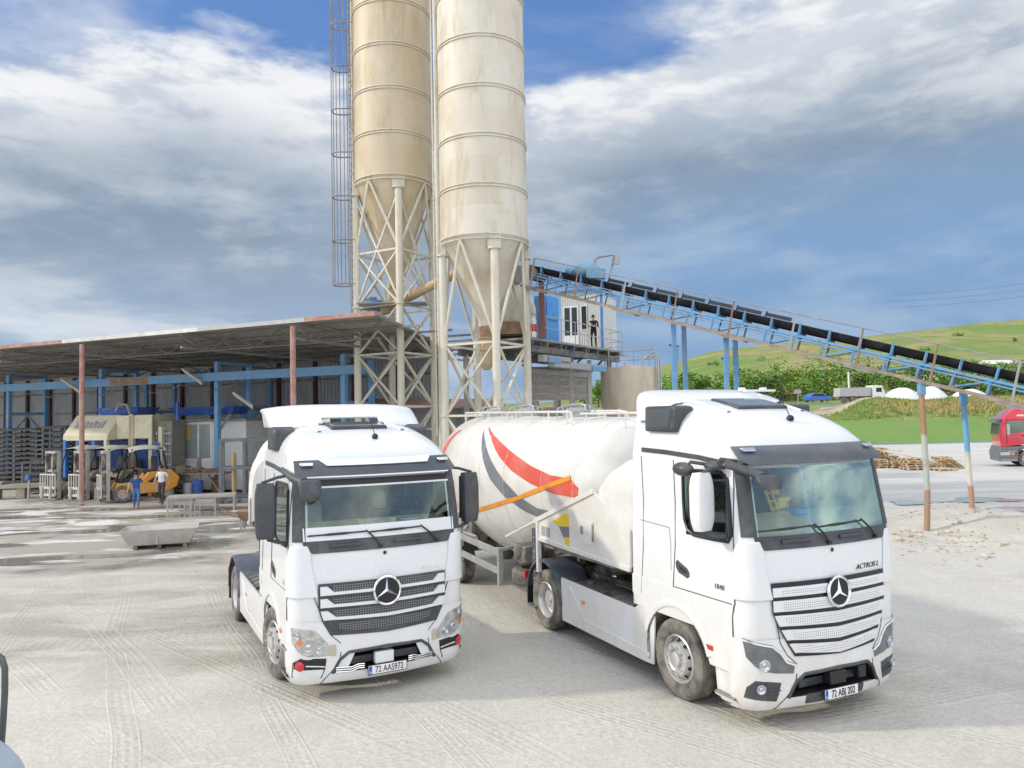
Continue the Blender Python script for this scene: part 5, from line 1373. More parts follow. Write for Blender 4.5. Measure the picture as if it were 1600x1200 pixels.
for k in range(4): b.beam(pp(1 + 2.4 * k, .1, -.2), pp(1.8 + 2.4 * k, 1.6, -1.1), .08)
b.build('floor_beam', pm('dark_beam', (.12, .12, .12), .7, dirt=DUST, da=.5), plat, 0)
for a_, b_ in ((.3, .4), (4.8, .6), (9.2, .6), (.3, 3.8), (9.2, 3.8)):
    b = MB(); b.beam(pp(a_, b_, -7.22), pp(a_, b_, -.5), .24, .24); b.build('column', pm('concrete_column', (.36, .34, .31), .9, dirt=(.2, .18, .16), da=.5), plat, 0)
b = MB()
for z in (.52, 1.05): b.tube([pp(0, 0, z), pp(PL, 0, z), pp(PL, 1.2, z)], .024, 6)
for k in range(8): b.cyl(pp(.02 + k * PL / 7.02, 0, 0), pp(.02 + k * PL / 7.02, 0, 1.05), .022, n=6)
b.build('handrail', M_steel, plat, 50)
b = MB()
for k, (z, w_) in enumerate(((-.8, 2.6), (-1.0, 5.4))):
    b.beam(pp(.6 + k, -.1, z - .1), pp(.6 + k + w_, -.1, z - .1), .28, .3)
b.build('box_girder', M_steel, plat, 0)
b = MB(); b.beam(pp(1.0, -.28, -.95), pp(2.2, -.28, -.95), .02, .22); b.build('blue_stencil', M_blue, plat, 0); b = MB(); b.beam(pp(5.4, -.28, -1.15), pp(7.0, -.28, -1.15), .02, .22); b.build('blue_stencil', M_blue, plat, 0)
# control cabin
M_cor = new_mat('white_corrugated_sheet'); _t = NT(M_cor)
_wv = _t.new('ShaderNodeTexWave', wave_type='BANDS', bands_direction='X', wave_profile='SIN'); _wv.inputs['Scale'].default_value = 2.4; _t.l.new(_t.tc, _wv.inputs[0])
_t.col(_t.mix(_t.noise(2, 6), (.55, .56, .54), (.68, .68, .65))); _t.rough(.5); _t.bump(_wv.outputs[1], .9, .05)
Tc = Matrix((PE, PI_, Vector((0, 0, 1)))).transposed().to_4x4()
ck = Vector((2.8, 42.0, 7.22)); cax = math.atan2(41.2 - 42.0, 4.94 - 2.8)
cabn = thing('control_cabin', 'white corrugated control cabin with blue corner trim on the platform', 'cabin', tuple(ck), cax)
b = MB(); b.box(0, 2.28, 0, 3.4, 0.02, 3.3); b.build('cabin_wall', M_cor, cabn, 0)
b = MB(); b.box(-.1, 2.4, -.15, 3.5, 3.3, 3.42); b.build('cabin_roof', M_blue, cabn, 0, .02)
b = MB(); b.box(2.2, 2.30, -.03, .12, .05, 3.29); b.build('corner_trim', pm('trim_blue', (.05, .22, .62), .5), cabn, 0)
b = MB(); b.box(1.1, 1.45, -.03, 0, 1.15, 2.5); wn_ = b.build('window', M_plate, cabn, 0, .01)
b = MB(); b.box(1.14, 1.41, -.036, -.005, 1.2, 2.45); b.build('window_pane', pm('dark_pane', (.03, .04, .05), .1), wn_, 0)
b = MB(); b.box(.1, .95, -.03, 0, .05, 2.5); dr = b.build('door', M_plate, cabn, 0, .01)
b = MB(); b.box(.17, .48, -.036, -.005, .9, 2.42); b.box(.58, .88, -.036, -.005, .9, 2.42); b.build('door_pane', pm('dark_pane2', (.03, .04, .05), .1), dr, 0)
cb = thing('switch_cabinet', 'tall blue steel switch cabinet standing on the platform', 'cabinet', tuple(PF0 + PE * 3.0 + PI_ * 1.0), math.atan2(PE.y, PE.x))
b = MB(); b.box(0, 1.35, 0, .6, 0.02, 2.35); c0_ = b.build('cabinet_body', pm('cabinet_blue', (.06, .25, .58), .5, dirt=DUST, da=.3), cb, 0, .02)
b = MB(); b.box(.1, 1.3, -.04, -.002, .1, 1.1); b.box(.1, 1.3, -.05, -.002, 1.2, 2.25); b.box(.6, .75, -.07, -.04, 1.45, 2.0); b.build('cabinet_door', pm('cabinet_blue2', (.08, .30, .66), .5), cb, 0, .01)
mx_ = thing('concrete_mixer', 'dusty cream mixer drum with rusty rim below the conveyor head', 'mixer', tuple(PF0 + PE * .9 + PI_ * 1.6))
b = MB(); b.lathe([(.0, .3), (.9, .35), (1.15, .7), (1.15, 1.5), (.95, 2.1), (.55, 2.5), (.45, 2.9)], 28); b.build('drum', M_leg, mx_, 40)
b = MB(); b.lathe([(1.18, .2), (1.24, .2), (1.24, .75), (1.18, .75)], 28); b.cyl((-.9, -.9, 0), (-.9, -.9, 1.2), .3, n=14); b.build('drum_rim', M_rustst, mx_, 40)
b = MB(); b.cyl((0, -.3, 2.6), (.1, -.2, 3.3), .4, .75, 16); b.build('feed_hopper', M_grey, mx_, 40)
b = MB(); b.box(1.25, 1.5, -1.2, -.95, 0, 3.2); b.build('mixer_post', pm('red_brown_post', (.25, .10, .08), .6), mx_, 0)
cn = thing('canister', 'white plastic canister with a red band on the platform edge', 'canister', tuple(PF0 + PE * .35 + PI_ * .3 + Vector((0, 0, .02))))
b = MB(); b.lathe([(0, 0), (.3, 0), (.32, .05), (.32, .8), (.25, .92), (.1, .95), (.1, 1.02), (0, 1.02)], 18); b.build('canister_body', M_plate, cn, 40, 0)
b = MB(); b.lathe([(.325, .25), (.328, .25), (.328, .58), (.325, .58)], 18); b.build('canister_band', M_red, cn, 40)
# board wall of the aggregate bin, water tank
bw = thing('aggregate_bin', 'grey plank walled aggregate bin under the batching platform', 'bin', (2.9, 40.0, 0))
b = MB()
for k in range(17):
    z = .3 + .355 * k
    if k == 11:
        for x0, x1 in ((-1.85, -1.5), (-.75, -.5), (.1, .35), (.9, 1.1)): b.box(x0, x1, -.05, .05, z, z + .335)
    else: b.box(-1.85, 1.1, -.05 + .02 * (k % 2), .06 - .01 * (k % 2), z, z + .34)
b.build('plank_wall', pm('weathered_planks', (.40, .37, .33), .9, var=.2, scale=6, dirt=(.4, .37, .32), da=.5, ds=2), bw, 0)
b = MB()
for x in (-1.95, 1.15): b.beam((x, .0, 0), (x, .0, 6.6), .22, .2)
b.beam((-1.9, -.1, 6.1), (1.15, -.1, 5.8), .25, .25); b.build('bin_post', M_steel, bw, 0)
wt = thing('water_tank', 'round beige water tank with a railed top and small round emblem', 'tank', (6.3, 41.0, 0))
M_tankc = pm('stained_tank', (.60, .52, .40), .8, var=.06, scale=2, dirt=(.36, .29, .21), da=.6, ds=1.6, streak=True)
M_conc = pm('stained_concrete', (.42, .37, .30), .85, var=.1, scale=2, dirt=(.27, .22, .17), da=.6, ds=1.6, streak=True)
b = MB(); b.lathe([(1.55, 0), (1.55, 6.1), (1.5, 6.22), (0, 6.35)], 48); tkb = b.build('tank_wall', M_tankc, wt, 40)
b = MB()
for z in (6.75, 7.25): b.tube([(1.5 * math.cos(a), 1.5 * math.sin(a), z) for a in (2 * math.pi * i / 28 for i in range(28))], .025, 6, closed=True)
for i in range(10):
    a = 2 * math.pi * i / 10; b.cyl((1.5 * math.cos(a), 1.5 * math.sin(a), 6.2), (1.5 * math.cos(a), 1.5 * math.sin(a), 7.25), .022, n=6)
b.build('handrail', M_steel, wt, 50)
b = MB(); b.tube([(1.3, -1.15, 0), (1.3, -1.15, 6.5), (1.0, -.9, 6.8), (.6, -.6, 6.6)], .05, 8); b.tube([(1.45, -1.0, 0), (1.45, -1.0, 6.6), (1.1, -.8, 6.95), (.6, -.4, 6.6)], .05, 8); b.build('tank_pipe', M_steel, wt, 50)
T = Matrix.Translation((.53, -1.535, 4.35)) @ Matrix.Rotation(R(90), 4, 'X') @ Matrix.Rotation(R(19), 4, 'Y')
b = MB(); b.lathe([(0, .01), (.27, .01), (.27, -.02)], 24, T); em = b.build('tank_emblem', pm('emblem_blue', (.10, .11, .28), .6), wt, 40)
b = MB(); b.lathe([(.20, .014), (.24, .014), (.24, 0), (.20, 0)], 24, T); b.lathe([(0, .015), (.1, .015), (.1, 0)], 12, T); b.build('emblem_ring', M_plate, em, 40)
# ================================================================ open shed on the left
FA = Vector((-5.2, 29.56, 0)); FS = Vector((-.911, .412, 0)); FN = Vector((.412, .911, 0))
def sp_(s, d, z): return FA + FS * s + FN * d + Vector((0, 0, z))
M_cladding = new_mat('grey_corrugated_cladding'); _t = NT(M_cladding)
_wv = _t.new('ShaderNodeTexWave', wave_type='BANDS', bands_direction='X', wave_profile='SIN'); _wv.inputs['Scale'].default_value = 1.1; _wv.inputs['Distortion'].default_value = 0; _t.l.new(_t.tc, _wv.inputs[0])
_t.col(_t.mix(_t.mr(_t.noise(1.2, 7, .7, .3, sc=(1, 1, .2)), .4, .7), (.36, .40, .44), (.50, .51, .52))); _t.rough(.55); _t.bump(_wv.outputs[1], .8, .08)
M_roofu = new_mat('dusty_roof_sheet'); _t = NT(M_roofu)
_wv = _t.new('ShaderNodeTexWave', wave_type='BANDS', bands_direction='X', wave_profile='SIN'); _wv.inputs['Scale'].default_value = 1.0; _t.l.new(_t.tc, _wv.inputs[0])
_t.col(_t.mix(_t.noise(.9, 8, .7, .5), (.20, .20, .19), (.40, .38, .35))); _t.rough(.8); _t.bump(_wv.outputs[1], .8, .06)
M_redst = pm('red_brown_steel', (.37, .17, .13), .7, var=.15, dirt=(.46, .36, .30), da=.75, ds=2.5, dth=.48)
M_dkred = pm('dark_red_steel', (.09, .035, .035), .7, dirt=(.2, .17, .15), da=.4)
M_truss = pm('dusty_truss_steel', (.24, .22, .20), .8, var=.2, dirt=(.34, .31, .27), da=.6)
M_dkt = pm('dark_truss_steel', (.13, .12, .11), .8, var=.2)
shed = thing('open_shed', 'long open fronted steel shed with flat sheet roof on red posts', 'shed', tuple(sp_(16, 8, 0)), math.atan2(-FS.y, -FS.x))
SO = sp_(16, 8, 0); SRX = -FS
def sl(P):
    d = P - SO; return Vector((d.dot(SRX), d.dot(FN), d.z))
RC = [sp_(0, 0, 7.8), sp_(62, 0, 7.8), sp_(62, 19, 7.75), Vector((-3.5, 45.5, 7.75))]
b = MB(); b.loft([[sl(p) for p in RC], [sl(p + Vector((0, 0, .06))) for p in RC]]); b.build('roof', M_roofu, shed, 0)
segs = [(0, 3.4, M_redst), (3.4, 9.2, M_steel), (9.2, 12.4, pm('white_fascia', (.70, .69, .66), .5, dirt=(.5, .46, .4), da=.5)), (12.4, 18.0, pm('pale_fascia', (.62, .62, .56), .5, dirt=(.4, .35, .28), da=.5)), (18.0, 23.5, M_redst), (23.5, 62, M_redst)]
for a_, b_, m in segs:
    b = MB(); pts = [sl(sp_(a_, -.06, 7.86)), sl(sp_(b_, -.06, 7.86))]
    b.beam(pts[0] - Vector((0, 0, .06)), pts[1] - Vector((0, 0, .06)), .10, .17); b.build('fascia', m, shed, 0)
b = MB(); b.beam(sl(RC[0]), sl(RC[3]), .1, .12); b.build('fascia', M_truss, shed, 0)
for k in range(8):
    b = MB(); d = 1.2 + 2.2 * k
    b.beam(sl(sp_(.3 - .1 * d, d, 7.70)), sl(sp_(61, d, 7.70)), .08, .1); b.build('purlin', M_truss, shed, 0)
for s in (4.06, 10.4, 16.7, 23.0, 29.3):
    b = MB()
    b.beam(sl(sp_(s, .1, 7.1)), sl(sp_(s, 18, 7.1)), .1, .1); b.beam(sl(sp_(s, .1, 7.64)), sl(sp_(s, 18, 7.66)), .1, .1)
    for k in range(15): b.beam(sl(sp_(s, .1 + 1.2 * k, 7.1 if k % 2 else 7.62)), sl(sp_(s, 1.3 + 1.2 * k, 7.62 if k % 2 else 7.1)), .06, .06)
    b.build('truss', M_truss, shed, 0)
b = MB()
b.beam(sl(sp_(.4, .9, 6.95)), sl(sp_(61, .9, 6.95)), .06, .06)
for k in range(46): b.beam(sl(sp_(.4 + 1.3 * k, .9, 6.95 if k % 2 else 7.6)), sl(sp_(1.7 + 1.3 * k, .9, 7.6 if k % 2 else 6.95)), .045, .045)
b.build('front_truss', M_dkt, shed, 0)
for s in (4.06, 16.7, 29.3):
    b = MB(); b.cyl(sl(sp_(s, 0, 0)), sl(sp_(s, 0, 7.6)), .115, n=12); b.build('red_post', M_redst, shed, 40)
b = MB(); w0, w1 = sp_(62, 17.5, 0), Vector((-3.7, 44.3, 0))
wd_ = (w1 - w0).normalized()
b.loft([[sl(w0), sl(w1), sl(w1 + FN * .06), sl(w0 + FN * .06)], [sl(w0 + Vector((0, 0, 7.7))), sl(w1 + Vector((0, 0, 7.7))), sl(w1 + FN * .06 + Vector((0, 0, 7.7))), sl(w0 + FN * .06 + Vector((0, 0, 7.7)))]])
b.build('back_wall', M_cladding, shed, 0)
WLn = (w1 - w0).length
for k in range(19):
    p = w0 + wd_ * (1 + k * (WLn - 1.6) / 18) - FN * .12
    b = MB(); b.beam(sl(p), sl(p + Vector((0, 0, 7.6))), .2, .22); b.build('wall_post', M_dkred, shed, 0)
for z in (1.2, 3.0, 4.8, 6.4):
    b = MB(); b.beam(sl(w0 - FN * .05 + Vector((0, 0, z))), sl(w1 - FN * .05 + Vector((0, 0, z))), .08, .1); b.build('wall_rail', M_truss, shed, 0)
# low lean-to roof at the right end, seen between the silo legs
lt = thing('lean_to', 'low lean-to with a red sheet roof and white door frame behind the silo legs', 'lean-to', (-4.0, 41.5, 0))
b = MB(); b.loft([[(-4.5, -2, 4.35), (3.6, -2.0, 4.2), (3.6, 1.5, 4.7), (-4.5, 1.5, 4.85)], [(-4.5, -2, 4.42), (3.6, -2.0, 4.27), (3.6, 1.5, 4.77), (-4.5, 1.5, 4.92)]]); b.build('lean_to_roof', M_redst, lt, 0)
b = MB(); b.box(-4.4, 3.5, 1.3, 1.4, 0, 4.5); b.build('lean_to_wall', M_cladding, lt, 0)
for x in (-4.2, -1.6, .8, 3.3):
    b = MB(); b.beam((x, -1.8, 0), (x, -1.8, 4.3), .14); b.build('lean_to_post', M_redst, lt, 0)
b = MB()
for x in (-.9, .1): b.beam((x, -1.2, 0), (x, -1.2, 3.2), .09)
b.beam((-.9, -1.2, 3.2), (.1, -1.2, 3.2), .09); b.build('door_frame', M_plate, lt, 0)
# blue gantry frames and the crane rail
GA = Vector((-15.5, 40.4, 0)); GS = Vector((-.919, .395, 0)); GN = Vector((.41, .91, 0))
def gantry(label, s, d0=0):
    p = GA + GS * s + GN * d0
    o = thing('gantry_frame', label, 'steel frame', tuple(p), math.atan2(GN.y, GN.x), 'blue gantry frames in the shed')
    for x in (0, 2.3):
        b = MB(); b.beam((x, 0, 0), (x, 0, 6.95), .26, .24); b.build('post', M_blue, o, 0, .01)
    b = MB(); b.beam((0, 0, 6.9), (2.3, 0, 6.9), .16, .18); b.build('cross_bar', M_blue, o, 0); b = MB(); b.beam((0, 0, 4.6), (2.3, 0, 4.6), .14, .14); b.build('cross_bar', M_blue, o, 0)
    b = MB(); b.beam((1.15, 0, 4.5), (.1, 0, 3.3), .1); b.beam((1.15, 0, 4.5), (2.2, 0, 3.3), .1); b.build('brace', pm('pale_blue_brace', (.33, .45, .55), .6), o, 0)
    b = MB(); b.box(-.22, .22, -.22, .22, 0, .9); b.build('footing', pm('rusty_footing', (.25, .15, .10), .8, var=.3), o, 0, .02)
    return o
for s, tx in ((0, 'blue steel gantry frame beside the white site office'), (8.6, 'blue steel gantry frame behind the cream block machine'), (16.6, 'blue steel gantry frame among the dark racks at the far left'), (-8.0, 'blue steel gantry frame seen through the left silo legs')): gantry(tx, s)
for s, tx in ((-3.5, 'rear blue gantry frame just right of the site office'), (4.2, 'rear blue gantry frame above the block machine hopper'), (12.6, 'rear blue gantry frame behind the red shed post')): gantry(tx, s, 6.5)
cr = thing('crane_rail', 'long blue crane rail beam carried by the gantry frames', 'crane rail', tuple(GA + Vector((0, 0, 6.15))), math.atan2(-GS.y, -GS.x))
b = MB(); b.box(-20, 9.5, -.36, -.14, -.22, .22); b.build('rail_beam', M_blue, cr, 0, .01)
b = MB(); b.box(-7.5, -4.6, -.37, -.35, -.18, .18); b.build('rust_patch_plate', M_rustst, cr, 0)
b = MB(); 
for k in range(5): b.tube([(-18 + 4 * k + .5 * i, -.45, -.35 - .35 * math.sin(math.pi * i / 8)) for i in range(9)], .02, 5)
b.build('hanging_cable', M_frame, cr, 40)
for s, z, tx in ((1.0, 6.35, 'long floodlight hanging on the crane rail near the site office'), (10.2, 6.2, 'long floodlight hanging on the crane rail behind the red post'), (-2.4, 5.0, 'grey floodlight hung right of the site office')):
    o = thing('floodlight', tx, 'lamp', tuple(GA + GS * s - GN * .6 + Vector((0, 0, z))), .3)
    b = MB(); b.loft([[(-.6 + .4 * t_, .12 * math.cos(a) * k, .25 - .3 * t_ + .12 * math.sin(a) * k) for a in (2 * math.pi * i / 10 for i in range(10))] for t_, k in ((0, .5), (.3, .8), (1.6, 1), (2.4, 1.3), (2.5, .9))]); b.build('lamp_body', M_leg, o, 40)
    b = MB(); b.beam((0, 0, .2), (0, .4, .3), .05); b.build('lamp_arm', M_grey, o, 0)
# ---- block machine
M_cream = pm('cream_machine_paint', (.74, .69, .50), .5, var=.06, dirt=(.42, .38, .3), da=.5, ds=2)
M_mblue = pm('machine_blue', (.04, .12, .40), .5, dirt=(.3, .3, .32), da=.4, ds=2)
bm_ = thing('block_machine', 'cream concrete block machine with blue hopper and sloping hood', 'machine', (-21.2, 41.8, 0), R(-12))
b = MB(); b.extrude([(-2.6, -1.3, 3.25), (-2.6, -1.3, 2.95), (-2.6, 1.6, 2.95), (-2.6, 1.6, 4.3), (-2.6, -.35, 4.3)], (2.75, 0, 0)); hd = b.build('hood', M_cream, bm_, 0, .03)
b = MB(); b.box(.17, 2.4, -.7, 1.5, 3.0, 4.25); b.box(1.0, 1.25, -.8, -.7, 1.0, 4.3); b.build('upper_casing', M_cream, bm_, 0, .03)
b = MB()
for k in range(7): b.box(-2.2 + .26 * k, -2.02 + .26 * k, -.012, .0, -.25, .25 - .1 * (k % 2), Matrix.Translation((0, -.845, 3.80)) @ Matrix.Rotation(R(-42), 4, 'X'))
b.build('hood_marking', pm('faded_print', (.42, .42, .42), .7), hd, 0)
for x in (-2.5, -1.75, -.75, .0): 
    b = MB(); b.beam((x, -1.2, .3), (x, -1.2, 3.0), .22 if x in (-2.5, .0) else .16, .16); b.build('hood_post', pm('post_blue', (.06, .2, .55), .5) if x != .0 else M_cream, bm_, 0)
for x in (1.1, 2.3, 2.9):
    b = MB(); b.beam((x, -.65, 0), (x, -.65, 4.2 if x < 2.5 else 3.6), .3, .2); b.build('machine_column', M_cream, bm_, 0)
b = MB(); b.box(-2.4, 2.2, .3, 1.4, .2, 2.9); b.box(2.5, 2.95, -.8, -.3, 1.5, 2.8); b.build('press_frame', M_mblue, bm_, 0, .02)
b = MB(); b.box(-1.6, 2.6, -.6, .25, .2, 1.15); b.box(.2, 1.0, -.7, .2, 1.2, 1.9); b.box(2.5, 3.4, -.5, .6, .1, 3.9); b.build('press_bed', pm('press_grey', (.25, .24, .2), .7, var=.3, scale=5), bm_, 0, .02)
b = MB()
for k in range(8): b.beam((2.55 + .12 * k, -.6, .3), (2.55 + .12 * k, -.6, 3.4), .03)
for k in range(6): b.beam((2.5, -.62, .5 + .55 * k), (3.45, -.62, .5 + .55 * k), .06, .08)
b.build('press_ribs', M_steel, bm_, 0)
b = MB(); b.loft([[(-1.0, -.4, 4.3), (1.2, -.4, 4.3), (1.2, .9, 4.3), (-1.0, .9, 4.3)], [(-1.25, -.65, 4.68), (1.45, -.65, 4.68), (1.45, 1.2, 4.68), (-1.25, 1.2, 4.68)]]); b.build('hopper', M_mblue, bm_, 0)
b = MB(); b.tube([(.2, -.75, 4.5), (.45, -.8, 4.85), (.9, -.8, 4.8), (1.12, -.8, 4.3)], .08, 8); b.build('hose', M_grey, bm_, 40)
b = MB(); b.loft([[(3.0, .6, 4.2), (6.2, .6, 4.2), (6.2, 2, 4.2), (3, 2, 4.2)], [(2.6, .2, 4.62), (6.6, .2, 4.62), (6.6, 2.4, 4.62), (2.6, 2.4, 4.62)]]); b.beam((3.5, -.2, 3.9), (3.5, -.2, 4.9), .12); b.build('rear_hopper', M_mblue, bm_, 0)
# ---- site office
of = thing('site_office', 'white panelled site office with three tall window panes inside the shed', 'office', (-17.4, 42.0, 0), R(-14))
b = MB(); b.box(-1.25, 3.2, 0, 2.3, .15, 3.85); b.build('office_wall', pm('office_panel', (.74, .74, .72), .5, dirt=(.5, .48, .45), da=.4), of, 0)
b = MB(); b.box(-1.25, 1.15, -.05, -.002, .15, 3.85); fr_ = b.build('office_front', M_plate, of, 0, .01)
for x0, x1 in ((-1.12, -.70), (-.58, .24), (.36, 1.05)):
    b = MB(); b.box(x0, x1, -.062, -.02, 1.85, 3.7); w_ = b.build('window_pane', pm('office_glass', (.33, .38, .38), .15, var=.1), fr_, 0)
b = MB(); b.box(-.52, -.18, -.07, -.06, 2.85, 3.65); b.build('notice', pm('yellow_notice', (.58, .46, .16), .6), fr_, 0)
for x in (-.64, .30):
    b = MB(); b.box(x - .025, x + .025, -.075, -.04, .2, 3.8); b.build('window_mullion', M_plate, fr_, 0)
b = MB(); b.box(-1.25, 1.15, -.075, -.04, 1.76, 1.82); b.build('window_rail', M_plate, fr_, 0)
b = MB(); b.box(-1.45, 3.4, -.3, 2.5, 3.86, 3.95); b.build('office_roof', M_truss, of, 0)
# ---- drying racks
def rack(label, u, Y, w, h, n, rz=.2):
    p = at(u, 700, Y)
    o = thing('drying_rack', label, 'rack', (p.x, p.y, 0), rz, 'steel drying racks in the shed')
    b = MB()
    for x in (-w / 2, w / 2):
        for y in (-.55, .55): b.beam((x, y, 0), (x, y, h), .08, .08)
    b.build('rack_frame', M_grey, o, 0)
    for k in range(n):
        z = .15 + (h - .2) * k / (n - 1)
        b = MB(); b.box(-w / 2, w / 2, -.6, .6, z, z + .03); b.box(-w / 2, w / 2, -.62, -.58, z - .03, z + .11); b.box(-w / 2, w / 2, .55, .6, z, z + .16); b.build('rack_shelf', pm('rack_shelf_steel', (.12, .125, .125), .7, dirt=(.25, .24, .21), da=.5) if k == 0 else bpy.data.materials['rack_shelf_steel'], o, 0)
    return o
rack('tall dark drying rack cut by the left edge of the photo', 10, 47, 1.3, 3.6, 13)
rack('tall dark drying rack left of the blue gantry post', 45, 47.3, 1.25, 3.6, 13)
rack('tall drying rack with pale shelves behind the forklifts', 90, 46.0, 1.2, 3.7, 12)
rack('tall dark drying rack just left of the red shed post', 118, 47.2, 1.2, 3.6, 12)
rack('low drying rack with pale shelves in front of the tall racks', 60, 43.5, 1.2, 1.8, 6)
rack('low dark drying rack beside the leftmost forklift', 82, 44.2, .9, 1.8, 6)
# ---- concrete ledge, post with blue cap
o = thing('concrete_ledge', 'low concrete ledge with gaps in front of the dark racks', 'ledge', (-25.6, 40.8, 0), R(14))
b = MB(); b.box(-3.4, 2.6, -.5, .5, .55, .75); b.build('ledge_slab', M_conc, o, 0, .02)
b = MB()
for x in (-3, -1.6, -.3, 1.0, 2.3): b.box(x - .2, x + .2, -.4, .4, 0, .548)
b.build('ledge_block', M_conc, o, 0, .02)
b = MB(); b.box(-3.2, -1.2, -.35, .3, .755, .9); b.build('board_stack', pm('pale_boards', (.45, .42, .36), .9), o, 0, .01)
p = at(44, 780, 39.6); o = thing('marker_post', 'short grey post with a blue cap by the ledge', 'post', (p.x, p.y, 0))
b = MB(); b.cyl((0, 0, 0), (.05, 0, 1.05), .06, n=10); b.build('post_tube', M_steel, o, 40)
b = MB(); b.lathe([(0, 1.0), (.14, 1.02), (.13, 1.2), (.09, 1.28), (0, 1.28)], 12); b.build('post_cap', M_mblue, o, 40)
# ---- forklifts
M_fork = pm('orange_forklift_paint', (.68, .30, .03), .5, var=.08, dirt=(.45, .40, .32), da=.75, ds=2)
M_dustbody = pm('dust_caked_body', (.34, .30, .23), .8, var=.2, dirt=(.45, .42, .36), da=.7)
M_dustl = pm('pale_dusty_steel', (.58, .56, .51), .7, var=.1)
M_dusty = pm('dusty_mast_steel', (.40, .385, .35), .7, var=.15, dirt=(.5, .47, .41), da=.6, ds=3)
def forklift(label, x, y, rz):                      # origin under the front axle, +x forward
    o = thing('forklift', label, 'forklift', (x, y, 0), rz, 'forklifts parked in front of the block machine')
    b = MB(); b.extrude([(-2.15, -.52, .55), (-2.25, -.52, .95), (-1.9, -.52, 1.28), (-1.0, -.52, 1.2), (-.75, -.52, .85), (.15, -.52, .8), (.3, -.52, .45), (-.6, -.52, .32), (-1.7, -.52, .34)], (0, 1.04, 0)); b.build('body', M_fork, o, 0, .04)
    b = MB(); b.extrude([(-1.2, -.525, .75), (-1.75, -.525, 1.2), (-1.55, -.525, 1.22), (-.95, -.525, .8)], (0, 1.05, 0)); b.box(-.7, .1, -.45, .45, .8, .95); b.build('side_panel', M_black, o, 0)
    b = MB(); b.box(-1.25, -.8, -.3, .3, 1.18, 1.32); b.box(-1.42, -1.25, -.28, .28, 1.25, 1.85); b.build('seat', M_seat, o, 0, .05)
    b = MB(); b.tube([(.05, -.5, .85), (-.15, -.5, 1.5), (-.35, -.48, 2.15), (-1.55, -.48, 2.2), (-1.75, -.5, 1.3)], .04, 7); b.tube([(.05, .5, .85), (-.15, .5, 1.5), (-.35, .48, 2.15), (-1.55, .48, 2.2), (-1.75, .5, 1.3)], .04, 7); b.build('overhead_guard', M_black, o, 40)
    b = MB(); rr_ = random.Random(3)
    F = [[(-.25 - 1.45 * i / 8, -.58 + 1.16 * j / 6, 2.22 + .10 * math.sin(math.pi * i / 8) + .03 * rr_.uniform(-1, 1) - (.14 if j in (0, 6) else 0)) for j in range(7)] for i in range(9)]
    b.loft(F, False, caps=False); b.build('canvas_cover', pm('dusty_canvas', (.56, .52, .46), .95, var=.15), o, 60)
    b = MB(); b.tube([(-.35, .0, .95), (-.55, 0, 1.25)], .03, 6); b.lathe([(.18 + .02 * math.cos(a), .02 * math.sin(a)) for a in (2 * math.pi * i / 6 for i in range(6))], 18, Matrix.Translation((-.58, 0, 1.3)) @ Matrix.Rotation(R(-50), 4, 'Y'), closed=True); b.build('steering_wheel', M_black, o, 40)
    for y_ in (-.34, .34):
        b = MB(); b.box(.42, .56, y_ - .06, y_ + .06, .1, 2.15); b.build('mast_rail', M_dusty, o, 0, .01)
        b = MB(); b.box(.58, .72, y_ * .72 - .05, y_ * .72 + .05, .12, 2.05); b.build('mast_rail', M_frame, o, 0, .01)
        b = MB(); b.extrude([(.80, y_ * .9 - .06, .08), (1.95, y_ * .9 - .06, .05), (1.95, y_ * .9 - .06, .08), (.88, y_ * .9 - .06, .14), (.88, y_ * .9 - .06, .62), (.80, y_ * .9 - .06, .62)], (0, .12, 0)); b.build('fork', M_dusty, o, 0)
    b = MB()
    for z in (2.1, 1.3, .3): b.box(.45, .68, -.36, .36, z - .05, z + .05)
    b.cyl((.56, 0, .2), (.56, 0, 1.9), .06, n=10); b.build('mast_tie', M_dusty, o, 30)
    b = MB()
    for z in (.28, .58): b.box(.74, .82, -.52, .52, z - .05, z + .05)
    for z in (1.15,): b.box(.75, .79, -.55, .55, z - .03, z + .03)
    for k in range(7): b.beam((.77, -.53 + 1.06 * k / 6, .3), (.77, -.53 + 1.06 * k / 6, 1.16), .035)
    b.build('load_backrest', M_dustl, o, 0)
    for xx, rr_2, yy in ((0, .36, .56), (-1.75, .30, .50)):
        for sg in (-1, 1):
            T = Matrix(((1, 0, 0, xx), (0, 0, sg, sg * (yy - .24)), (0, 1, 0, rr_2), (0, 0, 0, 1)))
            b = MB(); b.lathe([(rr_2 * .55, .03), (rr_2 * .93, 0), (rr_2, .05), (rr_2, .19), (rr_2 * .93, .24), (rr_2 * .55, .22)], 26, T); wl = b.build('wheel', M_rub, o, 35)
            b = MB(); b.lathe([(rr_2 * .56, .03), (rr_2 * .56, .20), (rr_2 * .45, .15), (rr_2 * .2, .15), (rr_2 * .16, .2), (0, .2)], 20, T); b.build('rim', M_steel, wl, 35)
    return o
h_ = math.atan2(-.60, -.80)
f1 = forklift('orange forklift with canvas roof, the nearest of the three parked forklifts', -19.15, 37.5, h_)
f1.scale = (1.16, 1.16, 1.16)
for dx, dy, rz_, tx in ((-21.0, 38.6, R(-120), 'dusty forklift in the middle, behind the red shed post'), (-22.9, 39.4, R(-118), 'dusty forklift farthest left with its mast beside the low racks')):
    c = copy_tree(f1); c.location = (dx, dy, 0); c.rotation_euler = (0, 0, rz_); tag(c, tx)
    for ch in c.children:
        if ch.name.startswith('body'): ch.data = ch.data.copy(); ch.data.materials[0] = M_dustbody
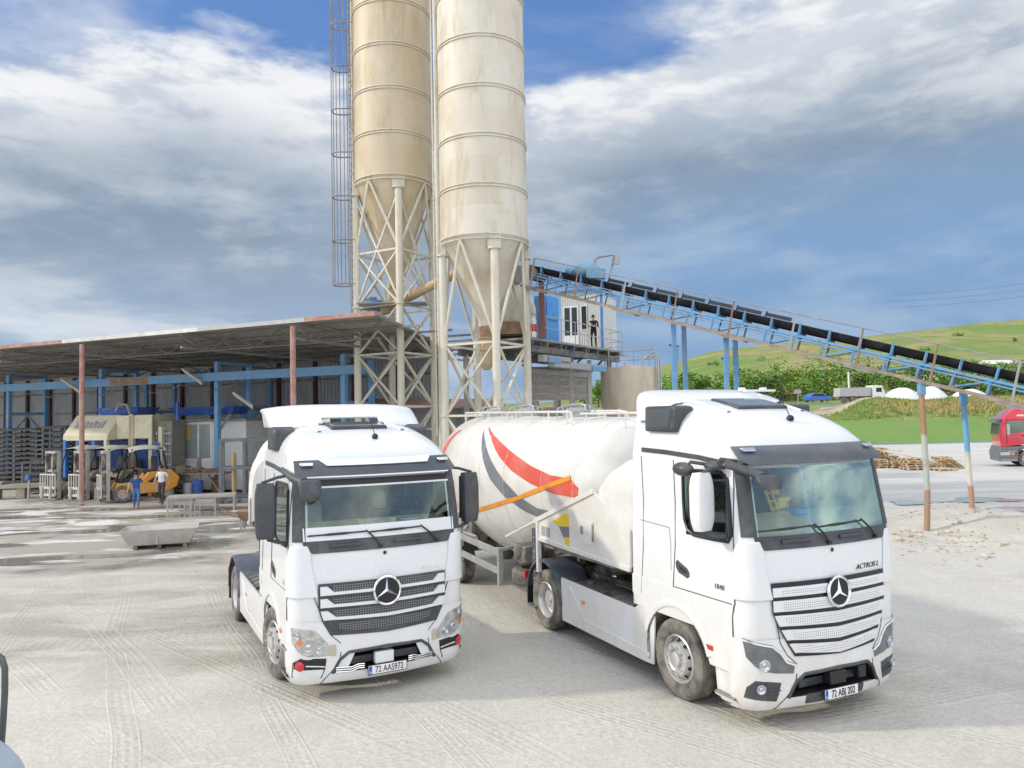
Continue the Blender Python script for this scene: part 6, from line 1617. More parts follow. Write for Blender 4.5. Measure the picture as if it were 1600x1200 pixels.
# ---- odds and ends of the yard
o = thing('work_table', 'low grey steel work table with legs on the wet yard', 'table', (-13.3, 33.1, 0), R(16))
b = MB(); b.box(-1.4, 1.3, -.6, .6, .62, .66); b.box(-1.4, 1.3, -.62, -.56, .57, .65); b.build('table_top', M_dusty, o, 0)
for x in (-1.35, -.45, .5, 1.25):
    for y in (-.56, .56): b = MB(); b.beam((x, y, 0), (x, y, .62), .07); b.build('leg', M_steel, o, 0)
b = MB(); b.box(-.9, -.1, -.5, .0, .0, .06)
for k in range(5): b.beam((-.9 + .2 * k, -.5, .05), (-.9 + .2 * k, -.5, .45), .05)
b.build('lower_grid', M_steel, o, 0)
o = thing('steel_cage', 'upright grey steel frame with a yellow ram standing behind the truck mirror', 'steel frame', (-12.7, 36.2, 0), R(14))
b = MB()
for x in (-1.0, .05, 1.1):
    for y in (0, 1.0): b.beam((x, y, .2), (x, y, 2.95 - (.0 if y == 0 else .0)), .16, .14)
for z in (.3, 1.6, 2.9):
    for y in (0, 1.0): b.beam((-1.0, y, z), (1.1, y, z), .12, .14)
b.beam((-1, 0, 2.9), (-1, 1, 2.9), .12); b.beam((1.1, 0, 2.9), (1.1, 1, 2.9), .12); b.beam((-1, 0, .3), (-1, 1, .3), .12); b.build('frame', pm('slate_steel', (.15, .17, .2), .5, dirt=DUST, da=.3), o, 0, .01)
b = MB(); b.cyl((-.45, .5, .3), (-.45, .5, 2.3), .1, n=12); b.box(-.7, .8, .4, .6, 1.5, 1.6); b.build('ram', M_yel, o, 40)
b = MB(); b.box(-1.2, 1.4, -.4, .9, .0, .2); b.box(.6, 1.5, -.3, .3, .2, .5); b.build('base', M_frame, o, 0, .01)
for x in (.2, .55, .85):
    pass
b = MB(); b.tube([(.3, .3, .3), (.3, .3, 1.4)], .05, 8); b.tube([(.55, .6, .3), (.55, .6, 1.5)], .05, 8); b.build('pipe', M_plate, o, 40)
def pallet_mesh():
    b = MB()
    for k in range(7): b.box(-.6, .6, -.5 + .155 * k, -.5 + .155 * k + .1, .122, .144)
    for y in (-.45, 0, .45): b.box(-.6, .6, y - .05, y + .05, .1, .12)
    for x in (-.55, 0, .55):
        for y in (-.45, 0, .45): b.box(x - .06, x + .06, y - .05, y + .05, .022, .1)
    for y in (-.45, 0, .45): b.box(-.6, .6, y - .05, y + .05, 0, .02)
    return b.mesh('pallet')
M_wood = pm('pallet_wood', (.62, .46, .28), .85, var=.25, scale=3, dirt=(.35, .28, .2), da=.5, ds=4)
M_wood2 = pm('old_grey_wood', (.24, .19, .15), .9, var=.3, scale=3, dirt=(.4, .36, .3), da=.5)
pme = pallet_mesh(); pme.materials.append(M_wood)
pme2 = pme.copy(); pme2.materials.clear(); pme2.materials.append(M_wood2)
def pallet(label, loc, rot, group, me):
    o = bpy.data.objects.new('pallet', me); COL.objects.link(o); o.location = loc; o.rotation_euler = rot
    return tag(o, label, 'pallet', group)
for k in range(6):
    p = at(264 + 4 * (k % 2), 770, 40.0)
    pallet('dark worn pallet in the stack behind the man in white', (p.x, p.y, .22 * k), (0, 0, .2 + .05 * (k % 3)), 'dark pallets stacked by the office', pme2)
for k in range(3):
    p = at(284 + 3 * k, 770, 41.0)
    pallet('dark worn pallet lying under the site office window', (p.x, p.y, .2 * k), (0, 0, .1 * k - .1), 'dark pallets under the office window', pme2)
o = thing('scrap_bench', 'brown bench heaped with scrap below the office windows', 'bench', (-17.0, 40.3, 0), R(-8))
b = MB(); b.box(-.9, 2.2, -.5, .5, 1.1, 1.2); b.build('bench_top', M_rustst, o, 0, .01)
for x in (-.8, .9, 2.1): b = MB(); b.beam((x, -.4, 0), (x, -.4, 1.1), .1); b.beam((x, -.4, 0), (x - .8, -.3, 1.1), .07); b.build('bench_leg', M_wood2, o, 0)
b = MB(); r3 = random.Random(5)
for k in range(14): b.beam((r3.uniform(-.8, 2), r3.uniform(-.4, .4), 1.22 + .03 * k / 4), (r3.uniform(-.8, 2), r3.uniform(-.4, .4), 1.26 + r3.uniform(0, .25)), .06, .04)
b.box(-.5, .0, -.3, .2, 1.2, 1.55); b.cyl((.6, 0, 1.2), (.6, 0, 1.95), .14, .1, 10); b.build('scrap', M_wood2, o, 0)
for (u, r_, h, m, tx, nm) in ((294, .28, .72, M_steel, 'pale metal bucket under the scrap bench', 'bucket'), (309, .26, .85, M_mblue, 'blue drum under the scrap bench', 'drum')):
    p = at(u, 765, 39.3); o = thing(nm, tx, nm, (p.x, p.y, 0))
    b = MB(); b.lathe([(0, 0), (r_ * .85, 0), (r_, h), (r_ * .93, h), (r_ * .8, .05), (0, .05)], 20); b.build(nm + '_shell', m, o, 40)
    b = MB(); b.tube([(-r_, 0, h * .95), (-r_ * .7, 0, h * 1.2), (r_ * .7, 0, h * 1.2), (r_, 0, h * .95)], .015, 5); b.build('handle', M_steel, o, 40)
# shallow steel tub
o = thing('mortar_tub', 'shallow whitish steel tub on small feet in the yard', 'tub', (-10.75, 23.45, .12), R(17))
lo = [(-.78, -.55), (.88, -.55), (.88, .42), (-.78, .42)]; hi = [(-1.0, -.72), (1.12, -.72), (1.06, .62), (-1.02, .62)]
b = MB(); A_ = [(x, y, 0) for x, y in lo] + [(x, y, .46) for x, y in hi]; B_ = [(x * .97, y * .97, .03) for x, y in lo] + [(x * .975, y * .975, .46) for x, y in hi]
b.add(A_ + B_, [(3, 2, 1, 0), (8, 9, 10, 11)] + [(i, (i + 1) % 4, 4 + (i + 1) % 4, 4 + i) for i in range(4)] + [(8 + (i + 1) % 4, 8 + i, 12 + i, 12 + (i + 1) % 4) for i in range(4)] + [(4 + i, 4 + (i + 1) % 4, 12 + (i + 1) % 4, 12 + i) for i in range(4)])
b.build('tub_shell', pm('scraped_steel', (.52, .49, .45), .5, .25, var=.15, dirt=(.66, .64, .6), da=.7, ds=1.5), o, 0, .008)
b = MB(); b.box(-.03, .03, -.66, -.56, .02, .44); b.build('tub_rib', M_steel, o, 0)
for x in (-.6, .05, .75):
    b = MB(); b.box(x - .05, x + .05, -.5, .4, -.12, -.002); b.cyl((x, -.56, -.06), (x, -.48, -.06), .06, n=10); b.build('tub_foot', M_frame, o, 0)
# wheelbarrow
o = thing('wheelbarrow', 'rusty wheelbarrow half hidden behind the dark truck mirror', 'wheelbarrow', (-9.0, 26.6, 0), R(8))
b = MB(); b.loft([[(-.35, -.25, .35), (.4, -.25, .32), (.4, .25, .32), (-.35, .25, .35)], [(-.5, -.36, .68), (.62, -.36, .66), (.62, .36, .66), (-.5, .36, .68)]]); b.build('tray', M_rustst, o, 0)
for y in (-.28, .28): b = MB(); b.tube([(.75, y * .3, .25), (.2, y, .32), (-.5, y, .5), (-1.15, y * 1.1, .72)], .025, 6); b.build('handle_bar', M_rustst, o, 40); b = MB(); b.beam((-.3, y, .4), (-.35, y, 0), .06); b.build('leg', M_steel, o, 0)
T = Matrix.Translation((.78, 0, .2)) @ Matrix.Rotation(R(90), 4, 'X'); b = MB(); b.lathe([(.08, -.04), (.17, -.05), (.2, -.02), (.2, .02), (.17, .05), (.08, .04)], 20, T); b.build('wheel', M_rub, o, 40)
# ================================================================ people
def person(label, loc, rz, J, radii, zones, hairc, held=None):
    o = thing('person', label, 'person', loc, rz)
    names = list(J); idx = {n_: i for i, n_ in enumerate(names)}
    E_ = [('pelvis', 'belly'), ('belly', 'chest'), ('chest', 'neck'), ('neck', 'chin'), ('chin', 'crown')]
    for s in 'LR':
        E_ += [('chest', 'sh' + s), ('sh' + s, 'el' + s), ('el' + s, 'wr' + s), ('wr' + s, 'pa' + s), ('pelvis', 'hip' + s), ('hip' + s, 'kn' + s), ('kn' + s, 'an' + s), ('an' + s, 'to' + s)]
    me = bpy.data.meshes.new('body'); me.from_pydata([J[n_] for n_ in names], [(idx[a], idx[b]) for a, b in E_], [])
    tmp = bpy.data.objects.new('body', me); COL.objects.link(tmp)
    md = tmp.modifiers.new('skin', 'SKIN'); md.use_smooth_shade = True
    sv_ = me.skin_vertices[0].data
    for n_ in names: sv_[idx[n_]].radius = radii.get(n_.rstrip('LR') if n_[-1] in 'LR' and n_ not in radii else n_, (.05, .05))
    sv_[idx['pelvis']].use_root = True
    tmp.modifiers.new('sub', 'SUBSURF').levels = 2; tmp.modifiers['sub'].render_levels = 2
    dg = bpy.context.evaluated_depsgraph_get(); out = bpy.data.meshes.new_from_object(tmp.evaluated_get(dg))
    bpy.data.objects.remove(tmp)
    mats = [z[0] for z in zones]
    out.materials.clear()
    for m in mats: out.materials.append(m)
    segs_ = [(Vector(J[a]), Vector(J[b]), a, b) for a, b in E_]
    for pl in out.polygons:
        c = pl.center; best = None
        for a, b, na, nb in segs_:
            ab = b - a; t_ = max(0, min(1, (c - a).dot(ab) / ab.length_squared)); d = (c - a - ab * t_).length
            if best is None or d < best[0]: best = (d, na, nb, t_)
        for i, (m, test) in enumerate(zones):
            if test(best[1], best[2], best[3]): pl.material_index = i; break
        pl.use_smooth = True
    body = bpy.data.objects.new('body', out); COL.objects.link(body); body.parent = o
    hd_ = (Vector(J['chin']) + Vector(J['crown'])) / 2
    b = MB(); b.ball(hd_ + Vector((-.015, 0, .045)), .098, .088, .10, 12); hr = b.build('hair', hairc, o, 60)
    b = MB(); b.ball(hd_ + Vector((.095, 0, -.015)), .018, .014, .022, 6)
    for y in (-.085, .085): b.ball(hd_ + Vector((0, y, -.01)), .02, .012, .032, 6)
    b.build('nose_and_ears', zones[0][0], o, 60)
    b = MB()
    for y in (-.032, .032): b.ball(hd_ + Vector((.087, y, .012)), .01, .014, .008, 6)
    b.box(hd_.x + .083, hd_.x + .092, -.025, .025, hd_.z - .065, hd_.z - .057); b.build('face_features', M_ink, o, 60)
    for s in 'LR':
        w_, p_ = Vector(J['wr' + s]), Vector(J['pa' + s]); d = (p_ - w_).normalized()
        side = Vector((1, 0, 0)) - d * d.x; side.normalize(); 
        for k in range(4):
            b = MB(); q = p_ + side * (.03 - .02 * k); ln = (.062, .072, .068, .052)[k]
            b.tube([q - d * .01, q + d * ln * .55, q + d * ln + side.cross(d) * .012], [.0095, .009, .007], 6); b.build('finger', zones[0][0], o, 60)
        b = MB(); b.tube([w_ + d * .03 + side * .02, w_ + d * .06 + side * .055, w_ + d * .09 + side * .06], [.012, .011, .008], 6); b.build('thumb', zones[0][0], o, 60)
    return o
M_skin = pm('skin', (.48, .29, .20), .6, var=.05); M_hair = pm('dark_hair', (.02, .017, .015), .7)
RAD = {'pelvis': (.15, .105), 'belly': (.135, .095), 'chest': (.155, .105), 'neck': (.05, .05), 'chin': (.075, .085), 'crown': (.075, .08), 'sh': (.06, .06), 'el': (.042, .042), 'wr': (.03, .03), 'pa': (.035, .022), 'hip': (.088, .09), 'kn': (.058, .058), 'an': (.04, .045), 'to': (.04, .03)}
def pose(h, stride=.0, armL=(0, 0), armR=(0, 0), bend=0, bendk=.06, fold=False, head=0):
    k = h / 1.75; J = {}
    J['pelvis'] = (0, 0, .95); J['belly'] = (.01 + bend * .3, 0, 1.13); J['chest'] = (.01 + bend * .7, 0, 1.36); J['neck'] = (.02 + bend, 0, 1.50); J['chin'] = (.035 + bend + head, 0, 1.575); J['crown'] = (.03 + bend + head * 1.5, 0, 1.685)
    for s, sg, st, ar in (('L', 1, stride, armL), ('R', -1, -stride, armR)):
        J['sh' + s] = (bend * .85, sg * .19, 1.42)
        if fold:
            J['el' + s] = (.03, sg * .27, 1.13); J['wr' + s] = (.25, sg * .10, 1.16); J['pa' + s] = (.31, sg * .05, 1.19)
        else:
            J['el' + s] = (bend * .8 - ar[0] * .5, sg * (.25 + ar[1]), 1.14); J['wr' + s] = (bend * .8 - ar[0] + .06, sg * (.27 + ar[1] * 1.3), .90); J['pa' + s] = (bend * .8 - ar[0] * 1.1 + .09, sg * (.27 + ar[1] * 1.3), .82)
        J['hip' + s] = (0, sg * .10, .90)
        J['kn' + s] = (st * .5 + (bendk if st >= 0 else bendk * 1.2), sg * .11, .50); J['an' + s] = (st - (0.02 if st >= 0 else .05), sg * .11, .08 + (.10 if st < -.05 else 0)); J['to' + s] = (st + .14 - (.0 if st >= 0 else .03), sg * .12, .035 + (.02 if st < -.05 else 0))
    return {n_: (x * k, y * k, z * k) for n_, (x, y, z) in J.items()}
def zones_for(shirt, trouser, shoe, sleeve=.55):
    sk = lambda a, b, t: a in ('neck', 'chin') or (a == 'chest' and b == 'neck' and t > .75) or a[:2] in ('wr',) or (a[:2] == 'el') and sleeve < 1 or (a[:2] == 'sh' and t > sleeve)
    return [(M_skin, sk), (shoe, lambda a, b, t: a[:2] == 'an'), (trouser, lambda a, b, t: a[:3] == 'hip' or a[:2] == 'kn' or (a == 'pelvis' and (b[:3] == 'hip' or t < .25))), (shirt, lambda a, b, t: True)]
M_white_shirt = pm('white_shirt', (.72, .71, .72), .9); M_dktr = pm('charcoal_trousers', (.05, .05, .06), .9); M_shoe = pm('dark_shoes', (.03, .025, .025), .7)
M_blue_shirt = pm('blue_shirt', (.03, .09, .26), .9); M_jean = pm('blue_jeans', (.07, .17, .40), .9); M_blk = pm('black_clothes', (.012, .012, .02), .9)
p = at(253, 788, 35.9); person('person in a white shirt and dark trousers walking beside the orange forklift', (p.x, p.y, 0), R(-98), pose(1.80, .10, (.06, .05), (-.06, .05)), RAD, zones_for(M_white_shirt, M_dktr, M_shoe), M_hair)
p = at(213, 795, 34.2); person('person in a blue shirt and jeans striding past the forklift wheel', (p.x, p.y, 0), R(-70), pose(1.60, .22, (.14, .06), (-.16, .06), bend=.04, head=.02), RAD, zones_for(M_blue_shirt, M_jean, pm('brown_sandals', (.2, .1, .06), .8)), M_hair)
pz = PF0 + PE * 7.1 + PI_ * .45
op_ = person('person in black clothes standing at the platform rail holding a pale helmet', (pz.x, pz.y, 7.23), R(-105), pose(1.74, .0, fold=True, head=.03), RAD, zones_for(M_blk, M_blk, M_shoe, 2), M_hair)
o = thing('helmet', 'pale yellow helmet held by the person in black', 'helmet', (pz.x - .30, pz.y - .22, 8.42))
b = MB(); b.lathe([(.17, 0), (.13, .03), (.125, .1), (.08, .16), (0, .18)], 18, Matrix.Rotation(R(70), 4, 'Y')); b.build('helmet_shell', pm('helmet_shell', (.6, .5, .25), .5), o, 40)
b = MB(); b.lathe([(.13, -.01), (.115, -.01), (.115, .06), (.13, .06)], 18, Matrix.Rotation(R(70), 4, 'Y')); b.build('helmet_band', M_black, o, 40)
# ================================================================ right-hand background: field, bank, hill
def fld(y):
    if y < 84: return 0
    if y < 112: return .02 + 2.5 * (y - 84) / 28
    if y < 128: return 2.52 + 2.4 * (y - 112) / 16
    return 4.92 + 2.2 * min(1, (y - 128) / 42)
def bank_h(x, y):                                     # grassy bank in front of the white domes
    along = min(1, max(0, (x - 47) / 9)); along = along * along * (3 - 2 * along)
    c = (y - 116) / 6.5
    return along * (2.3 + .5 * noise.noise(Vector((x * .12, 1, 2)))) * max(0, 1 - c * c) ** .8 + (.0 if x > 47 else 0)
def hill_top(az):
    pts = [(-.6, 2), (.0, 4), (.05, 12), (.115, 21), (.18, 29), (.217, 33.5), (.258, 37), (.32, 39.5), (.40, 42), (.5, 46.5), (.583, 49), (.667, 51), (.9, 52), (1.2, 40)]
    for a, b_ in zip(pts, pts[1:]):
        if a[0] <= az <= b_[0]: return lerp(a[1], b_[1], (az - a[0]) / (b_[0] - a[0]))
    return 2
def hill_z(tx, y):                                    # tx = x / y
    base = fld(y)
    if y < 150: return base
    t = min(1, (y - 150) / 270); s_ = t * t * (3 - 2 * t)
    s_ = lerp(t, s_, .6)
    x = tx * y
    h = base + (hill_top(tx) - base) * s_ if hill_top(tx) > base else base
    h += s_ * (2.2 * noise.noise(Vector((x * .012, y * .012, 1))) + 1.2 * noise.noise(Vector((x * .04, y * .04, 4)))) * (1 if t < .9 else .4)
    return h
def grass_mat(name, c1, c2, c3, sc, far):
    m = new_mat(name); t = NT(m)
    a = t.noise(sc, 8, .65, .5, sc=(1, 1, 1)); b_ = t.noise(sc * 5, 8, .7); c = t.noise(sc * 28, 6, .7)
    col = t.mix(t.mr(a, .43, .56), c1, c2); col = t.mix(t.mr(b_, .47, .60, 0, .8), col, c3); col = t.mix(t.mr(c, .35, .68, .35, 0), col, shade(c1, .45))
    t.col(col); t.rough(.95); t.bump(c, .6, far); return m
M_hill = grass_mat('hill_grass', (.19, .28, .055), (.40, .33, .15), (.15, .25, .045), .02, 1.5)
M_field = grass_mat('young_crop', (.15, .28, .05), (.17, .30, .055), (.20, .29, .075), .05, .15)
M_bank = grass_mat('bank_grass', (.20, .31, .07), (.32, .33, .13), (.22, .33, .07), .10, .3)
def sheet(name, m, txs, yy, zf, kind='structure'):
    b = MB(); n_ = len(txs)
    b.add([(tx * y, y, zf(tx, y)) for y in yy for tx in txs], [(j * n_ + i, j * n_ + i + 1, (j + 1) * n_ + i + 1, (j + 1) * n_ + i) for j in range(len(yy) - 1) for i in range(n_ - 1)])
    return tag(b.build(name, m, None, 60), kind=kind)
sheet('grass_field', M_field, [-1.2 + .05 * i for i in range(55)], [84.3, 90, 96, 102, 108, 113], lambda tx, y: fld(y) + .05)
sheet('grass_bank', M_bank, [-1.2 + .0125 * i for i in range(216)], [109.2, 110, 111, 112, 113.5, 115, 116.5, 118, 120, 122, 124, 128, 132], lambda tx, y: fld(y) - .1 + (bank_h(tx * y, y) if y > 109.5 else 0) + .25 * max(0, noise.noise(Vector((tx * y * .25, y * .25, 0)))))
M_dirt = pm('pale_dirt_slope', (.46, .39, .29), .95, var=.15, scale=.4)
b = MB(); n_ = 22; F = []
for j in range(9):
    for i in range(n_):
        x = 44 + i * 1.0; y = 111.5 + j * 1.6
        F.append((x, y, fld(y) - .35 + 2.6 * math.exp(-((x - 56) / 6.5) ** 2 - ((y - 119) / 4.5) ** 2) + .4 * noise.noise(Vector((x * .3, y * .3, 1)))))
b.add(F, [(j * n_ + i, j * n_ + i + 1, (j + 1) * n_ + i + 1, (j + 1) * n_ + i) for j in range(8) for i in range(n_ - 1)]); tag(b.build('dirt_slope', M_dirt, None, 60), kind='structure')
sheet('hill', M_hill, [-1.2 + .0125 * i for i in range(200)], [131.5, 140, 150, 160, 172, 185, 200, 215, 230, 250, 270, 290, 310, 330, 350, 370, 390, 405, 420, 440, 480], hill_z)
# ---- foliage
def leaf_mat(name, c, v):
    m = new_mat(name); t = NT(m)
    at_ = t.new('ShaderNodeAttribute'); at_.attribute_name = 'tone'
    n_ = t.noise(.5, 5, .6)
    col = t.mix(at_.outputs['Fac'], shade(c, 1 - v), shade(c, 1 + v)); t.col(t.mix(t.mr(n_, .4, .62, 0, .5), col, (c[0] * 1.5, c[1] * 1.15, c[2] * .8))); t.rough(.8); return m
M_leaf = leaf_mat('leaf_green', (.17, .31, .06), .4); M_leafd = leaf_mat('leaf_dark_green', (.09, .18, .04), .5); M_leafy = leaf_mat('leaf_yellow_green', (.22, .32, .065), .4)
M_bark = pm('bark', (.13, .10, .075), .95, var=.3)
def crown(rr_, c, rx, rz, n, ls, lumps=6):
    vs, fs, tone = [], [], []
    L_ = [(Vector((rr_.gauss(0, .45) * rx, rr_.gauss(0, .45) * rx, rr_.gauss(0, .38) * rz)), rr_.uniform(.35, .62)) for _ in range(lumps)]
    for _ in range(n):
        lc, lr = rr_.choice(L_)
        d = Vector((rr_.gauss(0, 1), rr_.gauss(0, 1), rr_.gauss(0, 1))).normalized() * (rr_.random() ** .4)
        p = c + lc + Vector((d.x * rx * lr, d.y * rx * lr, d.z * rz * lr))
        a = Vector((rr_.gauss(0, 1), rr_.gauss(0, 1), rr_.gauss(0, .6))).normalized() * ls * rr_.uniform(.6, 1.3); bb = perp(a)[0] * ls * .55 + Vector((0, 0, ls * .2))
        k = len(vs); vs += [p - a, p + bb, p + a, p - bb]; fs.append((k, k + 1, k + 2, k + 3)); tone.append(rr_.random())
    return vs, fs, tone
def leaf_obj(name, vs, fs, tone, m, parent=None):
    me = bpy.data.meshes.new(name); me.from_pydata(vs, [], fs); at_ = me.attributes.new('tone', 'FLOAT', 'FACE'); at_.data.foreach_set('value', tone)
    me.materials.append(m); o = bpy.data.objects.new(name, me); COL.objects.link(o); o.parent = parent; return o
rv = random.Random(11)
V, F, T_ = [], [], []
def add_bush(tx, y, r, n, ls):
    x = tx * y; z = hill_z(tx, y)
    v, f, t_ = crown(rv, Vector((x, y, z + r * .42)), r, r * .62, n, ls)
    k = len(V); V.extend(v); F.extend(tuple(i + k for i in q) for q in f); T_.extend(t_)
for _ in range(300):
    tx = rv.uniform(.09, .78); y = rv.choice((rv.uniform(172, 230), rv.uniform(172, 215), rv.uniform(230, 330)))
    d = noise.noise(Vector((tx * 14, y * .03, 2)))
    if y > 232 and d < .16: continue
    add_bush(tx, y, rv.uniform(1.6, 3.8) * (1 if y < 240 else .6), 110, .42 if y < 240 else .3)
for _ in range(100):                                     # the denser belt at the foot of the hill
    tx = rv.uniform(.08, .80); add_bush(tx, rv.uniform(150, 178), rv.uniform(2.0, 4.2), 150, .40)
tag(leaf_obj('hillside_shrubs', V, F, T_, M_leaf), kind='stuff')
V, F, T_ = [], [], []
for _ in range(60):
    tx = rv.uniform(.1, .8); y = rv.uniform(155, 225); add_bush(tx, y, rv.uniform(1.6, 3.4), 110, .42)
tag(leaf_obj('darker_shrubs', V, F, T_, M_leafd), kind='stuff')
def tree(label, u, Y, h, r, m, seed):
    tx = at(u, 600, Y).x / Y; z = hill_z(tx, Y) if Y > 132 else fld(Y)
    o = thing('tree', label, 'tree', (tx * Y, Y, z), 0, 'trees at the foot of the hill'); q = random.Random(seed)
    b = MB(); b.tube([(0, 0, -.3), (.1, 0, h * .3), (.0, .1, h * .6), (.1, .1, h * .85)], [h * .03, h * .022, h * .015, .03], 7)
    for k in range(5):
        a = q.uniform(0, 6.28); b.tube([(0, 0, h * (.3 + .08 * k)), (math.cos(a) * r * .5, math.sin(a) * r * .5, h * (.5 + .08 * k))], [h * .012, .03], 5)
    b.build('trunk', M_bark, o, 50)
    v, f, t_ = crown(q, Vector((0, 0, h * .58)), r, h * .46, 700, .34, 10); leaf_obj('crown', v, f, t_, m, o)
for k, (u, Y, h, r, m, tx) in enumerate(((934, 140, 6.0, 3.2, M_leaf, 'round green tree seen between the plank bin and the water tank'), (1075, 150, 6.5, 3.6, M_leaf, 'green tree between the two blue conveyor leg pairs'), (1098, 143, 5.0, 3.0, M_leafd, 'small dark tree left of the second blue leg pair'), (1150, 150, 6.5, 4.2, M_leaf, 'broad green tree right of the second blue leg pair'),
        (1195, 146, 6.0, 3.6, M_leafd, 'dark green tree above the roof deflector of the white truck'), (1222, 150, 7.2, 4.0, M_leafy, 'pale green tree left of the white utility pole'), (1292, 152, 8.0, 4.6, M_leaf, 'tall bright tree just left of the utility pole'), (1348, 155, 7.0, 4.4, M_leafd, 'dark tree behind the far grey truck'), (1395, 152, 5.5, 3.8, M_leaf, 'low tree left of the white domes'),
        (1432, 158, 7.5, 4.2, M_leafd, 'dark tree just left of the rusty post behind the domes'), (1476, 155, 6.0, 4.0, M_leaf, 'round tree behind the middle white dome'), (1583, 150, 7.0, 4.5, M_leafd, 'dark tree above the red truck'))):
    tree(tx, u, Y, h, r, m, 40 + k)
# tall grass on the bank
V, F, T_ = [], [], []
def tuft(x, y, z, h, n, w):
    for _ in range(n):
        a = rv.uniform(0, 6.28); dx, dy = math.cos(a) * w, math.sin(a) * w; bx, by = x + rv.gauss(0, .25), y + rv.gauss(0, .25); l_ = rv.gauss(0, .2) * h
        k = len(V); V.extend([(bx - dx, by - dy, z - .05), (bx + dx, by + dy, z - .05), (bx + dx * .3 + l_, by + dy * .3, z + h * rv.uniform(.6, 1.2))]); F.append((k, k + 1, k + 2)); T_.append(rv.random())
for _ in range(3600):
    x = rv.uniform(44, 105); y = rv.uniform(110, 117.5)
    tuft(x, y, fld(y) - .1 + bank_h(x, y), rv.uniform(.2, .42), 5, .09)
leaf_g = leaf_mat('bank_grass_blades', (.22, .30, .075), .4); tag(leaf_obj('tall_grass', V, F, T_, leaf_g), kind='stuff')
V, F, T_ = [], [], []
for _ in range(1500):
    x = rv.gauss(70, 9); y = rv.gauss(112.6, 1.2)
    if not 54 < x < 98: continue
    tuft(x, y, fld(y) - .1 + bank_h(x, y), rv.uniform(.25, .55), 5, .08)
tag(leaf_obj('dry_grass', V, F, T_, leaf_mat('dry_straw', (.46, .39, .20), .25)), kind='stuff')
# white covered heaps, truck, car, pole, houses
M_sheet = pm('white_plastic_sheet', (.74, .75, .76), .5, var=.06, scale=.8, bump=.3, bs=2)
for (u0_, u1_, vt, tx) in ((1378, 1440, 606, 'wide white sheeted heap left of the rusty post'), (1425, 1480, 604, 'white sheeted heap behind the rusty post'), (1484, 1545, 608, 'white sheeted heap behind the blue post')):
    Y = 131; p0, p1 = at(u0_, 622, Y), at(u1_, 622, Y); pt = at((u0_ + u1_) / 2, vt, Y); zc = 4.8
    o = thing('sheeted_heap', tx, 'heap', ((p0.x + p1.x) / 2, Y, zc), 0, 'white sheeted heaps behind the bank')
    b = MB(); w_ = (p1.x - p0.x) / 2 + .4; hh = pt.z - zc; F_ = []
    for j in range(9):
        for i in range(25):
            a = 2 * math.pi * i / 24; k = j / 8; F_.append((w_ * math.cos(a) * k, 3.2 * math.sin(a) * k, hh * (1 - k ** 2.4) + .12 * noise.noise(Vector((math.cos(a) * k * 4 + u0_, math.sin(a) * k * 4, 0)))))
    b.add(F_, [(j * 25 + i, j * 25 + i + 1, (j + 1) * 25 + i + 1, (j + 1) * 25 + i) for j in range(8) for i in range(24)]); b.build('sheet', M_sheet, o, 60)
p = at(1340, 628, 124); o = thing('tipper_truck', 'far pale grey tipper truck with a white cab parked below the hill', 'truck', (p.x, 124, p.z), 0)
b = MB(); b.loft([[(-3.4, -1.2, .9), (1.6, -1.2, .9), (1.6, 1.2, .9), (-3.4, 1.2, .9)], [(-3.2, -1.25, 2.3), (1.7, -1.25, 2.3), (1.7, 1.25, 2.3), (-3.2, 1.25, 2.3)]])
for k in range(4): b.box(-3.1 + 1.5 * k, -3.0 + 1.5 * k, -1.32, -1.22, .95, 2.28)
b.build('tipper_body', pm('grey_tipper', (.46, .46, .46), .6, var=.15), o, 0)
b = MB(); b.extrude([(1.9, -1.2, .5), (3.9, -1.2, .5), (3.9, -1.2, 1.5), (3.5, -1.2, 2.5), (1.9, -1.2, 2.6)], (0, 2.4, 0)); cb_ = b.build('cab', M_plate, o, 0, .08)
b = MB(); b.box(2.5, 3.4, -1.215, -1.2, 1.5, 2.2); b.build('cab_window', M_black, cb_, 0)
for x in (-2.6, -1.3, 2.9):
    b = MB(); b.cyl((x, -1.2, .3), (x, -.8, .3), .5, n=20); b.build('wheel', M_rub, o, 40)
b = MB(); b.box(-3.3, 3.6, -.6, .6, .5, .9); b.build('chassis', M_frame, o, 0)
p = at(1277, 628, 120); o = thing('parked_car', 'small blue car far off below the hill beside the pale dirt slope', 'car', (p.x, 120, p.z - .05), .2)
b = MB(); b.extrude([(-2, -.8, .3), (2, -.8, .3), (2.05, -.8, .75), (1.2, -.8, .9), (.6, -.8, 1.4), (-1.0, -.8, 1.42), (-1.8, -.8, .95), (-2.05, -.8, .8)], (0, 1.6, 0)); cr_ = b.build('car_body', pm('car_blue', (.03, .13, .55), .3, coat=1), o, 0, .08)
b = MB(); b.extrude([(1.0, -.81, .92), (.52, -.81, 1.32), (-.95, -.81, 1.34), (-1.5, -.81, .95)], (0, 1.62, 0)); b.build('car_window', M_black, cr_, 0)
for x in (-1.25, 1.25):
    for y in (-.75, .75): b = MB(); b.cyl((x, y - .08, .3), (x, y + .08, .3), .3, n=16); b.build('wheel', M_rub, o, 40)
p = at(1327, 618, 130); o = thing('utility_pole', 'white utility pole rising above the far grey truck', 'pole', (p.x, 130, p.z - .6))
b = MB(); b.cyl((0, 0, 0), (0, 0, 4.6), .2, .13, 8); b.build('pole_shaft', M_plate, o, 50)
b = MB(); b.beam((-.5, 0, 4.3), (.5, 0, 4.3), .1); b.build('cross_arm', M_steel, o, 0)
p = at(1247, 628, 118); o = thing('road_sign', 'small grey sign on a thin post beyond the truck roof hatch', 'sign', (p.x, 118, p.z))
